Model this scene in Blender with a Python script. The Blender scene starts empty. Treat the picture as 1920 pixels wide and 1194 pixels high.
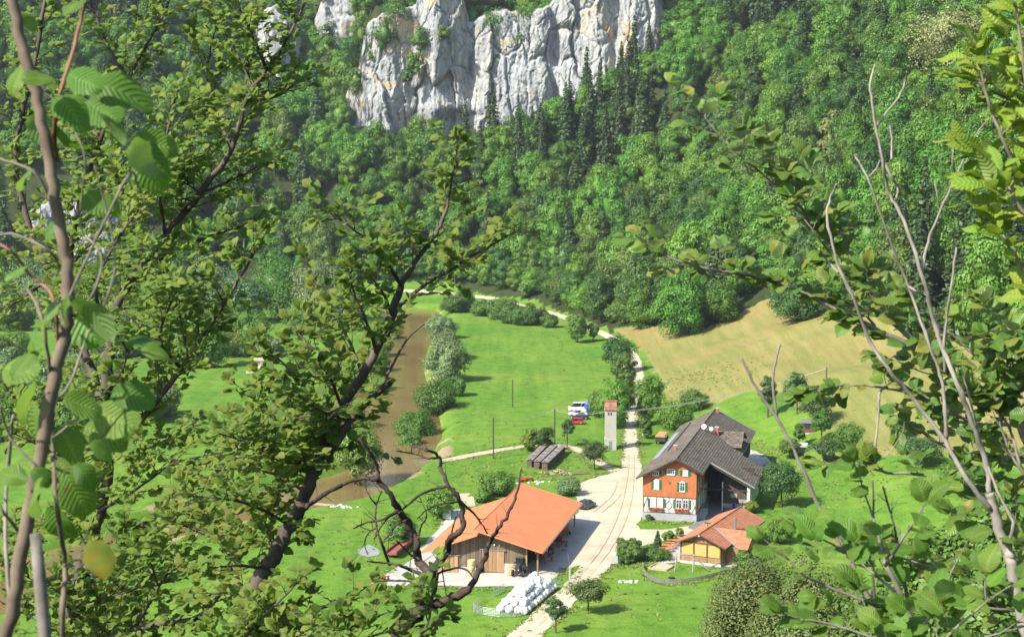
import bpy, bmesh, math, random
import numpy as np
from mathutils import Vector, Matrix, noise, geometry

# ------------------------------------------------------------------ camera, sky, sun, exposure
SC = bpy.context.scene
COL = SC.collection
CAMZ, PITCH, FPX = 66.0, math.radians(6.3), 3000.0      # camera height over the valley floor, tilt, focal length in photo pixels
cam_d = bpy.data.cameras.new('camera'); cam = bpy.data.objects.new('camera', cam_d); COL.objects.link(cam)
cam.location = (0, 0, CAMZ); cam.rotation_euler = (math.pi/2 - PITCH, 0, 0)
cam_d.sensor_width = 36.0; cam_d.lens = 36.0*FPX/1920.0; cam_d.clip_start = 0.2; cam_d.clip_end = 6000
cam_d.dof.use_dof = True; cam_d.dof.focus_distance = 22.0; cam_d.dof.aperture_fstop = 10.0
SC.camera = cam
SUN_EL, SUN_AZ = math.radians(43), math.radians(232)     # azimuth clockwise from +Y: the sun stands behind the viewer's left shoulder
world = bpy.data.worlds.new('World'); SC.world = world; world.use_nodes = True
_n = world.node_tree.nodes; _l = world.node_tree.links
_sky = _n.new('ShaderNodeTexSky'); _sky.sky_type = 'NISHITA'; _sky.sun_disc = False
_sky.sun_elevation = SUN_EL; _sky.sun_rotation = SUN_AZ
_bg = _n['Background']; _l.new(_sky.outputs[0], _bg.inputs[0]); _bg.inputs[1].default_value = 0.13
sun_d = bpy.data.lights.new('sun', 'SUN'); sun_d.energy = 4.6; sun_d.angle = math.radians(0.5); sun_d.color = (1.0, 0.94, 0.83)
sun = bpy.data.objects.new('sun', sun_d); COL.objects.link(sun)
_to_sun = Vector((math.sin(SUN_AZ)*math.cos(SUN_EL), math.cos(SUN_AZ)*math.cos(SUN_EL), math.sin(SUN_EL)))
sun.rotation_euler = _to_sun.to_track_quat('Z', 'Y').to_euler(); sun.location = (-200, -200, 300)
SC.view_settings.view_transform = 'Standard'; SC.view_settings.look = 'None'
SC.view_settings.gamma = 1.0; SC.view_settings.use_curve_mapping = False
SC.view_settings.exposure = 1.06
SC.cycles.max_bounces = 6; SC.cycles.diffuse_bounces = 3; SC.cycles.transmission_bounces = 4; SC.cycles.volume_bounces = 0
SC.cycles.use_denoising = True

# ------------------------------------------------------------------ helpers
CP, SP = math.cos(PITCH), math.sin(PITCH)
def ray(px, py):
    a = (px - 960.0)/FPX; b = (597.0 - py)/FPX
    return Vector((a, CP + b*SP, -SP + b*CP))
def at_depth(px, py, d):              # point at a given distance along the viewing axis
    return Vector((0, 0, CAMZ)) + ray(px, py)*d
def at_height(px, py, h):
    r = ray(px, py); return Vector((0, 0, CAMZ)) + r*((h - CAMZ)/r.z)
def project(p):
    x, y, z = p[0], p[1], p[2] - CAMZ
    d = y*CP - z*SP; u = y*SP + z*CP
    return 960 + FPX*x/d, 597 - FPX*u/d, d

def tag(o, label=None, cat=None, group=None, kind=None):
    if label: o['label'] = label
    if cat: o['category'] = cat
    if group: o['group'] = group
    if kind: o['kind'] = kind
    return o
def empty(name, loc, rz=0.0, label=None, cat=None, group=None):
    o = bpy.data.objects.new(name, None); COL.objects.link(o)
    o.location = loc; o.rotation_euler = (0, 0, rz); o.empty_display_size = 0.3
    return tag(o, label, cat, group)
def link(name, me, parent=None):
    o = bpy.data.objects.new(name, me); COL.objects.link(o)
    if parent is not None: o.parent = parent
    return o
def copy_tree(o, parent=None):
    c = o.copy(); COL.objects.link(c); c.parent = parent
    for ch in list(o.children): copy_tree(ch, c)
    return c

class MB:
    """collects simple shapes, then links them as ONE mesh object"""
    def __init__(s): s.v = []; s.f = []; s.m = []
    def add(s, vs, fs, mi=0):
        b = len(s.v); s.v += [tuple(v) for v in vs]
        for f in fs: s.f.append(tuple(i + b for i in f)); s.m.append(mi)
        return s
    def box(s, x0, x1, y0, y1, z0, z1, mi=0):
        return s.add([(x0,y0,z0),(x1,y0,z0),(x1,y1,z0),(x0,y1,z0),(x0,y0,z1),(x1,y0,z1),(x1,y1,z1),(x0,y1,z1)],
                     [(0,3,2,1),(4,5,6,7),(0,1,5,4),(1,2,6,5),(2,3,7,6),(3,0,4,7)], mi)
    def obox(s, c, ax, ay, az, mi=0):      # oriented box from centre and half-axis vectors
        c, ax, ay, az = Vector(c), Vector(ax), Vector(ay), Vector(az)
        vs = [c + ax*i + ay*j + az*k for k in (-1,1) for (i,j) in ((-1,-1),(1,-1),(1,1),(-1,1))]
        return s.add(vs, [(0,3,2,1),(4,5,6,7),(0,1,5,4),(1,2,6,5),(2,3,7,6),(3,0,4,7)], mi)
    def bar(s, a, b, w, h=None, up=(0,0,1), mi=0):
        a, b = Vector(a), Vector(b); h = h or w; d = b - a
        if d.length < 1e-6: return s
        dn = d.normalized(); up = Vector(up)
        if abs(dn.dot(up)) > 0.98: up = Vector((0,1,0))
        sx = dn.cross(up).normalized(); sy = sx.cross(dn)
        return s.obox((a+b)/2, d/2, sx*(w/2), sy*(h/2), mi)
    def prism(s, poly, d, mi=0):           # closed polygon (3D points) pushed along d
        d = Vector(d); n = len(poly); p = [Vector(q) for q in poly]
        return s.add(p + [q + d for q in p], [tuple(range(n))[::-1], tuple(range(n, 2*n))] +
                     [(i, (i+1) % n, n + (i+1) % n, n + i) for i in range(n)], mi)
    def tube(s, pts, radii, n=6, mi=0, cap=True):
        pts = [Vector(p) for p in pts]
        if len(pts) < 2: return s
        if not hasattr(radii, '__len__'): radii = [radii]*len(pts)
        b = len(s.v); prev = None
        for i, p in enumerate(pts):
            t = (pts[min(i+1, len(pts)-1)] - pts[max(i-1, 0)])
            t = t.normalized() if t.length > 1e-9 else Vector((0,0,1))
            if prev is None:
                a = Vector((0,0,1)) if abs(t.z) < 0.9 else Vector((1,0,0)); prev = t.cross(a).normalized()
            prev = (prev - t*prev.dot(t)); prev = prev.normalized() if prev.length > 1e-6 else t.orthogonal().normalized()
            q = t.cross(prev)
            for k in range(n):
                an = 2*math.pi*k/n; s.v.append(tuple(p + (prev*math.cos(an) + q*math.sin(an))*radii[i]))
        for i in range(len(pts)-1):
            for k in range(n):
                s.f.append((b+i*n+k, b+i*n+(k+1) % n, b+(i+1)*n+(k+1) % n, b+(i+1)*n+k)); s.m.append(mi)
        if cap:
            s.f.append(tuple(b+k for k in range(n))[::-1]); s.m.append(mi)
            e = b+(len(pts)-1)*n; s.f.append(tuple(e+k for k in range(n))); s.m.append(mi)
        return s
    def cyl(s, a, b, r0, r1=None, n=12, mi=0): return s.tube([a, b], [r0, r0 if r1 is None else r1], n, mi)
    def lathe(s, c, prof, n=14, mi=0):     # profile of (radius, height) round a vertical axis
        return s.tube([Vector(c) + Vector((0,0,h)) for r, h in prof], [max(r, 1e-3) for r, h in prof], n, mi)
    def mesh(s, name, mats, smooth=False):
        me = bpy.data.meshes.new(name); me.from_pydata(s.v, [], s.f)
        for m in (mats if isinstance(mats, (list, tuple)) else [mats]): me.materials.append(m)
        if any(s.m): me.polygons.foreach_set('material_index', s.m)
        if smooth: me.polygons.foreach_set('use_smooth', [True]*len(me.polygons))
        me.update(); return me
    def build(s, name, mats, parent=None, smooth=False):
        return link(name, s.mesh(name, mats, smooth), parent)

# ------------------------------------------------------------------ materials
MATS = {}
def _mat(name):
    m = bpy.data.materials.new(name); m.use_nodes = True; MATS[name] = m
    nt = m.node_tree; return m, nt, nt.nodes, nt.links, nt.nodes['Principled BSDF']
def _noise(N, L, scale, detail=4, rough=0.55, coord='Object', stretch=None, dist=0.0):
    tc = N.new('ShaderNodeTexCoord'); n = N.new('ShaderNodeTexNoise')
    n.inputs['Scale'].default_value = scale; n.inputs['Detail'].default_value = detail
    n.inputs['Roughness'].default_value = rough; n.inputs['Distortion'].default_value = dist
    src = tc.outputs[coord]
    if coord == 'World':
        pass
    if stretch:
        mp = N.new('ShaderNodeMapping'); mp.inputs['Scale'].default_value = stretch
        L.new(src, mp.inputs[0]); src = mp.outputs[0]
    L.new(src, n.inputs['Vector']); return n
def _ramp(N, L, src, stops):
    r = N.new('ShaderNodeValToRGB'); e = r.color_ramp.elements
    while len(e) > 1: e.remove(e[-1])
    e[0].position = stops[0][0]; e[0].color = (*stops[0][1], 1)
    for p, c in stops[1:]:
        k = e.new(p); k.color = (*c, 1)
    L.new(src, r.inputs[0]); return r
def _mix(N, L, fac, a, b, mode='MIX'):
    m = N.new('ShaderNodeMix'); m.data_type = 'RGBA'; m.blend_type = mode
    for sock, val in ((m.inputs[0], fac), (m.inputs[6], a), (m.inputs[7], b)):
        if isinstance(val, (int, float)): sock.default_value = val
        elif isinstance(val, tuple): sock.default_value = (*val, 1) if len(val) == 3 else val
        else: L.new(val, sock)
    return m.outputs[2]
def _bump(N, L, P, height, strength=0.3, dist=0.02):
    b = N.new('ShaderNodeBump'); b.inputs['Strength'].default_value = strength; b.inputs['Distance'].default_value = dist
    L.new(height, b.inputs['Height']); L.new(b.outputs[0], P.inputs['Normal'])
def mottled(name, c1, c2, scale=1.0, rough=0.8, bump=0.2, bdist=0.02, stretch=None, metallic=0.0, detail=5, spec=0.3, lo=0.3, hi=0.7):
    if name in MATS: return MATS[name]
    m, nt, N, L, P = _mat(name)
    n = _noise(N, L, scale, detail, 0.6, stretch=stretch)
    r = _ramp(N, L, n.outputs[0], [(lo, c1), (hi, c2)])
    L.new(r.outputs[0], P.inputs['Base Color']); P.inputs['Roughness'].default_value = rough
    P.inputs['Metallic'].default_value = metallic; P.inputs['Specular IOR Level'].default_value = spec
    if bump: _bump(N, L, P, n.outputs[0], bump, bdist)
    return m
def glass_dark(name, c=(0.03,0.035,0.04)):
    if name in MATS: return MATS[name]
    m, nt, N, L, P = _mat(name); P.inputs['Base Color'].default_value = (*c, 1)
    P.inputs['Roughness'].default_value = 0.06; P.inputs['Specular IOR Level'].default_value = 0.6; return m
def paint(name, c, rough=0.35, spec=0.5, metallic=0.0, coat=0.0):
    if name in MATS: return MATS[name]
    m, nt, N, L, P = _mat(name)
    n = _noise(N, L, 3.0, 3); r = _ramp(N, L, n.outputs[0], [(0.3, tuple(x*0.88 for x in c)), (0.7, c)])
    L.new(r.outputs[0], P.inputs['Base Color']); P.inputs['Roughness'].default_value = rough
    P.inputs['Specular IOR Level'].default_value = spec; P.inputs['Metallic'].default_value = metallic
    P.inputs['Coat Weight'].default_value = coat; return m
def leaf_mat(name, cols, under=None, trans=0.35, var=0.25, rough=0.5, nscale=0.4, hue=0.03, veins=0.0, island=0.45, spots=False):
    """leaf tissue: varies from plant to plant and from spray to spray; lets some light through"""
    if name in MATS: return MATS[name]
    m, nt, N, L, P = _mat(name)
    oi = N.new('ShaderNodeObjectInfo')
    geo = N.new('ShaderNodeNewGeometry')
    nz = N.new('ShaderNodeTexNoise'); nz.inputs['Scale'].default_value = nscale; nz.inputs['Detail'].default_value = 3
    L.new(geo.outputs['Position'], nz.inputs['Vector'])
    add = N.new('ShaderNodeMath'); add.operation = 'MULTIPLY_ADD'; add.inputs[1].default_value = island
    L.new(geo.outputs['Random Per Island'], add.inputs[0])
    mul = N.new('ShaderNodeMath'); mul.operation = 'MULTIPLY'; mul.inputs[1].default_value = 0.75
    L.new(nz.outputs[0], mul.inputs[0]); L.new(mul.outputs[0], add.inputs[2])
    k = len(cols); r = _ramp(N, L, add.outputs[0], [(0.2 + 0.6*i/max(k-1, 1), c) for i, c in enumerate(cols)])
    hs = N.new('ShaderNodeHueSaturation')
    mr = N.new('ShaderNodeMapRange'); mr.inputs[3].default_value = 1 - var; mr.inputs[4].default_value = 1 + var
    L.new(oi.outputs['Random'], mr.inputs[0]); L.new(mr.outputs[0], hs.inputs['Value'])
    mm = N.new('ShaderNodeMath'); mm.operation = 'FRACT'; m2 = N.new('ShaderNodeMath'); m2.operation = 'MULTIPLY'; m2.inputs[1].default_value = 7.31
    L.new(oi.outputs['Random'], m2.inputs[0]); L.new(m2.outputs[0], mm.inputs[0])
    mh = N.new('ShaderNodeMapRange'); mh.inputs[3].default_value = 0.5 - hue; mh.inputs[4].default_value = 0.5 + hue
    L.new(mm.outputs[0], mh.inputs[0]); L.new(mh.outputs[0], hs.inputs['Hue'])
    L.new(r.outputs[0], hs.inputs['Color']); col = hs.outputs[0]
    if veins:      # side veins leave the midrib at a slant; the blade swells between them
        at = N.new('ShaderNodeAttribute'); at.attribute_name = 'blade'; sx = N.new('ShaderNodeSeparateXYZ'); L.new(at.outputs['Vector'], sx.inputs[0])
        ab = N.new('ShaderNodeMath'); ab.operation = 'ABSOLUTE'; L.new(sx.outputs[0], ab.inputs[0])
        st = N.new('ShaderNodeMath'); st.operation = 'MULTIPLY_ADD'; st.inputs[1].default_value = -0.42; L.new(ab.outputs[0], st.inputs[0]); L.new(sx.outputs[1], st.inputs[2])
        fr = N.new('ShaderNodeMath'); fr.operation = 'MULTIPLY'; fr.inputs[1].default_value = 60.0; L.new(st.outputs[0], fr.inputs[0])
        sn = N.new('ShaderNodeMath'); sn.operation = 'SINE'; L.new(fr.outputs[0], sn.inputs[0])
        vr = _ramp(N, L, sn.outputs[0], [(0.0, (0.88,0.92,0.85)), (0.80, (1,1,1)), (0.95, (1.35,1.25,1.3))])
        mr_ = _ramp(N, L, ab.outputs[0], [(0.0, (1.5,1.35,1.5)), (0.09, (1,1,1))])
        col = _mix(N, L, veins, col, vr.outputs[0], 'MULTIPLY'); col = _mix(N, L, veins, col, mr_.outputs[0], 'MULTIPLY')
        n9 = N.new('ShaderNodeTexNoise'); n9.inputs['Scale'].default_value = 26; n9.inputs['Detail'].default_value = 3; L.new(geo.outputs['Position'], n9.inputs['Vector'])
        bl = _ramp(N, L, n9.outputs[0], [(0.66, (0,0,0)), (0.74, (0.8,0.8,0.8))]); col = _mix(N, L, bl.outputs[0], col, (0.20,0.12,0.035))
        _bump(N, L, P, sn.outputs[0], 0.35, 0.004)
    if under:
        col = _mix(N, L, geo.outputs['Backfacing'], col, under)
    L.new(col, P.inputs['Base Color']); P.inputs['Roughness'].default_value = rough
    P.inputs['Specular IOR Level'].default_value = 0.35
    tr = N.new('ShaderNodeBsdfTranslucent'); tc = _mix(N, L, 1.0, col, (1.12, 1.18, 0.45), 'MULTIPLY'); L.new(tc, tr.inputs[0])
    ms = N.new('ShaderNodeMixShader'); ms.inputs[0].default_value = trans
    L.new(P.outputs[0], ms.inputs[1]); L.new(tr.outputs[0], ms.inputs[2])
    L.new(ms.outputs[0], N['Material Output'].inputs['Surface']); return m
# ------------------------------------------------------------------ terrain
RNG = np.random.default_rng(11)
GX0, GX1, GY0, GY1, GS = -470.0, 470.0, -170.0, 1170.0, 2.0
gx = np.arange(GX0, GX1 + 1, GS); gy = np.arange(GY0, GY1 + 1, GS)
XX, YY = np.meshgrid(gx, gy)                       # rows follow y
def vnoise(x, y, seed=0):                          # smooth value noise, vectorised
    xi = np.floor(x).astype(np.int64); yi = np.floor(y).astype(np.int64); fx = x - xi; fy = y - yi
    fx = fx*fx*(3-2*fx); fy = fy*fy*(3-2*fy)
    def hsh(a, b):
        n = (a*374761393 + b*668265263 + seed*974634721) & 0xffffffff
        n = ((n ^ (n >> 13))*1274126177) & 0xffffffff
        return ((n ^ (n >> 16)) & 0xffff)/65535.0
    return (hsh(xi,yi)*(1-fx)+hsh(xi+1,yi)*fx)*(1-fy) + (hsh(xi,yi+1)*(1-fx)+hsh(xi+1,yi+1)*fx)*fy
def fbm(x, y, octs=4, seed=0):
    t = 0; a = 0.5
    for o in range(octs): t = t + a*(vnoise(x, y, seed+o) - 0.5); x = x*2.03; y = y*2.03; a *= 0.5
    return t
def poly_dist(pts, X, Y):                           # signed distance to an open polyline (positive on its left hand side) and the position along it
    best = np.full(X.shape, 1e9); sgn = np.ones(X.shape); par = np.zeros(X.shape)
    for i in range(len(pts)-1):
        (ax, ay), (bx, by) = pts[i][:2], pts[i+1][:2]; dx, dy = bx-ax, by-ay; L2 = dx*dx+dy*dy
        t = np.clip(((X-ax)*dx + (Y-ay)*dy)/L2, 0, 1); ex = X-(ax+t*dx); ey = Y-(ay+t*dy); d = np.hypot(ex, ey)
        c = dx*(Y-ay) - dy*(X-ax); u = d < best
        best = np.where(u, d, best); sgn = np.where(u, np.sign(c), sgn); par = np.where(u, i+t, par)
    return best, sgn, par
def inside(poly, X, Y):
    r = np.zeros(np.shape(X), bool); n = len(poly); j = n-1
    for i in range(n):
        xi, yi = poly[i][:2]; xj, yj = poly[j][:2]
        r ^= ((yi > Y) != (yj > Y)) & (X < (xj-xi)*(Y-yi)/((yj-yi) if yj != yi else 1e-9) + xi); j = i
    return r
def blur(a, k):
    ker = np.hanning(2*k+3)[1:-1]; ker /= ker.sum()
    p = np.pad(a, k, mode='edge')
    p = np.apply_along_axis(lambda v: np.convolve(v, ker, 'valid'), 0, p)
    return np.apply_along_axis(lambda v: np.convolve(v, ker, 'valid'), 1, p)
# the foot of the hills that close the valley: (x, y, slope, width of the gentle part, slope above it)
FOOT = [(-470,575,.62,10,.66),(-250,600,.62,10,.66),(-150,650,.62,10,.68),(-80,688,.6,10,.74),(-35,700,.55,10,.76),(8,650,.5,10,.72),(31,556,.36,30,.68),
        (36,481,.29,60,.72),(36,420,.28,62,.75),(42,373,.26,66,.75),(50,340,.24,70,.75),(56,314,.22,75,.75),(60,271,.22,75,.75),(62,215,.25,60,.75),(64,140,.3,40,.7),(66,60,.4,30,.7),(68,-170,.4,30,.7)]
_d, _s, _p = poly_dist(FOOT, XX, YY); sd = _d*_s          # positive = on the hillside
_i = np.minimum(_p.astype(int), len(FOOT)-2); _t = _p-_i; FA = np.array(FOOT)
def _par(c): return FA[_i, c]*(1-_t) + FA[_i+1, c]*_t
dpos = np.maximum(sd, 0); a_, d1_, b_ = _par(2), _par(3), _par(4)
H = np.where(dpos < d1_, a_*dpos, a_*d1_ + b_*(dpos-d1_))
H = blur(H, 4)
HILLD = sd
H += fbm(XX/45, YY/45, 4, 3)*np.clip(dpos/40, 0, 1)*9 + fbm(XX/30, YY/30, 3, 9)*0.5
# the hill the viewer stands on
_hy = YY + fbm(XX/25, YY/25, 3, 5)*6
NEAR = np.where(_hy < 3, 64.25, np.where(_hy < 22, 64.25-.42*(_hy-3), 56.3-.60*(_hy-22)))
NEAR = np.where(YY < 4, np.maximum(NEAR, 64.2), NEAR) + np.clip(-YY, 0, 200)*0.15
H = np.maximum(H, 0) if False else H
H = np.maximum(H, NEAR) + 0.0
# river bed
WATER = -1.9
RIV_PX = [(-500,545),(200,566),(560,568),(700,572),(772,584),(782,605),(768,640),(747,700),(732,760),(748,820),(745,868),(672,904),(580,930),(450,962),(250,1012),(50,1080),(-200,1180)]
RIV = [tuple(at_height(x, y, WATER))[:2] for x, y in RIV_PX]
RIV_W = 6.2
_rd, _, _rp = poly_dist(RIV, XX, YY)
_rw = RIV_W + 2.2*np.sin(_rp*1.7)
_k = np.clip((_rd-_rw)/6.0, 0, 1); _k = _k*_k*(3-2*_k)
H = np.where(NEAR > H-0.5, H, H*_k + (-3.6)*(1-_k))
# the barn stands on ground that falls a little towards the river
_wb = np.exp(-(((XX+14)/9)**2 + ((YY-255)/24)**2)); H = H - 0.9*_wb
# cliff: the hill jumps up behind the rock face
CLIFF_Y = 766.0
def px_of(x, d=CLIFF_Y): return 960 + FPX*x/d
_pw = px_of(XX)
_win = np.clip((_pw-655)/40, 0, 1)*np.clip((1262-_pw)/30, 0, 1)
_st = np.clip((YY-(CLIFF_Y+6))/22, 0, 1); _st = _st*_st*(3-2*_st)
H = H + 34*_win*_st

_up = np.clip((YY-675)/70, 0, 1); H = H + 19*_up*_up*(3-2*_up)*np.clip((_pw-560)/130, 0, 1)*np.clip((1400-_pw)/150, 0, 1)
def hgt(x, y):
    fx = min(max((x-GX0)/GS, 0), len(gx)-1.001); fy = min(max((y-GY0)/GS, 0), len(gy)-1.001)
    i, j = int(fx), int(fy); u, v = fx-i, fy-j
    return float((H[j,i]*(1-u)+H[j,i+1]*u)*(1-v) + (H[j+1,i]*(1-u)+H[j+1,i+1]*u)*v)
def hgt_v(x, y):
    fx = np.clip((x-GX0)/GS, 0, len(gx)-1.001); fy = np.clip((y-GY0)/GS, 0, len(gy)-1.001)
    i = fx.astype(int); j = fy.astype(int); u, v = fx-i, fy-j
    return (H[j,i]*(1-u)+H[j,i+1]*u)*(1-v) + (H[j+1,i]*(1-u)+H[j+1,i+1]*u)*v
def on_ground(px, py, start=150.0, dz=0.0):
    r = ray(px, py); d = start; C = Vector((0,0,CAMZ)); p = C + r*d
    while d < 1150:
        q = C + r*(d+2)
        if q.z - dz <= hgt(q.x, q.y):
            lo, hi = d, d+2
            for _ in range(12):
                m = (lo+hi)/2; q = C + r*m
                if q.z - dz <= hgt(q.x, q.y): hi = m
                else: lo = m
            q = C + r*hi; return Vector((q.x, q.y, hgt(q.x, q.y)))
        d += 2
    return Vector((q.x, q.y, hgt(q.x, q.y)))
FIELD_PX = [(1150,614),(1235,612),(1300,624),(1380,592),(1440,558),(1560,588),(1680,606),(1800,640),(2050,720),(2050,880),(1800,860),(1660,852),(1560,806),(1480,752),(1400,730),(1300,762),(1256,770),(1246,725),(1228,690),(1206,660)]
FIELD = [tuple(on_ground(*p))[:2] for p in FIELD_PX]
OPEN_PX = FIELD_PX[:9] + [(2050,1200),(1100,1200)] + [(1170,700),(1150,640)]
OPEN = [tuple(on_ground(*p))[:2] for p in OPEN_PX]

def axis(segs):
    out = [segs[0][0]]
    for a, b, s in segs:
        n = max(1, int(round((b-a)/s))); out += list(a + (b-a)*np.arange(1, n+1)/n)
    return np.array(out)
ax_x = axis([(-470,-200,12),(-200,-90,4),(-90,130,1.5),(130,250,5),(250,470,12)])
ax_y = axis([(-170,0,8),(0,120,3),(120,205,3),(205,420,1.5),(420,720,2.5),(720,1170,6)])
TX, TY = np.meshgrid(ax_x, ax_y); TZ = hgt_v(TX, TY)
# real properties of the ground: R hay field, G woodland floor, B dry/trampled
_f = inside(FIELD, TX + fbm(TX/6, TY/6, 3, 21)*6, TY + fbm(TX/9, TY/9, 3, 22)*16).astype(float)
_op = inside(OPEN, TX, TY)
_hd = np.interp(0, [0], [0]) + 0
def hilld_v(x, y):
    i = np.clip(((x-GX0)/GS).round().astype(int), 0, len(gx)-1); j = np.clip(((y-GY0)/GS).round().astype(int), 0, len(gy)-1); return HILLD[j, i]
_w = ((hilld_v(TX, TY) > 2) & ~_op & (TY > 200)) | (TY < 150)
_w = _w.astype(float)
_rdt = poly_dist(RIV, TX, TY)[0]
_dry = np.clip(1.2-np.abs(_rdt-10)/3, 0, 1)*(fbm(TX/12, TY/12, 3, 31) > 0.02)
def make_ground():
    ny, nx = TX.shape
    co = np.stack([TX, TY, TZ], -1).reshape(-1, 3)
    idx = np.arange(nx*ny).reshape(ny, nx)
    q = np.stack([idx[:-1,:-1], idx[:-1,1:], idx[1:,1:], idx[1:,:-1]], -1).reshape(-1, 4)
    me = mesh_np('ground', co, q)
    at = me.attributes.new('soil', 'FLOAT_COLOR', 'POINT')
    c = np.stack([_f, _w, _dry, np.ones_like(_f)], -1).reshape(-1, 4).astype(np.float32)
    at.data.foreach_set('color', c.ravel())
    me.polygons.foreach_set('use_smooth', np.ones(len(q), bool))
    return me
def mesh_np(name, co, quads, mats=(), smooth=False):
    me = bpy.data.meshes.new(name); n = len(quads); k = quads.shape[1]
    me.vertices.add(len(co)); me.vertices.foreach_set('co', np.asarray(co, np.float32).ravel())
    me.loops.add(n*k); me.loops.foreach_set('vertex_index', quads.astype(np.int32).ravel())
    me.polygons.add(n); me.polygons.foreach_set('loop_start', np.arange(0, n*k, k, dtype=np.int32))
    me.polygons.foreach_set('loop_total', np.full(n, k, np.int32))
    for m in mats: me.materials.append(m)
    if smooth: me.polygons.foreach_set('use_smooth', np.ones(n, bool))
    me.update(calc_edges=True); me.validate(); return me

def ground_mat():
    m, nt, N, L, P = _mat('ground_cover')
    at = N.new('ShaderNodeAttribute'); at.attribute_name = 'soil'
    sp = N.new('ShaderNodeSeparateColor'); L.new(at.outputs['Color'], sp.inputs[0])
    n1 = _noise(N, L, 0.035, 5, 0.6); n2 = _noise(N, L, 0.35, 5, 0.65); n3 = _noise(N, L, 3.0, 3, 0.6)
    g = _ramp(N, L, n1.outputs[0], [(0.32, (0.085,0.190,0.022)), (0.55, (0.126,0.225,0.030)), (0.72, (0.178,0.238,0.046))])
    g2 = _ramp(N, L, n2.outputs[0], [(0.3, (0.62,0.70,0.55)), (0.5, (0.95,0.98,0.9)), (0.75, (1.22,1.12,1.15))])
    g3 = _ramp(N, L, n3.outputs[0], [(0.3, (0.75,0.78,0.75)), (0.7, (1.2,1.18,1.2))])
    grass = _mix(N, L, 1.0, g.outputs[0], g2.outputs[0], 'MULTIPLY'); grass = _mix(N, L, 1.0, grass, g3.outputs[0], 'MULTIPLY')
    ln = _noise(N, L, 1.0, 3, 0.6, stretch=(0.30,0.018,0.2)); lr = _ramp(N, L, ln.outputs[0], [(0.38, (0.84,0.88,0.85)), (0.62, (1.12,1.08,1.1))]); grass = _mix(N, L, 0.8, grass, lr.outputs[0], 'MULTIPLY')
    wp = _noise(N, L, 0.09, 6, 0.72, dist=0.7); wr = _ramp(N, L, wp.outputs[0], [(0.60, (0,0,0)), (0.74, (0.42,0.42,0.42))]); grass = _mix(N, L, wr.outputs[0], grass, (0.25,0.235,0.085))
    # hay: mown swathes run up the slope
    s1 = _noise(N, L, 1.0, 4, 0.65, stretch=(0.42,0.028,0.2)); s2 = _noise(N, L, 0.022, 4, 0.6, dist=0.6)
    hay = _ramp(N, L, s1.outputs[0], [(0.36, (0.175,0.180,0.050)), (0.5, (0.240,0.212,0.070)), (0.64, (0.305,0.245,0.100))])
    hb = _ramp(N, L, s2.outputs[0], [(0.4, (0.135,0.175,0.042)), (0.52, (0.210,0.190,0.062)), (0.68, (0.280,0.180,0.078))])
    hay = _mix(N, L, 0.45, hay.outputs[0], hb.outputs[0]); hay = _mix(N, L, 1.0, hay, g3.outputs[0], 'MULTIPLY')
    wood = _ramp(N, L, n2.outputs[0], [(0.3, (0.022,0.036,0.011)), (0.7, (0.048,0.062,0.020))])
    mud = _ramp(N, L, n3.outputs[0], [(0.3, (0.22,0.17,0.09)), (0.7, (0.36,0.28,0.16))])
    def edge(sock, lo, hi):
        a = N.new('ShaderNodeMath'); a.operation = 'ADD'; L.new(sock, a.inputs[0])
        b = N.new('ShaderNodeMath'); b.operation = 'MULTIPLY_ADD'; b.inputs[1].default_value = 0.6; b.inputs[2].default_value = -0.3; L.new(n2.outputs[0], b.inputs[0]); L.new(b.outputs[0], a.inputs[1])
        r = N.new('ShaderNodeMapRange'); r.inputs[1].default_value = lo; r.inputs[2].default_value = hi; L.new(a.outputs[0], r.inputs[0]); return r.outputs[0]
    c = _mix(N, L, edge(sp.outputs[0], 0.2, 0.75), grass, hay)
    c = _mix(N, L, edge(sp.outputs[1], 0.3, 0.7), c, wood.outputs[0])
    c = _mix(N, L, edge(sp.outputs[2], 0.4, 0.8), c, mud.outputs[0])
    L.new(c, P.inputs['Base Color']); P.inputs['Roughness'].default_value = 0.95; P.inputs['Specular IOR Level'].default_value = 0.1
    _bump(N, L, P, n3.outputs[0], 0.7, 0.25); return m
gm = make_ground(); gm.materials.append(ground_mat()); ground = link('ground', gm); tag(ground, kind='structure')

# river
def ribbon(pts, w, z):
    co = []; q = []
    for i, p in enumerate(pts):
        a = Vector(pts[max(i-1,0)]); b = Vector(pts[min(i+1,len(pts)-1)]); t = (b-a).normalized(); n = Vector((-t.y, t.x)); p = Vector(p)
        co += [(*(p+n*w), z), (*(p-n*w), z)]
        if i: q.append((2*i-2, 2*i-1, 2*i+1, 2*i))
    return co, q
def smooth_path(pts, step=4.0, k=2):
    P_ = [Vector(p) for p in pts]
    for _ in range(k):
        o = [P_[0]]
        for a, b in zip(P_, P_[1:]): o += [a*.75+b*.25, a*.25+b*.75]
        P_ = o + [P_[-1]]
    out = [P_[0]]
    for a, b in zip(P_, P_[1:]):
        n = max(1, int((b-a).length/step)); out += [a.lerp(b, (i+1)/n) for i in range(n)]
    return out
def river_mat():
    m, nt, N, L, P = _mat('river_water')
    n = _noise(N, L, 0.5, 4, 0.6, stretch=(1,0.35,1)); n2 = _noise(N, L, 0.06, 3)
    c = _ramp(N, L, n2.outputs[0], [(0.35, (0.155,0.108,0.042)), (0.65, (0.195,0.138,0.056))])
    L.new(c.outputs[0], P.inputs['Base Color']); P.inputs['Roughness'].default_value = 0.07; P.inputs['IOR'].default_value = 1.33
    P.inputs['Specular IOR Level'].default_value = 0.5
    _bump(N, L, P, n.outputs[0], 0.35, 0.10); return m
co, q = ribbon(smooth_path(RIV, 5), 15, WATER)
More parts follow.
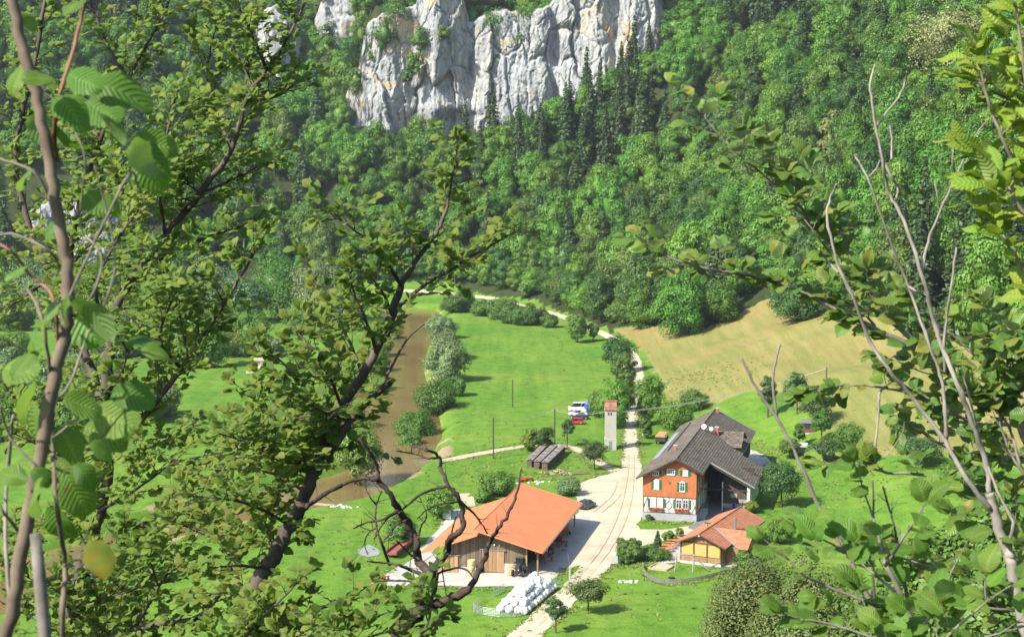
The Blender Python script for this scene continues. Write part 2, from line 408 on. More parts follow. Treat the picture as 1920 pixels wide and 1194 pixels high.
river = link('river', mesh_np('river', np.array(co), np.array(q), [river_mat()])); tag(river, kind='structure')

# sheets laid on the ground (roads, yards)
def sheet(name, poly, off, mat, step=1.5, jit=0.25, kind='structure'):
    """closed world polygon -> draped triangulated sheet"""
    pts = []; n = len(poly); rnd = random.Random(len(name)*7+n)
    for i in range(n):
        a = Vector(poly[i][:2]); b = Vector(poly[(i+1) % n][:2]); k = max(1, int((b-a).length/step)); nn = Vector((-(b-a).y, (b-a).x)).normalized() if (b-a).length > 0 else Vector((0,0))
        for j in range(k):
            p = a.lerp(b, j/k); pts.append(p + nn*(rnd.uniform(-jit, jit)))
    nb = len(pts); X = np.array([p.x for p in pts]); Y = np.array([p.y for p in pts])
    gxx, gyy = np.meshgrid(np.arange(X.min(), X.max(), step), np.arange(Y.min(), Y.max(), step)); gxx = gxx.ravel(); gyy = gyy.ravel()
    ins = inside([(p.x, p.y) for p in pts], gxx, gyy)
    allp = pts + [Vector((x, y)) for x, y in zip(gxx[ins], gyy[ins])]
    res = geometry.delaunay_2d_cdt(allp, [(i, (i+1) % nb) for i in range(nb)], [], 1, 1e-4)
    vs, fs = res[0], res[2]
    co = [(v.x, v.y, hgt(v.x, v.y)+off) for v in vs]
    me = bpy.data.meshes.new(name); me.from_pydata(co, [], [f for f in fs]); me.materials.append(mat)
    me.polygons.foreach_set('use_smooth', [True]*len(me.polygons)); me.update()
    bm = bmesh.new(); bm.from_mesh(me)
    for f in bm.faces:
        if f.normal.z < 0: f.normal_flip()
    bm.to_mesh(me); bm.free()
    o = link(name, me); tag(o, kind=kind); return o
def strip_poly(px_pts, widths, jitter=0.0):
    """centre line in photo pixels (put on the ground) with widths in metres -> polygon"""
    W = [Vector(on_ground(x, y)).to_2d() for x, y in px_pts]
    path = []
    wl = []
    for i in range(len(W)-1):
        n = max(1, int((W[i+1]-W[i]).length/3)); 
        for j in range(n): path.append(W[i].lerp(W[i+1], j/n)); wl.append(widths[i]*(1-j/n)+widths[i+1]*j/n)
    path.append(W[-1]); wl.append(widths[-1])
    for _ in range(6): path = [path[0]] + [(path[i-1]+path[i]*2+path[i+1])/4 for i in range(1, len(path)-1)] + [path[-1]]
    Lf = []; Rt = []
    for i, p in enumerate(path):
        t = (path[min(i+1,len(path)-1)]-path[max(i-1,0)]).normalized(); n = Vector((-t.y, t.x)); Lf.append(p+n*wl[i]/2); Rt.append(p-n*wl[i]/2)
    return [tuple(p) for p in Lf] + [tuple(p) for p in reversed(Rt)]
GRAVEL = mottled('pale_gravel', (0.36,0.310,0.215), (0.52,0.460,0.340), 0.18, 0.95, 0.4, 0.05, spec=0.1, detail=8)
CONCRETE = mottled('yard_concrete', (0.34,0.33,0.29), (0.45,0.435,0.39), 0.35, 0.9, 0.15, 0.02, spec=0.15)
ASPHALT = mottled('old_asphalt', (0.13,0.13,0.13), (0.19,0.19,0.185), 0.5, 0.9, 0.2, 0.02, spec=0.2)
DIRT = mottled('dirt_track', (0.36,0.29,0.18), (0.52,0.45,0.31), 0.5, 0.95, 0.4, 0.06, spec=0.1)
def gpoly(px): return [tuple(on_ground(*p))[:2] for p in px]
sheet('farm_yard', gpoly([(1088,905),(1125,893),(1160,884),(1168,872),(1200,872),(1207,900),(1206,966),(1192,983),(1200,992),(1245,993),(1300,985),(1300,978),(1335,975),(1305,1002),(1262,1010),(1215,1020),(1180,1030),(1150,1052),(1115,1092),(1080,1092),(1096,1058),(1060,1068),(1040,1085),(1000,1040),(1085,960),(1080,930)]), 0.05, GRAVEL)
sheet('barn_apron', gpoly([(1042,1083),(1062,1062),(1100,1010),(1126,978),(1100,965),(1075,975),(1010,1040),(995,1055),(820,1060),(845,1000),(870,955),(850,955),(770,1050),(705,1088),(712,1100),(800,1097),(900,1100),(985,1100),(1020,1093)]), 0.085, CONCRETE)
sheet('road', strip_poly([(950,1230),(980,1194),(1035,1145),(1072,1110),(1098,1085),(1120,1058)], [4.3,4.3,4.2,4.1,4.2,4.6]), 0.10, GRAVEL)
sheet('road', strip_poly([(1183,876),(1183,850),(1182,815),(1185,770),(1190,735),(1199,705),(1192,672),(1165,645),(1130,625),(1095,609),(1050,592),(1000,577),(950,565),(900,556),(855,551),(800,546),(740,545)], [4.2,3.4,3.0,2.8,2.7,2.8,2.9,3,3,3,3,3.2,3.4,3.4,3.6,3.6,3.6]), 0.06, GRAVEL)
sheet('dirt_road', strip_poly([(1165,886),(1130,874),(1100,850),(1075,835),(1050,830),(1010,831),(960,839),(900,850),(830,864)], [3.0,2.6,2.6,2.6,2.6,2.5,2.4,2.5,2.6]), 0.06, DIRT)
sheet('drive', gpoly([(1302,978),(1290,990),(1320,1000),(1390,962),(1420,950),(1404,930),(1330,930),(1322,945)]), 0.075, ASPHALT)
sheet('back_yard', gpoly([(1404,842),(1418,846),(1436,855),(1450,872),(1440,890),(1425,880),(1405,865)]), 0.06, CONCRETE)
sheet('dirt_track', strip_poly([(870,925),(885,938),(880,950)], [2,2.6,2.2]), 0.05, DIRT)
sheet('dirt_track', strip_poly([(488,668),(482,682),(470,700)], [3,3.4,3]), 0.05, DIRT)
sheet('puddle', gpoly([(672,1030),(690,1020),(708,1028),(712,1040),(690,1044),(675,1041)]), 0.04, paint('puddle_water', (0.34,0.36,0.36), 0.15, 0.5))

RUT = mottled('wheel_ruts', (0.335,0.288,0.20), (0.49,0.432,0.318), 0.18, 0.95, 0.4, 0.05, spec=0.1)
for dx in (-9, 9):
    sheet('wheel_rut', strip_poly([(985+dx,1185),(1040+dx,1138),(1076+dx,1104),(1104+dx,1070),(1140+dx,1020),(1165+dx,970),(1178+dx*.8,920),(1182+dx*.6,880),(1183+dx*.5,850)], [.5,.55,.6,.6,.8,.7,.6,.5,.4]), 0.125, RUT, jit=.07)
for dx in (-8, 8): sheet('wheel_rut', strip_poly([(1120+dx,960),(1150+dx,935),(1170+dx,905),(1150+dx,884)], [.5,.7,.6,.4]), 0.122, RUT, jit=.07)
# ------------------------------------------------------------------ rock faces
def rock_mat():
    m, nt, N, L, P = _mat('limestone')
    n1 = _noise(N, L, 0.06, 5, 0.6, stretch=(1,1,0.45)); n2 = _noise(N, L, 0.35, 6, 0.68, stretch=(1,1,0.16), dist=0.5)
    n3 = _noise(N, L, 1.6, 5, 0.65); n4 = _noise(N, L, 0.055, 4, 0.55, dist=1.0)
    a = _ramp(N, L, n2.outputs[0], [(0.28, (0.165,0.170,0.176)), (0.45, (0.305,0.310,0.306)), (0.62, (0.40,0.40,0.388)), (0.8, (0.52,0.505,0.46))])
    b = _ramp(N, L, n1.outputs[0], [(0.35, (0.80,0.84,0.90)), (0.65, (1.08,1.07,1.04))])
    c = _mix(N, L, 1.0, a.outputs[0], b.outputs[0], 'MULTIPLY')
    och = _ramp(N, L, n4.outputs[0], [(0.56, (0,0,0)), (0.66, (1,1,1))]); och2 = _ramp(N, L, n3.outputs[0], [(0.35, (0.15,)*3), (0.6, (0.9,)*3)])
    fm = _mix(N, L, 1.0, och.outputs[0], och2.outputs[0], 'MULTIPLY')
    c = _mix(N, L, fm, c, (0.50,0.35,0.17))
    cr = N.new('ShaderNodeTexVoronoi'); cr.feature = 'DISTANCE_TO_EDGE'; cr.inputs['Scale'].default_value = 0.28
    tc = N.new('ShaderNodeTexCoord'); mp = N.new('ShaderNodeMapping'); mp.inputs['Scale'].default_value = (1.3,1.3,0.4); L.new(tc.outputs['Object'], mp.inputs[0])
    ad = N.new('ShaderNodeVectorMath'); ad.operation = 'MULTIPLY_ADD'; L.new(n3.outputs['Color'], ad.inputs[0]); ad.inputs[1].default_value = (0.9,0.9,0.9); L.new(mp.outputs[0], ad.inputs[2]); L.new(ad.outputs[0], cr.inputs['Vector'])
    ck = _ramp(N, L, cr.outputs[0], [(0.0, (0.5,0.5,0.48)), (0.06, (1,1,1))]); c = _mix(N, L, 0.75, c, ck.outputs[0], 'MULTIPLY')
    L.new(c, P.inputs['Base Color']); P.inputs['Roughness'].default_value = 0.92; P.inputs['Specular IOR Level'].default_value = 0.15
    _bump(N, L, P, n2.outputs[0], 0.8, 0.35); return m
ROCK = rock_mat()
def h_of(py, d): return CAMZ + (-SP + (597.0-py)/FPX*CP)*d
def worley(x, y, seed):
    """value of the nearest jittered cell and the distance to the border with the next one"""
    xi = np.floor(x).astype(np.int64); yi = np.floor(y).astype(np.int64); b1 = np.full(x.shape, 9.0); b2 = np.full(x.shape, 9.0); val = np.zeros(x.shape); sx = np.zeros(x.shape); sy = np.zeros(x.shape)
    def hsh(a, b, k):
        n = (a*374761393 + b*668265263 + (seed*31+k)*974634721) & 0xffffffff; n = ((n ^ (n >> 13))*1274126177) & 0xffffffff
        return ((n ^ (n >> 16)) & 0xffff)/65535.0
    for i in (-1,0,1):
        for j in (-1,0,1):
            cx, cy = xi+i, yi+j; dx = cx+hsh(cx,cy,1)-x; dy = cy+hsh(cx,cy,2)-y; d = np.hypot(dx, dy); n = d < b1
            b2 = np.where(n, b1, np.minimum(b2, d)); b1 = np.where(n, d, b1); val = np.where(n, hsh(cx,cy,3), val); sx = np.where(n, (hsh(cx,cy,4)-.5)*dx, sx); sy = np.where(n, (hsh(cx,cy,5)-.5)*dy, sy)
    return val, b2-b1, sx+sy
def rock_face(name, pxs, tops, base, d0, bulge, seed, ledges=(), res=0.42, back=26.0):
    """an upright rock face: columns along x, rows up; pushed out by buttresses, flutes, bedding and blocks"""
    x0, x1 = (pxs[0]-960)/FPX*d0, (pxs[-1]-960)/FPX*d0
    nx = int((x1-x0)/res); top_h = [h_of(t, d0) for t in tops]
    xs = np.linspace(x0, x1, nx); top = np.interp(960+FPX*xs/d0, pxs, top_h) + fbm(xs/6, xs*0, 3, seed)*6
    hmax = max(top_h)-base; nz = int(hmax/res); nb = 12
    T = np.linspace(0, 1, nz)
    Z = base + (top[None,:]-base)*T[:,None]; X = np.repeat(xs[None,:], nz, 0)
    PX = 960+FPX*X/d0
    out = np.zeros_like(X)
    for c, s, a in bulge: out += a*np.exp(-((PX-c)/s)**2)
    out += fbm(X/14, Z/40, 3, seed+1)*9
    wx = X + fbm(X/7, Z/7, 3, seed+9)*5; wz = Z + fbm(X/9, Z/9, 3, seed+19)*8 + X*0.35
    for sx_, sz_, amp, crack, tilt in ((10.0, 34.0, 4.4, 1.6, 4.0), (4.6, 17.0, 1.7, 0.9, 1.6), (2.0, 6.5, 0.75, 0.35, 0.7)):
        v_, e_, t_ = worley(wx/sx_, wz/sz_, seed+int(sx_*3)); out += (v_-.5)*amp + t_*tilt - crack*np.exp(-(e_/0.06)**2)
    rid = np.abs(fbm(wx/3.2, Z/26, 3, seed+2))*4; out -= rid*0.9
    out += fbm(X/1.0, Z/1.4, 3, seed+6)*0.8
    for c, z0, s, zs, a in ledges: out += a*np.exp(-((PX-c)/s)**2 - ((Z-h_of(z0, d0))/zs)**2)
    out -= (T[:,None]**1.5)*5.0
    ef = np.clip((PX-pxs[0])/18, 0, 1)*np.clip((pxs[-1]-PX)/18, 0, 1); out = out*ef - (1-ef)*12
    Yc = d0 - out
    co = [np.stack([X, Yc, Z], -1)]
    for k in range(1, nb+1):                       # the shoulder running back into the hill
        u = k/nb; co.append(np.stack([xs, Yc[-1] + back*u, top + 2.5*math.sin(u*2.2) + fbm(xs/4, xs*0+k*.7, 3, seed+8)*2.5], -1)[None])
    co = np.concatenate(co, 0); ny = co.shape[0]
    idx = np.arange(nx*ny).reshape(ny, nx)
    q = np.stack([idx[:-1,:-1], idx[:-1,1:], idx[1:,1:], idx[1:,:-1]], -1).reshape(-1, 4)
    o = link(name, mesh_np(name, co.reshape(-1,3), q, [ROCK], smooth=False)); tag(o, kind='structure'); return o
rock_face('cliff', [628,645,668,690,735,780,796,812,848,862,880,902,915,960,1008,1040,1062,1080,1228,1242,1262],
          [230,190,140,45,35,15,-50,-70,-60,-10,38,36,32,28,30,0,-40,-75,-70,30,120], 46, CLIFF_Y,
          [(820,26,9),(732,32,6),(770,14,-3),(884,12,-4.5),(960,40,1.5),(1040,12,-3.5),(1120,34,6),(1185,30,8),(1222,14,4),(1150,8,-3)], 41,
          ledges=[(830,205,60,5,4.0),(850,225,25,4,-3.0),(1030,110,60,5,-2.5),(720,190,30,6,3)])
rock_face('rock_outcrop', [20,40,80,130,170,200,215], [470,405,392,388,400,430,480], 8, 668, [(60,30,4),(150,30,5),(105,10,-3)], 77)
rock_face('rock_outcrop', [480,500,520,545,560], [60,20,15,40,90], 70, 800, [(515,20,3)], 91, res=0.8)
rock_face('rock_outcrop', [590,610,640,668,690], [40,-10,-20,-15,20], 95, 828, [(640,30,3)], 93, res=0.8)
# ------------------------------------------------------------------ trees and shrubs
BARK = mottled('bark', (0.06,0.045,0.03), (0.14,0.11,0.08), 3.0, 0.9, 0.5, 0.05, stretch=(1,1,0.25))
def leaf_quads(pos, nrm, size, rs, asp=1.5):
    """diamond-shaped leaf sprays at pos facing nrm"""
    n = len(pos); r = rs.normal(size=(n, 3)); u = np.cross(nrm, r); u /= np.linalg.norm(u, axis=1)[:,None] + 1e-9; w = np.cross(nrm, u)
    s = size[:,None]; a = pos + u*s*asp*0.5; c = pos - u*s*asp*0.5; b = pos + w*s*0.5 + u*s*0.1; d = pos - w*s*0.5 + u*s*0.1
    co = np.stack([a, b, c, d], 1).reshape(-1, 3); return co, np.arange(4*n).reshape(n, 4)
def unit(v): return v/(np.linalg.norm(v, axis=-1, keepdims=True)+1e-9)
def bump_ball(rx, ry, rz, c, seed, n=14, m=9, amp=0.2):
    th = np.linspace(0, 2*np.pi, n, endpoint=False); ph = np.linspace(0.08, np.pi-0.08, m); T, F = np.meshgrid(th, ph)
    d = np.stack([np.sin(F)*np.cos(T), np.sin(F)*np.sin(T), np.cos(F)], -1)
    k = 1 + amp*(np.random.default_rng(seed).random(d.shape[:2])-0.5)*2
    co = (d*k[...,None])*np.array([rx, ry, rz]) + np.array(c)
    idx = np.arange(n*m).reshape(m, n); nx = np.roll(idx, -1, 1)
    q = np.stack([idx[:-1], nx[:-1], nx[1:], idx[1:]], -1).reshape(-1, 4); return co.reshape(-1,3), q
def cat_mesh(name, parts, mats):
    """parts: list of (co, quads, material index)"""
    off = 0; C_ = []; Q_ = []; M_ = []
    for co, q, mi in parts:
        C_.append(co); Q_.append(q+off); M_.append(np.full(len(q), mi)); off += len(co)
    me = mesh_np(name, np.concatenate(C_), np.concatenate(Q_), mats); me.polygons.foreach_set('material_index', np.concatenate(M_).astype(np.int32)); return me
def trunk_quads(pts, radii, n=7):
    b = MB(); b.tube(pts, radii, n, cap=False); return np.array(b.v), np.array(b.f)
def crown(seed, r=5.0, h=11.0, z0=3.0, nclump=46, per=110, leaf=0.5, shape='round', gap=0.0, droop=0.0, core=0.5, asp=1.5):
    """a leafy crown built of clumps of leaf sprays spread through its volume"""
    rs = np.random.default_rng(seed); rz = h/2; cz = z0 + rz
    d = unit(rs.normal(size=(nclump, 3))); rad = rs.uniform(0.45, 1.0, nclump)**0.6
    if shape == 'round': prof = np.ones(nclump)
    C_ = d*rad[:,None]
    if shape == 'egg': C_[:,:2] *= (1.05 - 0.35*np.clip(C_[:,2:], -1, 1))
    if shape == 'cone': C_[:,:2] *= (0.62 - 0.5*np.clip(C_[:,2:], -1, 1))
    C_ = C_*np.array([r*0.82, r*0.82, rz*0.86])*(1 + 0.22*np.clip(rs.normal(size=(nclump,1)), -1.6, 1.5)) + np.array([0,0,cz])
    cr = rs.uniform(0.26, 0.46, nclump)*r
    out = []
    P_ = []; N_ = []; S_ = []
    for c, R in zip(C_, cr):
        k = int(per*rs.uniform(0.6, 1.35)); dd = unit(rs.normal(size=(k, 3)) + np.array([0,0,0.35]))
        p = c + dd*(R*rs.uniform(0.55, 1.08, k))[:,None]*np.array([1,1,0.8])
        p[:,2] -= droop*np.maximum(0, np.hypot(p[:,0]-c[0], p[:,1]-c[1]))*0.5
        o = unit(p - np.array([0,0,cz-1])); nn = unit(dd*0.75 + o*0.35 + rs.normal(size=(k,3))*0.20 + np.array([0,0,0.22]))
        P_.append(p); N_.append(nn); S_.append(leaf*rs.uniform(0.6, 1.35, k))
    P_ = np.concatenate(P_); N_ = np.concatenate(N_); S_ = np.concatenate(S_)
    co, q = leaf_quads(P_, N_, S_, rs, asp); parts = [(co, q, 0)]
    if core > 0:
        parts.append((*bump_ball(r*core, r*core, rz*core*1.05, (0,0,cz), seed), 0))  # hidden solid ball added to block light and view through the crown
    return parts
def broad_mesh(name, seed, mats, **k):
    z0 = k.get('z0', 3.0); h = k.get('h', 11.0); r = k.get('r', 5.0)
    p = crown(seed, **k); rs = random.Random(seed)
    tz = z0 + h*0.55
    p.append((*trunk_quads([(0,0,-0.6),(0.05*r*rs.uniform(-1,1),0,z0*0.5),(0.1*rs.uniform(-1,1),0.1,z0+0.8),(0,0,tz)], [r*0.075, r*0.055, r*0.045, r*0.015]), 1))
    return cat_mesh(name, p, mats)
def spruce_mesh(name, seed, mats, h=18.0, r=3.4, z0=1.2, leaf=0.42, tiers=20):
    rs = np.random.default_rng(seed); P_ = []; N_ = []; S_ = []
    for t in range(tiers):
        u = (t+rs.uniform(-.2,.2))/tiers; z = z0 + (h-z0)*u; R = r*(1-u)**0.85*rs.uniform(.85,1.12) + 0.12; nb = max(5, int(11*(1-u)+4))
        for b in range(nb):
            an = 2*math.pi*(b+rs.uniform(-.3,.3))/nb + t*0.7; L_ = R*rs.uniform(.75,1.12); k = max(5, int(12*L_/r*1.6)+4)
            s = rs.uniform(0.12, 1, k); lat = rs.normal(size=k)*0.20*L_*(0.35+s*(1.15-s))
            x = np.cos(an)*L_*s - np.sin(an)*lat; y = np.sin(an)*L_*s + np.cos(an)*lat; zz = z - 0.30*L_*s**1.4 - np.abs(lat)*0.5 + rs.normal(size=k)*0.08
            P_.append(np.stack([x, y, zz], -1)); N_.append(unit(np.stack([np.cos(an)*0.55+0*x, np.sin(an)*0.55+0*x, 0.8+0*x], -1) + rs.normal(size=(k,3))*0.35)); S_.append(leaf*rs.uniform(.7,1.35,k))
    co, q = leaf_quads(np.concatenate(P_), np.concatenate(N_), np.concatenate(S_), rs, 1.9)
    parts = [(co, q, 0), (*trunk_quads([(0,0,-0.6),(0,0,h*0.5),(0,0,h*0.99)], [0.26,0.16,0.03]), 1)]
    cc = trunk_quads([(0,0,z0+0.4),(0,0,h*0.35),(0,0,h*0.9)], [r*0.50, r*0.36, 0.05], 9); parts.append((*cc, 0))
    return cat_mesh(name, parts, mats)

L_MID = leaf_mat('leaves_mid_green', [(0.062,0.148,0.016),(0.098,0.212,0.020),(0.140,0.268,0.026)], trans=0.25, var=0.26, hue=0.018, island=.15)
L_LIGHT = leaf_mat('leaves_light_green', [(0.080,0.185,0.018),(0.125,0.260,0.024),(0.175,0.305,0.032)], trans=0.28, var=0.2, hue=0.018, island=.15)
L_DARK = leaf_mat('leaves_dark_green', [(0.036,0.092,0.016),(0.058,0.134,0.020),(0.084,0.172,0.026)], trans=0.22, var=0.26, hue=0.018, island=.15)
L_OLIVE = leaf_mat('leaves_olive', [(0.068,0.128,0.024),(0.105,0.175,0.030),(0.150,0.215,0.038)], trans=0.26, var=0.18, hue=0.015, island=.22)
L_CREAM = leaf_mat('leaves_cream_blossom', [(0.10,0.17,0.04),(0.17,0.22,0.065),(0.26,0.28,0.11)], trans=0.2, var=0.1, nscale=0.9)
L_NEEDLE = leaf_mat('spruce_needles', [(0.018,0.044,0.013),(0.032,0.068,0.018),(0.052,0.094,0.023)], trans=0.08, var=0.22, hue=0.015)
L_WILLOW = leaf_mat('willow_leaves', [(0.085,0.150,0.048),(0.125,0.200,0.068),(0.170,0.250,0.095)], trans=0.2, var=0.1)
L_BUSH = leaf_mat('bush_leaves', [(0.045,0.105,0.016),(0.075,0.155,0.020),(0.110,0.200,0.028)], trans=0.22, var=0.18, hue=0.015)
KINDS = {}
def kind_meshes(kind, fn, mats, seeds, **k):
    KINDS[kind] = [fn(kind, s, mats, **{kk: (vv(s) if callable(vv) else vv) for kk, vv in k.items()}) for s in seeds]
kind_meshes('beech_tree', broad_mesh, [L_MID, BARK], [1,2,3,4], r=6.6, h=18.5, z0=1.0, nclump=46, per=230, leaf=0.44, shape='egg')
kind_meshes('maple_tree', broad_mesh, [L_LIGHT, BARK], [11,12,13], r=6.9, h=16.5, z0=1.0, nclump=40, per=250, leaf=0.46, shape='round')
kind_meshes('hornbeam_tree', broad_mesh, [L_DARK, BARK], [21,22,23], r=6.0, h=18.0, z0=1.0, nclump=44, per=220, leaf=0.42, shape='egg')
kind_meshes('ash_tree', broad_mesh, [L_OLIVE, BARK], [31,32,33], r=6.2, h=17.0, z0=1.2, nclump=60, per=150, leaf=0.40, shape='egg', droop=0.4)
kind_meshes('spruce_tree', spruce_mesh, [L_NEEDLE, BARK], [41,42,43], h=26.0, r=5.4, tiers=30, leaf=0.62)
kind_meshes('scrub_tree', broad_mesh, [L_BUSH, BARK], [51,52,53], r=2.8, h=5.2, z0=0.2, nclump=26, per=95, leaf=0.40, shape='round', core=0.5)

FOREST_LABEL = {
 'beech_tree': ('mid green rounded broadleaf tree in the wood on the steep slope', 'mid green trees of the hillside wood'),
 'maple_tree': ('bright yellow-green broadleaf tree in the wood on the steep slope', 'bright green trees of the hillside wood'),
 'hornbeam_tree': ('dark green dense broadleaf tree in the wood on the steep slope', 'dark green trees of the hillside wood'),
 'ash_tree': ('olive green feathery broadleaf tree in the wood on the steep slope', 'olive green trees of the hillside wood'),
 'spruce_tree': ('dark narrow pointed spruce standing in the wood on the steep slope', 'spruces of the hillside wood'),
 'scrub_tree': ('low green scrubby tree between the taller trees of the hillside wood', 'scrub in the hillside wood')}
def plant(kind, loc, s=1.0, sz=None, rz=None, var=None, name=None, label=None, cat='tree', group=None, rnd=random):
    me = KINDS[kind][var if var is not None else rnd.randrange(len(KINDS[kind]))]
    o = link(name or kind, me); o.location = loc; o.scale = (s, s, sz or s); o.rotation_euler = (0, 0, rz if rz is not None else rnd.uniform(0, 6.28))
    return tag(o, label, cat, group)
def forest():
    rnd = random.Random(5); rs = np.random.default_rng(5)
    sp = 12.0; pts = []
    yy = 470.0; row = 0
    while yy < 960:
        xx = -330.0 + (row % 2)*sp/2
        while xx < 400:
            pts.append((xx + rnd.uniform(-.42,.42)*sp, yy + rnd.uniform(-.42,.42)*sp)); xx += sp
        yy += sp*0.88; row += 1
    yy = 280.0
    while yy < 470:
        xx = 95.0
        while xx < 260: pts.append((xx + rnd.uniform(-.4,.4)*sp, yy + rnd.uniform(-.4,.4)*sp)); xx += sp
        yy += sp*0.9
    P_ = np.array(pts); hd = hilld_v(P_[:,0], P_[:,1]); op = inside(OPEN, P_[:,0], P_[:,1]); hz = hgt_v(P_[:,0], P_[:,1])
    spr = fbm(P_[:,0]/55, P_[:,1]/55, 3, 61); lig = fbm(P_[:,0]/40, P_[:,1]/40, 3, 62)
    cnt = {}; cand = []
    for (x, y), d, o_, z, a, b in zip(pts, hd, op, hz, spr, lig):
        if d < 2.5 or o_: continue

        px, py, dep = project((x, y, z+8))
        if px < -60 or px > 1980 or py < -70: continue
        cx = 960 + FPX*x/CLIFF_Y
        if 655 < cx < 1258 and 752 < y < CLIFF_Y+16: continue          # bare rock
        if 15 < px < 220 and 640 < y < 676: continue
        if -40 < (x - (-150)) < 40 and 0: continue
        # which tree: spruces gather right of the cliff's foot and higher up on the right
        conif = a + 0.34*math.exp(-((px-1060)/150)**2 - ((py-215)/95)**2) + 0.12*math.exp(-((px-1560)/220)**2 - ((py-260)/130)**2) - 0.09
        u = rnd.random()
        if conif > 0.10 and u < 0.86: k = 'spruce_tree'
        elif u < 0.06: k = 'spruce_tree'
        elif b > 0.06: k = 'maple_tree' if u < 0.62 else 'beech_tree'
        elif b < -0.09: k = 'hornbeam_tree' if u < 0.6 else 'beech_tree'
        else: k = 'beech_tree' if u < 0.5 else ('ash_tree' if u < 0.74 else ('maple_tree' if u < 0.86 else 'hornbeam_tree'))
        if d < 10 and u < 0.35: k = 'scrub_tree'
        cand.append((dep, k, (x, y, z)))
    cand.sort(key=lambda c: c[0]); rest = {}
    for dep, k, loc in cand:
        s = rnd.uniform(0.78, 1.18); cnt[k] = cnt.get(k, 0) + 1
        if k == 'scrub_tree': s *= 1.35
        if cnt[k] > 300: k2 = min(cnt, key=lambda q: cnt[q] if q not in ('spruce_tree','scrub_tree') else 999); cnt[k] -= 1; cnt[k2] += 1; k = k2
        lb, gr = FOREST_LABEL[k]
        o = plant(k, (loc[0], loc[1], loc[2]-0.5), s, s*rnd.uniform(0.85, 1.4), label=lb, group=gr, rnd=rnd)
        if k == 'spruce_tree' and rnd.random() < .8:
            x, y = loc[0]+rnd.uniform(-4,4), loc[1]-rnd.uniform(2,6); lb, gr = FOREST_LABEL['scrub_tree']; s = rnd.uniform(1.1,1.7); plant('scrub_tree', (x, y, hgt(x, y)-.4), s, s*1.2, label=lb, group=gr, rnd=rnd)
    print('FOREST', cnt, sum(cnt.values()))
forest()
# ------------------------------------------------------------------ buildings
WHITE_P = mottled('white_plaster', (0.62,0.60,0.55), (0.76,0.75,0.71), 0.8, 0.85, 0.1, 0.01)
GREY_P = mottled('grey_plaster', (0.26,0.26,0.28), (0.36,0.36,0.38), 0.7, 0.9, 0.15, 0.01)
CONC_W = mottled('concrete_wall', (0.36,0.36,0.34), (0.46,0.46,0.44), 0.9, 0.9, 0.15, 0.01)
GREEN_P = paint('shutter_green', (0.018,0.12,0.055), 0.5)
WHITE_PT = paint('window_white', (0.72,0.72,0.70), 0.4)
PANE = glass_dark('window_glass'); CURT = paint('curtain', (0.46,0.45,0.42), 0.6)
RED_F = mottled('red_geraniums', (0.30,0.03,0.015), (0.62,0.10,0.05), 14, 0.8, 0.6, 0.05)
TIMBER = mottled('dark_timber', (0.10,0.045,0.03), (0.16,0.08,0.05), 2.5, 0.8, 0.2, 0.01)
DARKWOOD = mottled('black_stained_wood', (0.030,0.026,0.022), (0.070,0.060,0.050), 1.5, 0.85, 0.3, 0.02, stretch=(4,4,0.3))
BRICK = mottled('chimney_brick', (0.24,0.085,0.055), (0.36,0.15,0.10), 6, 0.9, 0.3, 0.02)
ZINC = paint('zinc_sheet', (0.42,0.44,0.46), 0.35, 0.5, 0.5)
STEEL = paint('steel', (0.35,0.37,0.38), 0.4, 0.5, 0.6)
def clap_mat():
    m, nt, N, L, P = _mat('orange_clapboard')
    n = _noise(N, L, 0.9, 5, 0.65, stretch=(1,1,0.4)); r = _ramp(N, L, n.outputs[0], [(0.3, (0.27,0.085,0.028)), (0.55, (0.38,0.122,0.040)), (0.75, (0.44,0.160,0.058))])
    L.new(r.outputs[0], P.inputs['Base Color']); P.inputs['Roughness'].default_value = 0.8; _bump(N, L, P, n.outputs[0], 0.2, 0.02); return m
CLAP = clap_mat()
def tile_mat(name, cols, cell=(0.33,0.42), lichen=None, rough=0.85):
    """tiles differ from one another; sheets of lichen lie over some of them"""
    m, nt, N, L, P = _mat(name)
    tc = N.new('ShaderNodeTexCoord'); mp = N.new('ShaderNodeMapping'); mp.inputs['Scale'].default_value = (1/cell[1], 1/cell[0], 0.0001); L.new(tc.outputs['Object'], mp.inputs[0])
    fl = N.new('ShaderNodeVectorMath'); fl.operation = 'FLOOR'; L.new(mp.outputs[0], fl.inputs[0])
    wn = N.new('ShaderNodeTexWhiteNoise'); L.new(fl.outputs[0], wn.inputs['Vector'])
    n = _noise(N, L, 0.25, 5, 0.65); ad = N.new('ShaderNodeMath'); ad.operation = 'MULTIPLY_ADD'; ad.inputs[1].default_value = 0.55; L.new(wn.outputs['Value'], ad.inputs[0])
    ml = N.new('ShaderNodeMath'); ml.operation = 'MULTIPLY'; ml.inputs[1].default_value = 0.6; L.new(n.outputs[0], ml.inputs[0]); L.new(ml.outputs[0], ad.inputs[2])
    k = len(cols); r = _ramp(N, L, ad.outputs[0], [(0.15+0.7*i/(k-1), c) for i, c in enumerate(cols)]); c = r.outputs[0]
    if lichen:
        n2 = _noise(N, L, 2.2, 4, 0.7); q = _ramp(N, L, n2.outputs[0], [(0.62, (0,0,0)), (0.70, (1,1,1))]); c = _mix(N, L, q.outputs[0], c, lichen)
    L.new(c, P.inputs['Base Color']); P.inputs['Roughness'].default_value = rough; P.inputs['Specular IOR Level'].default_value = 0.25
    _bump(N, L, P, wn.outputs['Value'], 0.15, 0.02); return m
OLD_TILE = tile_mat('weathered_roof_tiles', [(0.058,0.047,0.036),(0.102,0.085,0.066),(0.175,0.150,0.118)], lichen=(0.30,0.28,0.23))
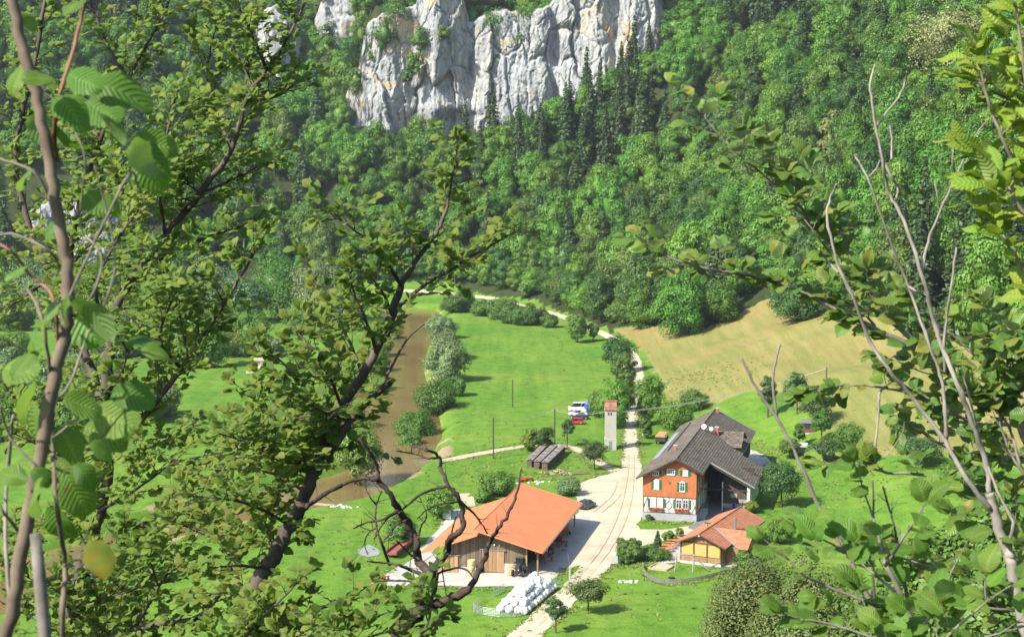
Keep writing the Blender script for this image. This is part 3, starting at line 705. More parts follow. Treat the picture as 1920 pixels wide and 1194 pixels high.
RED_TILE = tile_mat('red_roof_tiles', [(0.29,0.108,0.055),(0.36,0.145,0.075),(0.42,0.190,0.108)])
ORANGE_ROOF = mottled('orange_roof_sheet', (0.57,0.172,0.074), (0.64,0.205,0.095), 0.35, 0.6, 0.0, spec=0.25)
def board_mat(name, cols, w=0.22, axis='x'):
    """boards of unlike age side by side, streaked by the rain"""
    m, nt, N, L, P = _mat(name)
    tc = N.new('ShaderNodeTexCoord'); mp = N.new('ShaderNodeMapping'); mp.inputs['Scale'].default_value = ((1/w, 1/w, 0.0001)); L.new(tc.outputs['Object'], mp.inputs[0])
    fl = N.new('ShaderNodeVectorMath'); fl.operation = 'FLOOR'; L.new(mp.outputs[0], fl.inputs[0]); wn = N.new('ShaderNodeTexWhiteNoise'); L.new(fl.outputs[0], wn.inputs['Vector'])
    n = _noise(N, L, 1.2, 5, 0.65, stretch=(5,5,0.25)); ad = N.new('ShaderNodeMath'); ad.operation = 'MULTIPLY_ADD'; ad.inputs[1].default_value = 0.45; L.new(wn.outputs['Value'], ad.inputs[0])
    ml = N.new('ShaderNodeMath'); ml.operation = 'MULTIPLY'; ml.inputs[1].default_value = 0.75; L.new(n.outputs[0], ml.inputs[0]); L.new(ml.outputs[0], ad.inputs[2])
    k = len(cols); r = _ramp(N, L, ad.outputs[0], [(0.15+0.7*i/(k-1), c) for i, c in enumerate(cols)])
    L.new(r.outputs[0], P.inputs['Base Color']); P.inputs['Roughness'].default_value = 0.85; P.inputs['Specular IOR Level'].default_value = 0.2; _bump(N, L, P, n.outputs[0], 0.3, 0.01); return m
BARN_W = board_mat('barn_boards', [(0.075,0.055,0.040),(0.135,0.100,0.070),(0.215,0.160,0.110)])
DOOR_W = board_mat('barn_door_boards', [(0.13,0.078,0.038),(0.27,0.165,0.085),(0.42,0.28,0.155)])
PAV_W = board_mat('pavilion_boards', [(0.20,0.11,0.05),(0.28,0.165,0.08),(0.34,0.21,0.11)])

class Wall:
    """places shapes on a wall: a runs along it, b outwards, z up (all in the building's own frame)"""
    def __init__(s, o, along, out): s.o = Vector(o); s.a = Vector(along); s.b = Vector(out)
    def box(s, mb, a0, a1, b0, b1, z0, z1, mi=0):
        c = s.o + s.a*((a0+a1)/2) + s.b*((b0+b1)/2) + Vector((0,0,(z0+z1)/2))
        return mb.obox(c, s.a*((a1-a0)/2), s.b*((b1-b0)/2), Vector((0,0,(z1-z0)/2)), mi)
    def pt(s, a, b, z): return s.o + s.a*a + s.b*b + Vector((0,0,z))
def window(parent, W, a, z, w, h, pane=PANE, shutters=True, pediment=False, mull=2, sw=0.48, frame_w=0.09, sides=(1,1)):
    f = MB(); t = frame_w
    W.box(f, a-w/2, a-w/2+t, 0.0, 0.07, z-h/2, z+h/2); W.box(f, a+w/2-t, a+w/2, 0.0, 0.07, z-h/2, z+h/2)
    W.box(f, a-w/2+t, a+w/2-t, 0.0, 0.07, z-h/2, z-h/2+t); W.box(f, a-w/2+t, a+w/2-t, 0.0, 0.07, z+h/2-t, z+h/2)
    for i in range(1, mull): 
        c = a-w/2+w*i/mull; W.box(f, c-0.035, c+0.035, 0.0, 0.065, z-h/2+t, z+h/2-t)
    W.box(f, a-w/2+t, a+w/2-t, 0.0, 0.055, z+h*0.14, z+h*0.14+0.05)
    if pediment: f.prism([W.pt(a-w/2-0.08, 0.0, z+h/2), W.pt(a+w/2+0.08, 0.0, z+h/2), W.pt(a, 0.0, z+h/2+0.3)], W.b*0.09)
    o = f.build('window', WHITE_PT, parent)
    p = MB(); W.box(p, a-w/2+t*0.5, a+w/2-t*0.5, -0.02, 0.025, z-h/2+t*0.5, z+h/2-t*0.5); p.build('pane', pane, o)
    s = MB(); W.box(s, a-w/2-0.06, a+w/2+0.06, 0.0, 0.16, z-h/2-0.07, z-h/2-0.005); s.build('sill', WHITE_PT, o)
    if shutters:
        for sd_, on in ((-1, sides[0]), (1, sides[1])):
            if not on: continue
            c = a + sd_*(w/2+sw/2+0.03); m = MB(); W.box(m, c-sw/2, c+sw/2, 0.01, 0.06, z-h/2, z+h/2)
            for k in range(5): zz = z-h/2+h*(k+0.5)/5; W.box(m, c-sw/2+0.06, c+sw/2-0.06, 0.06, 0.08, zz-h*0.07, zz+h*0.07)
            m.build('shutter', GREEN_P, parent)
    return o
def courses(mb, u_top, u_bot, h_top, h_bot, spans, row=0.42, lift=0.085, mi=0, thick=0.03):
    """courses of tiles between two heights; spans(u) -> (v0, v1) covered at that course"""
    n = max(1, int(round(abs(u_bot-u_top)/row)))
    for i in range(n):
        ua = u_top + (u_bot-u_top)*i/n; ub = u_top + (u_bot-u_top)*(i+1)/n; ha = h_top + (h_bot-h_top)*i/n; hb = h_top + (h_bot-h_top)*(i+1)/n
        for v0, v1 in spans((ua+ub)/2):
            k = max(1, int((v1-v0)/6)) 
            mb.add([(ua,v0,ha),(ua,v1,ha),(ub,v1,hb+lift),(ub,v0,hb+lift),(ub,v0,hb-thick),(ub,v1,hb-thick)],
                   [(0,3,2,1) if u_bot > u_top else (0,1,2,3), (3,4,5,2) if u_bot > u_top else (2,5,4,3)], mi)

def farmhouse():
    th = math.radians(14.34); z0 = 0.0
    H_ = empty('farmhouse', (27.6, 275.23, z0), -th, 'long farmhouse with orange gable over white half-timbering and grey tiled roof', 'house')
    ru, hr, L_, uL, uR, sl, uRb = 1.33, 11.24, 52.7, -5.76, 5.86, 0.53, 9.58
    rz = lambda u: hr - abs(u-ru)*sl
    F_ = Wall((0,0,0), (1,0,0), (0,-1,0)); R_ = Wall((4.7,0,0), (0,1,0), (1,0,0))
    MB().box(-4.78,4.78,-0.08,20,-2.0,1.25).build('plinth', GREY_P, H_)
    MB().box(-4.7,4.7,0,20,1.25,4.25).build('ground_floor_wall', WHITE_P, H_)
    # upper storeys: orange boards, one overlapping the next
    up = MB()
    for i in range(19):
        za = 4.22 + i*0.36; zb = za + 0.37
        def half(z):      # the gable narrows under the roof
            t = hr - 0.22 - z; l = max(-4.72, ru - t/sl); r = min(4.72, ru + t/sl); return l, r
        la, ra = half(za); lb, rb = half(zb)
        if ra-la < 0.15: break
        lb, rb = (lb, rb) if rb > lb else ((la+ra)/2-0.02, (la+ra)/2+0.02)
        up.add([(la,-0.10,za),(ra,-0.10,za),(rb,-0.06,zb),(lb,-0.06,zb),(la,0.1,za),(ra,0.1,za)], [(0,1,2,3),(0,4,5,1)])
    for i in range(14):
        za = 4.22 + i*0.36; zb = min(za + 0.37, rz(4.7)-0.15)
        if za > rz(4.7)-0.2: break
        up.add([(4.80,-0.1,za),(4.80,8.6,za),(4.76,8.6,zb),(4.76,-0.06,zb),(4.6,-0.1,za),(4.6,8.6,za)], [(0,1,2,3),(0,4,5,1)])
    up.add([(-4.72,-0.06,4.22),(-4.72,52,4.22),(-4.72,52,rz(-4.7)-0.15),(-4.72,-0.06,rz(-4.7)-0.15)], [(0,3,2,1)])
    up.add([(4.5,8.6,1.0),(4.5,20,1.0),(4.5,20,rz(4.5)-0.2),(4.5,8.6,rz(4.5)-0.2)], [(0,1,2,3)])
    up.build('orange_board_wall', CLAP, H_)
    MB().box(-4.69,4.6,0.12,19.8,4.25,7.6).build('upper_floor_core', CLAP, H_)
    # half-timbering: each beam stands a little proud of the plaster
    def beam(a0, z0_, a1, z1_, w=0.13, W=F_, off=0.0):
        m = MB(); m.bar(W.pt(a0,0.03+off,z0_), W.pt(a1,0.03+off,z1_), w, 0.10, up=W.b); m.build('timber', TIMBER, H_)
    beam(-4.7,1.32,4.7,1.32,0.16); beam(-4.7,4.14,4.7,4.14,0.16,off=0.004)
    for a in (-4.62,-2.27,-1.12,1.05,2.23,3.42,4.62): beam(a,1.4,a,4.06,off=0.008)
    for a0, z0_, a1, z1_ in ((-4.55,2.3,-3.9,4.0),(-4.55,2.7,-3.8,1.45),(4.55,2.3,3.95,4.0),(4.55,2.7,3.85,1.45),(-0.1,4.06,-0.1,3.45),(-0.1,1.4,-0.1,2.0),
                             (-0.1,3.45,0.42,3.0),(-0.1,3.45,-0.62,3.0),(-0.62,3.0,-0.62,2.45),(0.42,3.0,0.42,2.45),(-0.62,2.45,-0.1,2.0),(0.42,2.45,-0.1,2.0)): beam(a0,z0_,a1,z1_,0.10,off=0.012)
    beam(0,1.32,8.5,1.32,0.16,R_); beam(0,4.14,8.5,4.14,0.16,R_,0.004)
    for a in (0.08,1.3,3.2,5.2,7.0,8.4): beam(a,1.4,a,4.06,0.12,R_,0.008)
    for a in (-2.88,-1.67): window(H_, F_, a, 3.0, 1.0, 1.62, CURT, sides=(a < -2, a > -2))
    for a in (1.66,2.82): window(H_, F_, a, 3.0, 1.0, 1.62, PANE, sides=(a < 2, a > 2))
    for a, w in ((-2.35,2.7),(2.2,2.6)):
        fb = MB(); F_.box(fb, a-w/2, a+w/2, 0.12, 0.40, 1.78, 2.02); o = fb.build('flower_box', TIMBER, H_)
        rs = np.random.default_rng(int(a*10)+50); P_ = np.stack([rs.uniform(a-w/2, a+w/2, 260), -rs.uniform(0.1,0.5,260), rs.uniform(1.72,2.28,260)], -1)
        co, q = leaf_quads(P_, unit(rs.normal(size=(260,3))+np.array([0,-1,0.6])), rs.uniform(.10,.2,260), rs, 1.1)
        f = link('flowers', mesh_np('flowers', co, q, [RED_F]), o)
    Fo = Wall((0,-0.08,0), (1,0,0), (0,-1,0)); Ro = Wall((4.78,0,0), (0,1,0), (1,0,0))
    window(H_, Fo, -2.32, 6.25, 0.9, 1.6, CURT, pediment=True, sw=0.42); window(H_, Fo, 2.23, 6.1, 0.9, 1.6, PANE, pediment=True, sw=0.42)
    window(H_, Fo, 0.2, 8.7, 1.4, 1.0, PANE, mull=4, sw=0.55); window(H_, Fo, 2.75, 8.6, 0.9, 1.0, CURT, sw=0.5); window(H_, Fo, -2.45, 8.35, 1.1, 0.85, PANE, mull=3, sw=0.5, sides=(0,1))
    for a in (1.6,4.6): window(H_, Ro, a, 6.1, 0.95, 1.5, CURT, sw=0.42)
    for a in (2.2,6.1): window(H_, R_, a, 2.95, 0.95, 1.5, PANE, sw=0.42)
    # roof over everything: left slope, right slope with its long outshot
    rf = MB(); courses(rf, ru, uL, hr, rz(uL), lambda u: [(-1.2, L_)]); 
    def spans(u):
        if u <= uR: return [(-1.2, L_)]
        if u <= uRb: return [(9.0, L_)]
        return [(9.0, 27.0)]
    courses(rf, ru, 13.85, hr, hr-(13.85-ru)*sl*0.985, spans)
    roof = rf.build('roof', OLD_TILE, H_)
    sf = MB()
    for (u0, u1, v0, v1) in ((uL, ru, -1.15, L_-0.05), (ru, uR, -1.15, 9.0), (ru, 13.8, 9.05, 26.95), (ru, uRb, 26.95, L_-0.05)):
        a, b = rz(u0)-0.08, rz(u1)-0.08
        sf.add([(u0,v0,a),(u1,v0,b),(u1,v1,b),(u0,v1,a),(u0,v0,a-0.16),(u1,v0,b-0.16),(u1,v1,b-0.16),(u0,v1,a-0.16)], [(4,7,6,5),(0,4,5,1),(1,5,6,2),(2,6,7,3),(3,7,4,0)])
    sf.build('roof_boarding', DARKWOOD, H_)
    m = MB(); m.tube([(ru,-1.22,hr+0.05),(ru,L_,hr+0.05)], 0.14, 6); m.build('ridge_tiles', OLD_TILE, roof)
    for a, b in (((uR+0.07,-1.2,rz(uR)-0.08),(uR+0.07,8.9,rz(uR)-0.08)), ((13.92,8.95,rz(13.85)-0.03),(13.92,27,rz(13.85)-0.03)), ((uL-0.07,-1.2,rz(uL)-0.08),(uL-0.07,L_,rz(uL)-0.08)), ((uRb+0.07,27.1,rz(uRb)-0.08),(uRb+0.07,L_,rz(uRb)-0.08))):
        MB().tube([a, b], 0.085, 6).build('gutter', ZINC, H_)
    MB().bar((uR+0.1,8.93,rz(uR)), (13.9,8.93,rz(13.85)+0.03), 0.10, 0.26).build('verge_board', ZINC, H_)
    MB().bar((ru,L_+0.05,hr), (uRb,L_+0.05,rz(uRb)), 0.1, 0.24).build('verge_board', ZINC, H_)
    MB().bar((ru,-1.24,hr-0.1), (uL,-1.24,rz(uL)-0.1), 0.06, 0.22).build('verge_board', DARKWOOD, H_)
    MB().bar((ru,-1.24,hr-0.1), (uR,-1.24,rz(uR)-0.1), 0.06, 0.22).build('verge_board', DARKWOOD, H_)
    # solar strip on the left slope
    def on_left(u, v, up=0.0): return Vector((u, v, rz(u)+0.07+up))
    for k in range(9):
        v0 = 15 + k*2.95; m = MB(); m.add([on_left(-5.45,v0,.04), on_left(-4.25,v0,.04), on_left(-4.25,v0+2.85,.04), on_left(-5.45,v0+2.85,.04), on_left(-5.45,v0), on_left(-4.25,v0), on_left(-4.25,v0+2.85), on_left(-5.45,v0+2.85)], [(0,1,2,3),(4,5,1,0),(5,6,2,1),(6,7,3,2),(7,4,0,3)]); m.build('skylight_panel', paint('frosted_glazing', (0.40,0.44,0.47), 0.2), H_)
    m = MB(); m.bar(on_left(-3.0,17,0.1), on_left(-3.0,47,0.1), 0.22, 0.2); m.build('snow_guard', DARKWOOD, H_)
    # chimneys, dishes, aerial
    for (u, v, h, w) in ((-0.85,11.8,1.0,0.55),(4.24,31.8,1.5,0.75),(2.0,50.6,0.9,0.6)):
        b = rz(u)-0.5; c = MB().box(u-w/2,u+w/2,v-w/2,v+w/2,b,rz(u)+h).build('chimney', BRICK, H_)
        MB().box(u-w/2-0.06,u+w/2+0.06,v-w/2-0.06,v+w/2+0.06,rz(u)+h,rz(u)+h+0.1).build('chimney_cap', CONC_W, c)
    for (u, v, r) in ((2.1,29.0,0.5),(3.3,30.5,0.4)):
        c = Vector((u, v, rz(u)+0.9)); n = Vector((-0.25,-0.9,0.35)).normalized(); d = MB(); pts = [c - n*0.12 + n*0.12*k*k for k in (0.15,0.4,0.7,1.0)]
        d.tube(pts, [r*k for k in (0.15,0.4,0.7,1.0)], 14); o = d.build('satellite_dish', WHITE_PT, H_)
        MB().tube([c - n*0.1, (u, v, rz(u)-0.05)], 0.05, 5).build('bracket', STEEL, o)
    MB().tube([(ru,51.8,hr-0.2),(ru,51.8,hr+2.2)], 0.06, 5).build('aerial', STEEL, H_)
    # large gabled dormer on the right slope
    dv, dw, dh, du0, du1 = 33.5, 5.2, 10.25, 3.2, 9.4
    dr = MB(); es = 0.42
    def dz(v): return dh - abs(v-dv)*es
    for sgn in (-1, 1):
        n = 13
        for i in range(n):
            va, vb = dv + sgn*(dw*i/n), dv + sgn*(dw*(i+1)/n); za, zb = dz(va), dz(vb)
            ua, ub = ru + (hr-za)/sl, ru + (hr-zb)/sl
            ua = min(ua, du1); ub = min(ub, du1)
            dr.add([(ua-.3,va,za),(du1,va,za),(du1,vb,zb+.05),(ub-.3,vb,zb+.05),(ub-.3,vb,zb-.05),(du1,vb,zb-.05)], [(0,3,2,1),(3,4,5,2)] if sgn > 0 else [(0,1,2,3),(2,5,4,3)])
    dr.build('dormer_roof', OLD_TILE, H_)
    dg = MB(); pl = [(du1-0.9, dv-dw+0.5, rz(du1-0.9)), (du1-0.9, dv+dw-0.5, rz(du1-0.9)), (du1-0.9, dv+dw-0.5, dz(dv+dw-0.5)-0.1), (du1-0.9, dv, dh-0.1), (du1-0.9, dv-dw+0.5, dz(dv-dw+.5)-0.1)]
    dg.prism(pl, (-0.15,0,0)); dg.build('dormer_gable', DARKWOOD, H_)
    c = MB(); c.add([(du0+.6,dv-dw+.5,rz(du0+.6)-0.1),(du1-.9,dv-dw+.5,rz(du1-.9)-.1),(du1-.9,dv-dw+.5,dz(dv-dw+.5)-.1),(du0+2.2,dv-dw+.5,dz(dv-dw+.5)-.1)], [(0,1,2,3)]); c.build('dormer_cheek', DARKWOOD, H_)
    for k in range(3): window(H_, Wall((du1-0.88, dv, 0), (0,1,0), (1,0,0)), -2.2+2.2*k, 7.75, 1.1, 0.9, PANE, False)
    # the barn end of the house: black boards above a white base, open cart bay under the outshot
    b = MB()
    for k in range(26): v0 = 27.0 + k*0.945; b.box(8.55, 8.72 + (k % 2)*0.03, v0, v0+0.93, 2.6, rz(8.7)-0.25)
    b.build('board_wall', DARKWOOD, H_)
    MB().box(8.4,8.62,27.0,51.6,-0.5,2.6).build('base_wall', WHITE_P, H_)
    MB().prism([(-4.68,51.6,-1),(8.6,51.6,-1),(8.6,51.6,rz(8.6)-.25),(ru,51.6,hr-.25),(-4.68,51.6,rz(-4.68)-.25)], (0,-0.15,0)).build('back_gable', DARKWOOD, H_)
    MB().box(-4.66,-4.5,20,51.5,-1,rz(-4.6)-.3).build('side_wall', WHITE_P, H_)
    MB().box(4.55,4.75,15.2,27.0,-0.5,rz(4.7)-.3).build('bay_side_wall', DARKWOOD, H_)
    bw = MB(); 
    for k in range(16): u0 = 7.9 + k*0.31; bw.box(u0, u0+0.295, 12.0 + (k % 2)*0.03, 12.2, 0.9, min(rz(u0)-0.3, 5.6))
    bw.build('bay_board_wall', mottled('brown_black_boards', (0.05,0.04,0.03), (0.12,0.095,0.07), 1.6, 0.85, 0.3, 0.02, stretch=(4,4,.3)), H_)
    MB().box(7.9,12.8,12.02,12.2,0,0.9).build('bay_base_wall', CONC_W, H_)
    MB().box(4.75,13.0,17.5,17.7,0,6.5).build('bay_back_wall', DARKWOOD, H_)
    o = MB().box(10.8,12.3,11.85,11.99,0.1,1.75).build('bay_door', paint('grey_door', (0.30,0.30,0.28), 0.6), H_); MB().box(11.5,11.56,11.82,11.86,0.2,1.65).build('door_gap', DARKWOOD, o)
    MB().box(9.3,10.5,11.9,11.99,2.0,2.75).build('notice_board', paint('pale_board', (0.36,0.33,0.27), 0.7), H_)
    MB().box(8.05,8.2,9.4,9.55,0,5.3).build('bay_post', WHITE_PT, H_)
    MB().box(12.55,13.05,9.3,9.8,-0.4,5.05).build('corner_pillar', WHITE_P, H_)
    MB().box(12.75,13.0,9.8,26.8,-0.4,4.9).build('outer_wall', WHITE_P, H_)
    for k in range(3): window(H_, Wall((13.0,0,0), (0,1,0), (1,0,0)), 13+k*4.5, 2.6, 1.0, 1.0, PANE, False)
    MB().bar((6.0,9.2,rz(6)-.45), (13.2,9.2,rz(13.2)-.45), 0.18, 0.26).build('bay_rafter', DARKWOOD, H_)
    MB().bar((4.8,9.3,3.9), (12.6,9.3,3.9), 0.2, 0.28).build('bay_beam', DARKWOOD, H_)
    # steps and rail along the right wall
    for k in range(5): MB().box(4.8,6.0,2.0+k*0.3,2.3+k*0.3 if k < 4 else 6.0,-0.3,0.22*(k+1)).build('step', CONC_W, H_)
    ra = MB(); ra.bar((6.0,2.0,1.15),(6.0,3.3,2.1),0.05); ra.bar((6.0,3.3,2.1),(6.0,6.0,2.1),0.05)
    for v in (2.0,3.3,4.6,6.0): ra.bar((6.0,v,0),(6.0,v,2.1 if v > 2.5 else 1.15),0.05)
    ra.build('hand_rail', STEEL, H_)
    MB().box(-0.12,0.12,-0.14,-0.07,6.5,6.9).build('wall_lantern', TIMBER, H_)
    return H_
farmhouse()

def barn():
    th = math.radians(12.65); B = empty('barn', (-4.61,241.72,0), -th, 'wide wooden barn with two offset bright orange roof slopes and chevron doors', 'barn')
    uA, hA, uRe, hRe, uA2, hA2, uL, hL, LB, LL, ov = -0.92, 6.93, 9.84, 3.94, -2.47, 5.36, -9.59, 2.74, 32.6, 28.7, 1.68
    def slab(name, u0, h0, u1, h1, v0, v1, mat, t=0.14):
        n = max(2, int((v1-v0)/0.9)); m = MB()       # sheets side by side, each with its low seam
        m.add([(u0,v0,h0),(u1,v0,h1),(u1,v1,h1),(u0,v1,h0),(u0,v0,h0-t),(u1,v0,h1-t),(u1,v1,h1-t),(u0,v1,h0-t)], [(0,1,2,3),(4,7,6,5),(0,4,5,1),(1,5,6,2),(2,6,7,3),(3,7,4,0)])
        o = m.build(name, mat, B); 
        s = MB()
        for i in range(1, n): v = v0+(v1-v0)*i/n; s.bar((u0,v,h0+0.012), (u1,v,h1+0.012), 0.035, 0.03)
        so = s.build('sheet_seams', mat, o); tag(so, kind='stuff'); return o
    sA = (hA-hRe)/(uRe-uA); sB = (hA2-hL)/(uA2-uL)
    slab('high_roof', uA, hA, uRe, hRe, -ov, LB, ORANGE_ROOF); slab('low_roof', uL, hL, -0.35, hA2+sB*(uA2*-1-0.35), -ov, LL, ORANGE_ROOF)
    ED = paint('orange_flashing', (0.62,0.22,0.11), 0.5)
    for a, b in (((uA,-ov-.03,hA-.05),(uRe,-ov-.03,hRe-.05)), ((uA,LB+.03,hA-.05),(uRe,LB+.03,hRe-.05)), ((uL,-ov-.03,hL-.05),(-0.4,-ov-.03,hA2+sB*(2.47-.4)-.05)), ((uA-.02,-ov,hA-.05),(uA-.02,LB,hA-.05))): MB().bar(a, b, 0.1, 0.24).build('flashing', ED, B)
    MB().tube([(uRe+.08,-ov,hRe-.12),(uRe+.08,LB,hRe-.12)], 0.08, 6).build('gutter', ZINC, B)
    ur = lambda u: (hA-(u-uA)*sA) if u > -0.9 else (hL+(u-uL)*sB)
    def boards(name, u0, u1, z0, ztop, v=0.0, mat=BARN_W, w=0.24, out=-1):
        m = MB(); n = max(1, int((u1-u0)/w)); rnd = random.Random(int(u0*10)+99)
        for i in range(n):
            a = u0+(u1-u0)*i/n; b = u0+(u1-u0)*(i+1)/n-0.012; za, zb = ztop(a), ztop(b); y0 = v - rnd.uniform(0.03,0.055); y1 = v + 0.03
            m.add([(a,y0,z0),(b,y0,z0),(b,y0,zb),(a,y0,za),(a,y1,z0),(b,y1,z0),(b,y1,zb),(a,y1,za)], [(0,1,2,3),(0,4,5,1),(1,5,6,2),(3,7,4,0),(4,7,6,5)])
        return m.build(name, mat, B)
    boards('front_boards', -7.2, -3.78, -1.2, lambda u: ur(u)-0.3); boards('front_boards', -3.78, -0.9, -0.1, lambda u: ur(u)-0.3); boards('front_boards', -0.9, 7.0, 0.0, lambda u: ur(u)-0.3)
    MB().box(-3.75,0.0,-0.12,0.1,-1.5,0.55).build('base_wall', CONC_W, B); MB().box(3.55,7.05,-0.14,0.1,-0.6,1.5).build('base_wall', CONC_W, B)
    def door(u0, u1, z0, z1):
        d = MB(); d.box(u0,u1,-0.16,-0.10,z0,z1); o = d.build('sliding_door', DOOR_W, B)
        c = (u0+u1)/2; m = 10
        for sgn in (-1, 1):
            for i in range(-m, m):
                p = []   # slanting boards, clipped to the half leaf
                x0, x1 = (u0, c) if sgn < 0 else (c, u1); h = z1-z0; k = 1.55
                b0 = z0 + i*0.42; q = [(x0, b0 + (0 if sgn < 0 else k*(x1-x0))), (x1, b0 + (k*(x1-x0) if sgn < 0 else 0))]
                pts = [(x0, q[0][1]), (x1, q[1][1]), (x1, q[1][1]+0.38), (x0, q[0][1]+0.38)]
                pts = clip_z(clip_z(pts, z0+.02, 1), z1-.02, -1)
                if len(pts) >= 3: MB().prism([(a, -0.20 - 0.012*((i+m) % 2), z) for a, z in pts], (0,0.04,0)).build('door_board', DOOR_W, o)
        return o
    def clip_z(pts, z, s):
        out = []
        for i in range(len(pts)):
            a, b = pts[i], pts[(i+1) % len(pts)]; ia, ib = (a[1]-z)*s >= 0, (b[1]-z)*s >= 0
            if ia: out.append(a)
            if ia != ib: t = (z-a[1])/(b[1]-a[1]); out.append((a[0]+t*(b[0]-a[0]), z))
        return out
    door(0.05, 3.5, 0.05, 3.45); door(-7.15, -3.8, -0.85, 2.3)
    MB().box(-0.3,3.8,-0.3,-0.14,3.48,3.6).build('door_rail', STEEL, B); MB().box(-7.6,-3.4,-0.3,-0.14,2.33,2.45).build('door_rail', STEEL, B)
    for u in (1.2,2.0,2.8): MB().lathe((u,-0.2,4.35), [(0.02,-.12),(0.12,-.08),(0.14,0.0),(0.08,.1)], 8).build('wall_lamp', WHITE_PT, B)
    # inner wall, back wall, left wall, posts of the open side bay
    m = MB()
    for k in range(65): v0 = 0.1+k*0.5; m.box(3.9,4.02+(k % 2)*0.03,v0,v0+0.485,0,ur(4)-0.3)
    m.build('inner_wall', BARN_W, B)
    boards('back_boards', -7.2, -0.9, -1.2, lambda u: ur(u)-0.3, v=27.5); boards('back_boards', -0.9, 7.0, 0, lambda u: ur(u)-0.3, v=31.5)
    m = MB()
    for k in range(55): v0 = k*0.5; m.box(-7.25-(k % 2)*0.03,-7.1,v0,v0+0.485,-1.3,ur(-7.1)-0.25)
    m.build('left_wall', BARN_W, B)
    for v in (0.2,6.3,12.6,18.9,25.2,31.4):
        p = MB().box(8.6,8.85,v-.12,v+.12,-0.3,ur(8.8)-0.3); p.build('post', DOOR_W, B)
        MB().bar((8.72,v,ur(8.7)-1.3),(8.72,v+1.0,ur(8.7)-.4),0.12,0.12).build('brace', DOOR_W, B)
    MB().bar((8.72,-1.4,ur(8.72)-.45),(8.72,LB-.2,ur(8.72)-.45),0.2,0.24).build('eave_beam', DOOR_W, B)
    MB().box(6.9,7.12,-0.16,0.06,-0.3,ur(7)-0.3).build('corner_post', DOOR_W, B); MB().box(-7.3,-7.1,-0.18,0.06,-1.4,ur(-7.1)-.3).build('corner_post', DOOR_W, B)
    return B
barn()

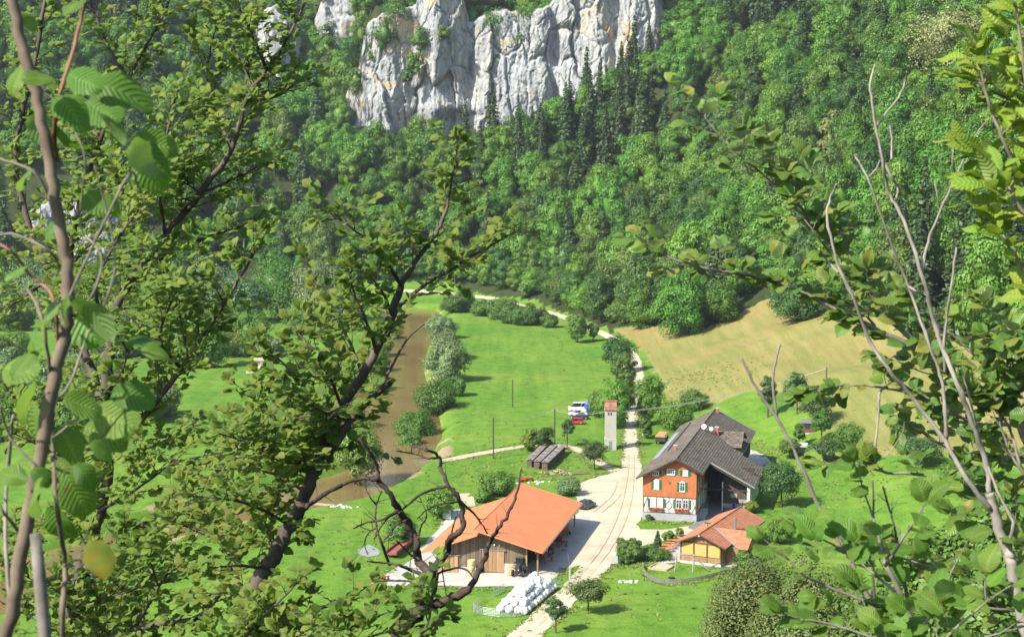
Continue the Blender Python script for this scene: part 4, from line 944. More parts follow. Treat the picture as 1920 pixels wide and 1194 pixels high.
def pavilion():
    th = math.radians(26.03); B = empty('pavilion', (29.62,245.74,0.4), -th, 'small wooden pavilion with red tiled roof and yellow roller blinds', 'pavilion')
    hr, L_, uL, uR, sl, hw = 4.65, 20.2, -4.05, 4.33, 0.43, 3.28
    rz = lambda u: hr-abs(u)*sl
    wr, wh, ws, we = 5.3, 4.43, 0.60, 3.6                      # cross wing: ridge position, height, slope, half width
    rf = MB(); courses(rf, 0, uL, hr, rz(uL), lambda u: [(-0.8, L_)], row=0.36, lift=0.04)
    courses(rf, 0, uR, hr, rz(uR), lambda u: [(-0.8, L_)], row=0.36, lift=0.04); roof = rf.build('roof', RED_TILE, B)
    wg = MB()
    for sgn in (-1, 1):
        n = 10
        for i in range(n):
            va, vb = wr+sgn*we*i/n, wr+sgn*we*(i+1)/n; za, zb = wh-ws*abs(va-wr), wh-ws*abs(vb-wr); ua, ub = max(0.4,(hr-za)/sl), max(0.4,(hr-zb)/sl)
            wg.add([(ua-.1,va,za+.03),(7.1,va,za+.03),(7.1,vb,zb+.08),(ub-.1,vb,zb+.08),(ub-.1,vb,zb-.02),(7.1,vb,zb-.02)], [(0,3,2,1),(3,4,5,2)] if sgn > 0 else [(0,1,2,3),(2,5,4,3)])
    wg.build('wing_roof', RED_TILE, B)
    MB().tube([(0,-.82,hr+.05),(0,L_,hr+.05)],0.12,6).build('ridge_tiles', RED_TILE, roof)
    MB().bar((0.5,wr-0.05,wh+.1),((hr-(wh-ws*we))/sl,wr-we,wh-ws*we+.12),0.26,0.04).build('valley_flashing', ZINC, B)
    sf = MB()
    for u0, u1 in ((uL,0),(0,uR)):
        a, b = rz(u0)-.07, rz(u1)-.07; sf.add([(u0,-.75,a),(u1,-.75,b),(u1,L_-.05,b),(u0,L_-.05,a),(u0,-.75,a-.12),(u1,-.75,b-.12),(u1,L_-.05,b-.12),(u0,L_-.05,a-.12)], [(4,7,6,5),(0,4,5,1),(1,5,6,2),(2,6,7,3),(3,7,4,0)])
    sf.build('roof_boarding', PAV_W, B)
    MB().bar((0,-.84,hr-.08),(uL,-.84,rz(uL)-.08),.05,.2).build('verge_board', TIMBER, B); MB().bar((0,-.84,hr-.08),(uR,-.84,rz(uR)-.08),.05,.2).build('verge_board', TIMBER, B)
    MB().box(-hw-.1,hw+.1,-0.1,L_-.5,-1.2,0.0).build('base', CONC_W, B)
    YB = paint('yellow_blind', (0.52,0.345,0.105), 0.7)
    top = rz(hw)-.25
    for u in (-hw,-hw/3-.05,hw/3+.05,hw): MB().box(u-.08,u+.08,-.08,.08,0,rz(u)-.2).build('post', TIMBER, B)
    MB().box(-hw+.08,hw-.08,-.06,.05,0.02,0.85).build('parapet', PAV_W, B)
    for k in range(3):
        a = -hw+.12+k*(2*hw/3); MB().box(a,a+2*hw/3-.26,-.03,.02,0.95,top-.12).build('blind', YB, B)
    MB().box(-hw,hw,-.09,.09,top-.1,top+.08).build('lintel', TIMBER, B)
    MB().prism([(-hw,.0,top+.1),(hw,.0,top+.1),(hw,.0,rz(hw)-.14),(0,.0,hr-.16),(-hw,.0,rz(hw)-.14)],(0,.1,0)).build('gable_boards', PAV_W, B)
    MB().box(-hw-.05,-hw+.08,.1,L_-.6,0,rz(hw)-.2).build('side_wall', PAV_W, B); MB().box(hw-.08,hw+.05,.1,L_-.6,0,rz(hw)-.2).build('side_wall', PAV_W, B)
    MB().prism([(-hw,L_-.6,0),(hw,L_-.6,0),(hw,L_-.6,rz(hw)-.14),(0,L_-.6,hr-.16),(-hw,L_-.6,rz(hw)-.14)],(0,.1,0)).build('back_gable', PAV_W, B)
    we0 = wr-3.1; wt = wh-ws*3.1-.1
    m = MB()
    for k in range(13): u0 = hw+.1+k*.255; m.box(u0,u0+.24,we0-.02*(k % 2),we0+.1,-1,wt)
    m.build('wing_front_boards', PAV_W, B)
    MB().prism([(6.6,we0,-1),(6.6,2*wr-we0,-1),(6.6,2*wr-we0,wt),(6.6,wr,wh-.15),(6.6,we0,wt)],(.1,0,0)).build('wing_gable', PAV_W, B)
    MB().box(4.6,4.7,we0-.1,we0-.03,0,wt).build('downpipe', STEEL, B)
    c = MB().tube([(2.6,9.2,rz(2.6)-.2),(2.6,9.2,rz(2.6)+1.7)],.2,8).build('stove_pipe', STEEL, B); MB().lathe((2.6,9.2,rz(2.6)+1.75),[(.3,0),(.3,.05),(.02,.2)],8).build('pipe_cap', STEEL, c)
    MB().lathe((0,-.9,hr-.3),[(.05,-.1),(.16,-.02),(.05,.12)],8).build('gable_lamp', WHITE_PT, B)
    v = MB(); v.tube([(0,3.2,hr),(0,3.2,hr+.8)],.04,5); v.box(-.5,.5,3.18,3.22,hr+.8,hr+1.0); v.build('weather_vane', DARKWOOD, B)
    return B
pavilion()

def tower():
    c = at_height(1145, 843, 0.0); T = empty('transformer_tower', (c.x, c.y+1.2, 0), -0.04, 'slender pale plastered transformer tower with red tiled cap beside the road', 'tower')
    PL = mottled('tower_plaster', (0.33,0.315,0.27), (0.40,0.38,0.335), 0.6, 0.9, 0.15, 0.01, stretch=(1,1,.4))
    w = 1.22; MB().box(-w,w,-w,w,2.3,8.7).build('shaft', PL, T); MB().box(-w-.05,w+.05,-w-.05,w+.05,-.8,2.27).build('base', PL, T); MB().box(-w-.09,w+.09,-w-.09,w+.09,2.2,2.34).build('string_course', CONC_W, T)
    MB().box(-w-.12,w+.12,-w-.12,w+.12,8.6,8.8).build('cornice', PL, T)
    r = MB()
    for sgn in (-1,1):
        for i in range(6):
            va, vb = sgn*1.5*i/6, sgn*1.5*(i+1)/6; za, zb = 10.5-1.75*i/6, 10.5-1.75*(i+1)/6; xa, xb = 1.32, 1.32
            r.add([(-xa,va,za),(xa,va,za),(xb,vb,zb+.05),(-xb,vb,zb+.05),(-xb,vb,zb-.06),(xb,vb,zb-.06)], [(0,3,2,1),(3,4,5,2)] if sgn > 0 else [(0,1,2,3),(2,5,4,3)])
    rf = r.build('roof', tile_mat('tower_tiles', [(0.17,0.07,0.05),(0.24,0.10,0.07),(0.31,0.16,0.12)]), T)
    MB().prism([(-1.2,-1.2,8.7),(-1.2,1.2,8.7),(-1.2,0,10.1)],(2.4,0,0)).build('gables', PL, T)
    MB().box(-1.4,1.4,-.16,.16,10.42,10.62).build('ridge_tiles', RED_TILE, rf)
    for u in (-.45,.1): MB().box(u-.16,u+.16,-w-.06,-w+.02,7.6,8.1).build('insulator_opening', DARKWOOD, T)
    for u in (-.7,0,.7): MB().lathe((w+.15,u,8.1),[(.03,-.2),(.1,-.1),(.05,0),(.1,.1),(.03,.2)],8).build('insulator', WHITE_PT, T)
    MB().box(-.35,.35,-w-.09,-w-.02,0,1.9).build('door', STEEL, T)
    return T
TOWER = tower()
# ------------------------------------------------------------------ trees and bushes of the valley floor
def px_scale(p): return FPX/project(p)[2]
def valley_tree(name, px, py, w, top, mat, label, cat='tree', group=None, seed=0, z0f=0.18, shape='round', dens=1.0, leaf=0.22, core=0.5, droop=0.0, stems=1, asp=1.6, nclump=None, lean=0.0):
    """a tree or bush whose foot stands at (px, py); w = crown width and top = upper edge in the photograph"""
    g = on_ground(px, py); s = px_scale(g); r = max(0.4, w/s/2); H_ = max(0.6, (py-top)/s/math.cos(PITCH+0.1)); z0 = H_*z0f
    e = empty(name, g, 0, label, cat, group); rs = random.Random(seed*13+7)
    per = int(150*dens); nc = nclump or int(20 + 14*min(r, 4)*1.1)
    lf = leaf if leaf else 0.2
    cr = crown(seed+500, r=r, h=H_-z0, z0=z0, nclump=nc, per=per, leaf=lf, shape=shape, droop=droop, core=core, asp=asp)
    o = link('crown', cat_mesh('crown', cr, [mat]), e)
    for k in range(stems):
        an = 6.28*k/max(stems,1)+rs.random(); sp = 0.0 if stems == 1 else r*0.35; m = MB()
        tx, ty = math.cos(an)*sp + lean*r, math.sin(an)*sp
        m.tube([(math.cos(an)*sp*.15, math.sin(an)*sp*.15, -0.4), (tx*.3+rs.uniform(-.05,.05)*r, ty*.3, z0*0.6), (tx*.7, ty*.7, z0+(H_-z0)*.25), (tx*.9, ty*.9, z0+(H_-z0)*.65)], [H_*.022+.03, H_*.018+.025, H_*.012+.02, 0.02], 7)
        for q in range(4):
            a2 = rs.uniform(0, 6.28); b0 = Vector((tx*.5, ty*.5, z0+(H_-z0)*rs.uniform(.05,.3))); m.tube([b0, b0+Vector((math.cos(a2)*r*.35, math.sin(a2)*r*.35, (H_-z0)*.18)), b0+Vector((math.cos(a2)*r*.65, math.sin(a2)*r*.65, (H_-z0)*.42))], [H_*.009+.012, H_*.006+.01, .008], 5)
        m.build('trunk', BARK, e)
    return e
L_APPLE = leaf_mat('apple_leaves', [(0.030,0.070,0.018),(0.055,0.110,0.024),(0.085,0.145,0.035)], trans=0.2, var=0.1, nscale=1)
L_SHRUB2 = leaf_mat('yellowish_bush_leaves', [(0.075,0.145,0.016),(0.115,0.200,0.020),(0.160,0.230,0.028)], trans=0.25, var=0.1, nscale=1)
L_BIGT = leaf_mat('bright_beech_leaves', [(0.075,0.175,0.016),(0.105,0.225,0.020),(0.140,0.260,0.028)], trans=0.25, var=0.05, nscale=.6)
V = valley_tree; _n = [0]
def nx(): _n[0] += 1; return _n[0]
RB = 'bushes along the river bank'
V('willow_tree', 826, 634, 56, 588, L_WILLOW, 'round grey-green willow, the far one of two on the meadow bank', seed=nx(), z0f=.02, leaf=.34, core=.47, dens=1.2)
V('willow_tree', 836, 674, 66, 618, L_WILLOW, 'grey-green willow half hidden behind the largest willow on the bank', seed=nx(), z0f=.02, leaf=.32, core=.47, dens=1.2)
V('willow_tree', 838, 714, 84, 640, L_WILLOW, 'largest domed grey-green willow on the meadow bank of the river', seed=nx(), z0f=.02, leaf=.30, core=.47, dens=1.5, nclump=70, asp=2.2)
V('riverside_bush', 818, 780, 84, 712, L_BUSH, 'broad light green bush between the largest willow and the dark bank bush', 'bush', seed=nx(), z0f=.02, leaf=.26, core=.47, dens=1.2)
V('riverside_bush', 856, 742, 40, 706, L_BUSH, 'small green bush under the largest willow', 'bush', seed=nx(), z0f=.02, leaf=.24, core=.47)
V('riverside_bush', 776, 826, 80, 772, L_MID, 'dark green spreading bush on the bank by the end of the dirt road', 'bush', seed=nx(), z0f=.02, leaf=.24, core=.47, dens=1.2)
V('riverside_bush', 768, 845, 48, 812, L_BUSH, 'small fresh green bush at the water edge by the end of the dirt road', 'bush', seed=nx(), z0f=.02, leaf=.22, core=.47)
V('willow_tree', 672, 925, 120, 792, L_SHRUB2, 'yellow-green willow with leaning stems standing in the river bend', seed=nx(), z0f=.22, leaf=.26, core=.3, stems=4, dens=.9, nclump=60, asp=2.2, droop=.3)
for x, y, w, t in ((692,742,70,690),(706,700,50,660),(655,800,60,750),(640,850,60,800),(715,665,46,630),(735,640,36,612),(570,690,60,650),(620,720,60,680),(540,770,70,720),(600,780,60,740)): V('riverside_bush', x, y, w, t, L_SHRUB2, 'light green bush on the far bank of the brown river', 'bush', RB, seed=nx(), z0f=.02, leaf=.28, core=.47)
HR = 'hedge bushes below the upper road'
for x, y, w, t in ((850,586,44,556),(868,584,46,545),(905,592,40,566),(935,598,50,560),(955,606,60,566),(985,610,50,574),(1010,606,40,580),(1030,614,34,590)): V('hedge_bush', x, y, w, t, L_BUSH, 'rounded hedge bush between the meadow and the upper road', 'bush', HR, seed=nx(), z0f=.02, leaf=.32, core=.47)
V('roadside_tree', 1082, 642, 40, 590, L_OLIVE, 'loose olive green tree leaning over the upper road', seed=nx(), z0f=.1, leaf=.3, core=.4, stems=2)
V('roadside_tree', 1112, 640, 22, 604, L_OLIVE, 'thin small tree right beside the bend of the upper road', seed=nx(), z0f=.2, leaf=.26, core=.25, dens=.6)
V('roadside_bush', 1160, 700, 58, 630, L_DARK, 'dark bluish bush at the meadow corner beside the road', 'bush', seed=nx(), z0f=.02, leaf=.3, core=.47)
V('roadside_bush', 1172, 730, 44, 662, L_OLIVE, 'olive feathery bush beside the road below the dark bluish one', 'bush', seed=nx(), z0f=.02, leaf=.28, core=.55)
V('roadside_bush', 1150, 802, 66, 712, L_MID, 'tall green bush behind the transformer tower', 'bush', seed=nx(), z0f=.03, leaf=.26, core=.47)
V('roadside_bush', 1122, 782, 44, 734, L_BUSH, 'green bush between the parked cars and the transformer tower', 'bush', seed=nx(), z0f=.03, leaf=.24, core=.47)
V('roadside_bush', 1175, 770, 40, 720, L_BUSH, 'bright bush hugging the road edge behind the tower', 'bush', seed=nx(), z0f=.03, leaf=.24, core=.47)
V('roadside_tree', 1217, 796, 56, 704, L_MID, 'dense round tree on the far side of the road from the tower', seed=nx(), z0f=.06, leaf=.25, core=.47, dens=1.2)
V('roadside_bush', 1212, 822, 26, 782, L_DARK, 'small dark bush beside the blue road sign', 'bush', seed=nx(), z0f=.02, leaf=.2, core=.47)
V('garden_bush', 1268, 806, 70, 756, L_SHRUB2, 'broad yellow-green bush behind the farmhouse roof', 'bush', seed=nx(), z0f=.02, leaf=.24, core=.47)
V('garden_bush', 1300, 770, 50, 735, L_OLIVE, 'dry olive scrub at the foot of the hay field behind the farmhouse', 'bush', seed=nx(), z0f=.02, leaf=.24, core=.4)
V('garden_bush', 992, 846, 36, 806, L_SHRUB2, 'bright yellow-green bush at the end of the wood stacks', 'bush', seed=nx(), z0f=.02, leaf=.2, core=.47)
V('garden_bush', 1018, 846, 44, 798, L_DARK, 'dark green bush between the utility pole and the wood stacks', 'bush', seed=nx(), z0f=.02, leaf=.2, core=.47)
V('young_tree', 1063, 838, 26, 784, L_APPLE, 'slender young tree with curved trunk by the dirt road', seed=nx(), z0f=.38, leaf=.17, core=.15, dens=.5)
V('apple_tree', 1114, 881, 50, 823, L_APPLE, 'apple tree with open crown in front of the transformer tower', seed=nx(), z0f=.28, leaf=.18, core=.2, dens=.7)
V('silvery_bush', 1064, 927, 50, 898, L_WILLOW, 'silvery grey bush behind the orange barn roof', 'bush', seed=nx(), z0f=.03, leaf=.18, core=.5)
V('apple_tree', 1103, 1150, 62, 1085, L_APPLE, 'apple tree with rounded crown on the lawn right of the road', seed=nx(), z0f=.38, leaf=.17, core=.22, dens=.8)
V('apple_tree', 1042, 1186, 40, 1120, L_APPLE, 'young thin apple tree at the road edge by the silage bales', seed=nx(), z0f=.36, leaf=.16, core=.1, dens=.5)
V('barn_bush', 826, 972, 58, 915, L_MID, 'dark green bush beside the grey gate behind the barn', 'bush', seed=nx(), z0f=.02, leaf=.2, core=.47)
V('barn_bush', 752, 1020, 58, 958, L_BUSH, 'bright green bush next to the red beam left of the barn', 'bush', seed=nx(), z0f=.02, leaf=.19, core=.47)
V('barn_bush', 935, 928, 70, 884, L_BUSH, 'wide green bush behind the low barn roof', 'bush', seed=nx(), z0f=.02, leaf=.2, core=.47)
V('barn_bush', 905, 940, 40, 915, L_SHRUB2, 'low yellow-green bush behind the low barn roof', 'bush', seed=nx(), z0f=.02, leaf=.2, core=.47)
V('garden_bush', 1182, 1052, 46, 1010, L_OLIVE, 'spiky olive shrub where the road meets the pavilion garden', 'bush', seed=nx(), z0f=.03, leaf=.18, core=.4, asp=3.0)
V('garden_bush', 1168, 1056, 30, 1030, L_DARK, 'dark round shrub at the corner of the road and pavilion garden', 'bush', seed=nx(), z0f=.02, leaf=.16, core=.47)
V('garden_bush', 1253, 1016, 26, 995, L_BUSH, 'round green shrub between the cone-shaped conifer and the pavilion eave', 'bush', seed=nx(), z0f=.02, leaf=.15, core=.47)
V('garden_bush', 1274, 1006, 16, 985, L_SHRUB2, 'small bright shrub next to the pavilion gutter', 'bush', seed=nx(), z0f=.02, leaf=.14, core=.47)
V('garden_bush', 1228, 1046, 60, 1030, L_BUSH, 'low spreading ground shrub below the orange beer tables', 'bush', seed=nx(), z0f=.0, leaf=.15, core=.47)
V('garden_bush', 1462, 1018, 54, 972, L_MID, 'dark round bush behind the red tiled pavilion', 'bush', seed=nx(), z0f=.02, leaf=.17, core=.47)
V('garden_bush', 1408, 962, 26, 936, L_SHRUB2, 'golden green round bush by the farmhouse corner pillar', 'bush', seed=nx(), z0f=.02, leaf=.14, core=.47)
V('garden_bush', 1398, 1062, 40, 1030, L_BUSH, 'green bush against the pavilion wing wall', 'bush', seed=nx(), z0f=.02, leaf=.15, core=.47)
V('garden_bush', 1216, 975, 14, 964, L_DARK, 'tiny dark bush at the plinth of the farmhouse gable', 'bush', seed=nx(), z0f=.02, leaf=.12, core=.47)
V('apple_tree', 1464, 950, 80, 868, L_APPLE, 'large apple tree in the orchard beside the farmhouse outshot', seed=nx(), z0f=.28, leaf=.2, core=.3, dens=.9)
OR = 'orchard trees below the hay field'
for x, y, w, t, lf in ((1440,782,34,704,.22),(1494,776,46,702,.22),(1530,800,64,734,.22),(1541,828,40,768,.2),(1498,838,22,792,.2),(1594,850,56,796,.2),(1548,866,62,826,.2),(1728,876,76,822,.22),(1690,822,50,780,.2),(1795,920,80,870,.22),(1850,860,70,800,.22),(1480,860,40,825,.2)): V('orchard_tree', x, y, w, t, L_BUSH if x % 3 else L_APPLE, 'small orchard tree standing in the grass below the hay field', 'tree', OR, seed=nx(), z0f=.3, leaf=lf, core=.25, dens=.7)
V('beech_tree', 1275, 630, 92, 500, L_BIGT, 'single bright green tall beech at the lower corner of the hay field', seed=nx(), z0f=.01, leaf=.42, core=.47, dens=1.5, nclump=80, shape='egg')
V('edge_tree', 1492, 603, 96, 535, L_DARK, 'dark spreading tree standing out into the top of the hay field', seed=nx(), z0f=.05, leaf=.36, core=.55, dens=1.1)
V('edge_tree', 1203, 616, 70, 534, L_MID, 'rounded tree at the wood edge left of the bright beech', seed=nx(), z0f=.01, leaf=.38, core=.47)
V('edge_tree', 1170, 608, 56, 540, L_BUSH, 'low bright tree at the wood edge above the upper road bend', seed=nx(), z0f=.01, leaf=.38, core=.47)
V('edge_tree', 1348, 606, 70, 530, L_MID, 'dark green tree at the wood edge right of the bright beech', seed=nx(), z0f=.01, leaf=.38, core=.47)
V('edge_tree', 1122, 594, 60, 530, L_BUSH, 'leafy edge tree shading the upper road', seed=nx(), z0f=.01, leaf=.38, core=.47)
LW = 'willows on the far side of the river'
for x, y, w, t in ((520,600,130,482),(598,606,110,490),(622,622,66,546),(505,668,50,634),(450,606,90,510),(390,606,110,490),(300,600,130,480),(200,598,130,480),(90,598,140,480),(-20,598,140,480),(660,596,70,530),(560,625,60,590),(430,650,60,610),(340,660,80,610),(230,670,80,620)): V('willow_tree', x, y, w, t, L_WILLOW if x % 20 else L_MID, 'grey-green willow on the flat beyond the river', 'tree', LW, seed=nx(), z0f=.05, leaf=.42, core=.47, shape='round')
EW = 'trees along the upper edge of the road'
for i in range(30):
    x = 560 + i*20 + (i*29 % 13); yr = np.interp(x, [560,740,820,900,1000,1060,1130,1180], [540,541,541,549,569,587,612,636]); g = on_ground(x, yr-15); o = plant(('beech_tree','hornbeam_tree','maple_tree','scrub_tree')[i*7 % 4], (g.x, g.y+1, g.z-.4), .62+(i*11 % 5)*.07 if i*7 % 4 < 3 else 1.3, label=('mid green','dark green','bright green','low scrubby')[i*7 % 4] + ' tree at the edge of the wood right above the upper road', group=EW, rnd=random.Random(i+50))
LB = 'bushes and trees on the far flat left of the river'
_r = random.Random(77)
for i in range(46):
    x = _r.uniform(-60, 480); y = _r.uniform(600, 830) if x < 330 else _r.uniform(600, 690); w = _r.uniform(50,110)*(.6+.4*(y-560)/200); V('flat_bush' if i % 3 else 'flat_tree', x, y, w, y-w*_r.uniform(.7,1.15), (L_MID, L_BUSH, L_WILLOW, L_SHRUB2)[i % 4], ('mid green','bright green','grey-green','yellow-green')[i % 4] + (' bush' if i % 3 else ' tree') + ' on the far flat left of the river', 'bush' if i % 3 else 'tree', LB, seed=nx(), z0f=.02, leaf=.34, core=.47)
# blossoming limes in the wood, trees and bushes clinging to the rock
for x, y, w, t, lb in ((1570,310,58,206,'cream flowering tree alone among dark trees in the upper wood'),(1778,170,150,2,'large pale cream flowering tree high in the wood by the sallow')): V('lime_tree', x, y, w, t, L_CREAM, lb, seed=nx(), z0f=.02, leaf=.55, core=.47, dens=1.3, nclump=60)
def rock_bush(px, py, w, h, d, mat, label, grp=None):
    p = at_depth(px, py, d); s = FPX/d; r = w/s/2; H_ = h/s; e = empty('rock_shrub', p, 0, label, 'shrub', grp)
    link('crown', cat_mesh('crown', crown(nx()+900, r=r, h=H_, z0=-H_*.15, nclump=26, per=85, leaf=.5, core=.47), [mat]), e)
    MB().tube([(0,3.5,-1.0),(0,1,0),(0,0,H_*.5)],[.25,.2,.05],6).build('trunk', BARK, e)
CB = 'shrubs rooted in the ledges of the cliff'
for x, y, w, h, d in ((722,62,56,66,757),(785,70,44,50,752),(775,115,34,50,753),(745,20,60,50,762),(885,30,44,90,772),(893,95,34,70,772),(880,120,26,60,771),(930,40,64,50,764),(985,35,60,46,765),(832,60,26,26,748),(700,100,26,50,760),(668,150,40,60,764),(660,90,60,80,772),(972,75,22,26,762),(765,140,26,40,752),(1045,15,44,40,768),(640,200,50,50,764),(930,110,16,24,760),(680,60,40,60,768),(1240,60,40,70,768),(1252,120,44,70,764),(860,5,40,50,770)): rock_bush(x, y+h*.4, w, h, d, L_BUSH if (x//5) % 3 else L_DARK, 'green shrub rooted in a ledge of the pale cliff', CB)
CF = 'trees hiding the foot of the cliff'
for i in range(34):
    x = 650 + i*18 + (i*37 % 11); base = 0; k = 'spruce_tree' if 1050 < x < 1190 and i % 3 else ('beech_tree','maple_tree','hornbeam_tree')[i % 3]
    d = CLIFF_Y - 22 - (i*7 % 9); p = Vector(((x-960)/FPX*d, d, 0)); z = hgt(p.x, p.y); o = plant(k, (p.x, p.y, z-.5), (1.05 if x < 880 else 0.85) + (i*13 % 7)*.04, label=('spruce' if k[0] == 's' else ('mid green tree','bright green tree','dark green tree')[i % 3]) + ' growing close under the foot of the cliff', group=CF, rnd=random.Random(i))
# ------------------------------------------------------------------ the big ash and scrub low on the viewer's slope
L_KEYS = leaf_mat('hanging_seed_clusters', [(0.070,0.110,0.024),(0.110,0.150,0.034),(0.175,0.165,0.050),(0.095,0.150,0.030)], trans=0.2, var=0.05, nscale=1.2)
def near_crown(name, px, py_top, w, d, mat, label, seed, hpx, leaf, per, nclump, droop, core, asp, depth_px=None):
    p = at_depth(px, py_top, d); s = FPX/d; r = w/s/2; H_ = hpx/s; g = hgt(p.x, p.y); e = empty(name, (p.x, p.y, g-.2), 0, label, 'tree'); tz = p.z-g+.2
    link('crown', cat_mesh('crown', crown(seed, r=r, h=H_, z0=tz-H_, nclump=nclump, per=per, leaf=leaf, core=core, droop=droop, asp=asp, shape='egg'), [mat]), e)
    MB().tube([(0,0,-.3),(0.1,0,tz*.4),(0,0,tz-H_*.4),(0,0,tz-.5)],[.3,.24,.12,.03],9).build('trunk', BARK, e); return e
near_crown('ash_tree', 1430, 1025, 210, 88, L_KEYS, 'ash tree crown hung with brownish seed clusters below the pavilion', 700, 330, .085, 420, 170, 1.1, .5, 1.7)
near_crown('ash_tree', 1520, 1050, 190, 80, L_KEYS, 'olive ash crown half covered by the hazel sprays', 701, 330, .08, 380, 130, 1.0, .5, 1.7)
near_crown('scrub_tree', 1640, 1080, 190, 60, L_OLIVE, 'twiggy olive scrub tree rising behind the hazel sprays', 702, 300, .13, 120, 90, .2, .35, 1.8)
near_crown('scrub_tree', 1790, 930, 260, 70, L_BUSH, 'green scrub tree rising behind the whitebeam boughs', 703, 420, .16, 130, 110, .2, .45, 1.8)
near_crown('scrub_tree', 1900, 900, 200, 55, L_OLIVE, 'dense olive scrub behind the trunk of the bare tree', 704, 420, .14, 130, 90, .2, .45, 1.8)
# ------------------------------------------------------------------ trees on the viewer's own slope
def leaf_mesh(name, mat, w=0.62, fold=0.10, droop=0.12, tip=0.0, twist=0.0, rows=6, pleat=0.0, wave=0.03, seed=0):
    """one leaf, 1 long: stalk at the origin, blade along +y, folded along its midrib"""
    rnd = random.Random(seed); m = MB(); L_ = []
    m.tube([(0,-0.16,0.02),(0,0.02,0.0)], [0.012,0.012], 3, cap=False)
    base = len(m.v); B_ = [(0.0,0.0,0.0)]*base
    for i in range(rows+1):
        t = i/rows; ww = w*0.5*(math.sin(math.pi*min(1, (t*0.94+0.05))**(0.80+tip)))**0.75; z = -droop*t*t + 0.02*math.sin(t*9+seed)
        for k, s in enumerate((-1,-0.5,0,0.5,1)):
            e = (wave*rnd.uniform(-1,1) + (0.055 if i % 2 else -0.055)) if abs(s) == 1 else 0
            cup = 0.05*math.sin(t*7+seed*2+s*2) if abs(s) == 1 else 0
            m.v.append((s*ww*(1+e) + twist*t*t*0.3, t + (pleat*0.3*(abs(s)) if 0 < i < rows else 0), z + fold*abs(s)*ww*2 + cup - (0.12*ww*s*s*2 if fold else 0))); B_.append((s*w*.5, t, 0.0))
    for i in range(rows):
        for k in range(4): a = base+i*5+k; m.f.append((a, a+1, a+6, a+5)); m.m.append(0)
    me = m.mesh(name, mat, smooth=True); at = me.attributes.new('blade', 'FLOAT_VECTOR', 'POINT'); at.data.foreach_set('vector', np.array(B_, np.float32).ravel()); return me
def mesh_arrays(me):
    v = np.zeros(len(me.vertices)*3, np.float32); me.vertices.foreach_get('co', v)
    q = [tuple(p.vertices) for p in me.polygons]; w = np.zeros(len(me.vertices)*3, np.float32); me.attributes['blade'].data.foreach_get('vector', w); return v.reshape(-1,3), np.array(q), w
L_WB = leaf_mat('whitebeam_leaf', [(0.085,0.175,0.030),(0.132,0.238,0.040),(0.185,0.290,0.048),(0.250,0.305,0.058)], under=(0.20,0.28,0.15), trans=0.52, var=0.22, hue=0.012, veins=0.5, nscale=1.7)
L_WB2 = leaf_mat('whitebeam_leaf_glossy', [(0.065,0.150,0.030),(0.105,0.205,0.038),(0.160,0.245,0.042),(0.260,0.250,0.055)], under=(0.20,0.26,0.17), trans=0.42, var=0.22, hue=0.016, veins=0.5, rough=0.38, nscale=2.2)
L_HZ = leaf_mat('hazel_leaf', [(0.085,0.180,0.026),(0.120,0.230,0.032),(0.170,0.270,0.040)], under=(0.17,0.27,0.09), trans=0.48, var=0.2, hue=0.015, nscale=3, veins=0.8)
L_SAL = leaf_mat('sallow_leaf', [(0.13,0.24,0.025),(0.19,0.30,0.032),(0.25,0.32,0.038),(0.33,0.28,0.045)], under=(0.20,0.28,0.07), trans=0.42, var=0.18, hue=0.012, nscale=4, veins=0.5)
L_BRN = leaf_mat('browned_leaf', [(0.13,0.20,0.03),(0.22,0.24,0.035),(0.36,0.17,0.03),(0.28,0.10,0.02)], trans=0.35, var=0.2, hue=0.03, nscale=22, island=.1)
W_DARK = mottled('dark_bark', (0.045,0.036,0.028), (0.125,0.102,0.080), 9.0, 0.9, 0.5, 0.006, stretch=(1,1,0.4))
W_GREY = mottled('grey_bark', (0.10,0.085,0.065), (0.26,0.23,0.19), 14.0, 0.85, 0.4, 0.003)
W_PALE = mottled('pale_dead_wood', (0.15,0.13,0.105), (0.33,0.295,0.25), 16.0, 0.8, 0.4, 0.003, stretch=(1,1,0.6))
W_DEAD = mottled('black_dead_wood', (0.026,0.018,0.014), (0.085,0.060,0.045), 16.0, 0.9, 0.6, 0.006)
W_HAZ = mottled('hazel_bark', (0.10,0.075,0.05), (0.20,0.155,0.11), 18.0, 0.8, 0.3, 0.002)
W_RED = mottled('reddish_twig', (0.16,0.075,0.045), (0.26,0.14,0.09), 18.0, 0.7, 0.2, 0.002)
def leafset(prefix, mat, n=4, **k):
    out = []
    for i in range(n):
        kk = dict(k); kk['droop'] = k.get('droop', .12)*(0.4+0.5*i); kk['fold'] = k.get('fold', .1)*(1.4-0.25*i); kk['twist'] = (-.5+.4*i)*.4
        out.append(leaf_mesh(prefix, mat, seed=i*3+1, **kk))
    return out
LF_WB = leafset('leaf', L_WB, w=0.84, fold=0.16, droop=0.16); LF_WB2 = leafset('leaf', L_WB2, w=0.82, fold=0.18, droop=0.2)
LF_HZ = leafset('leaf', L_HZ, w=0.88, fold=0.08, droop=0.35, pleat=0.35, rows=8); LF_SAL = leafset('leaf', L_SAL, w=0.46, fold=0.14, droop=0.2, tip=0.1); LF_BRN = leafset('leaf', L_BRN, w=0.85, fold=0.05, droop=0.1, n=2)

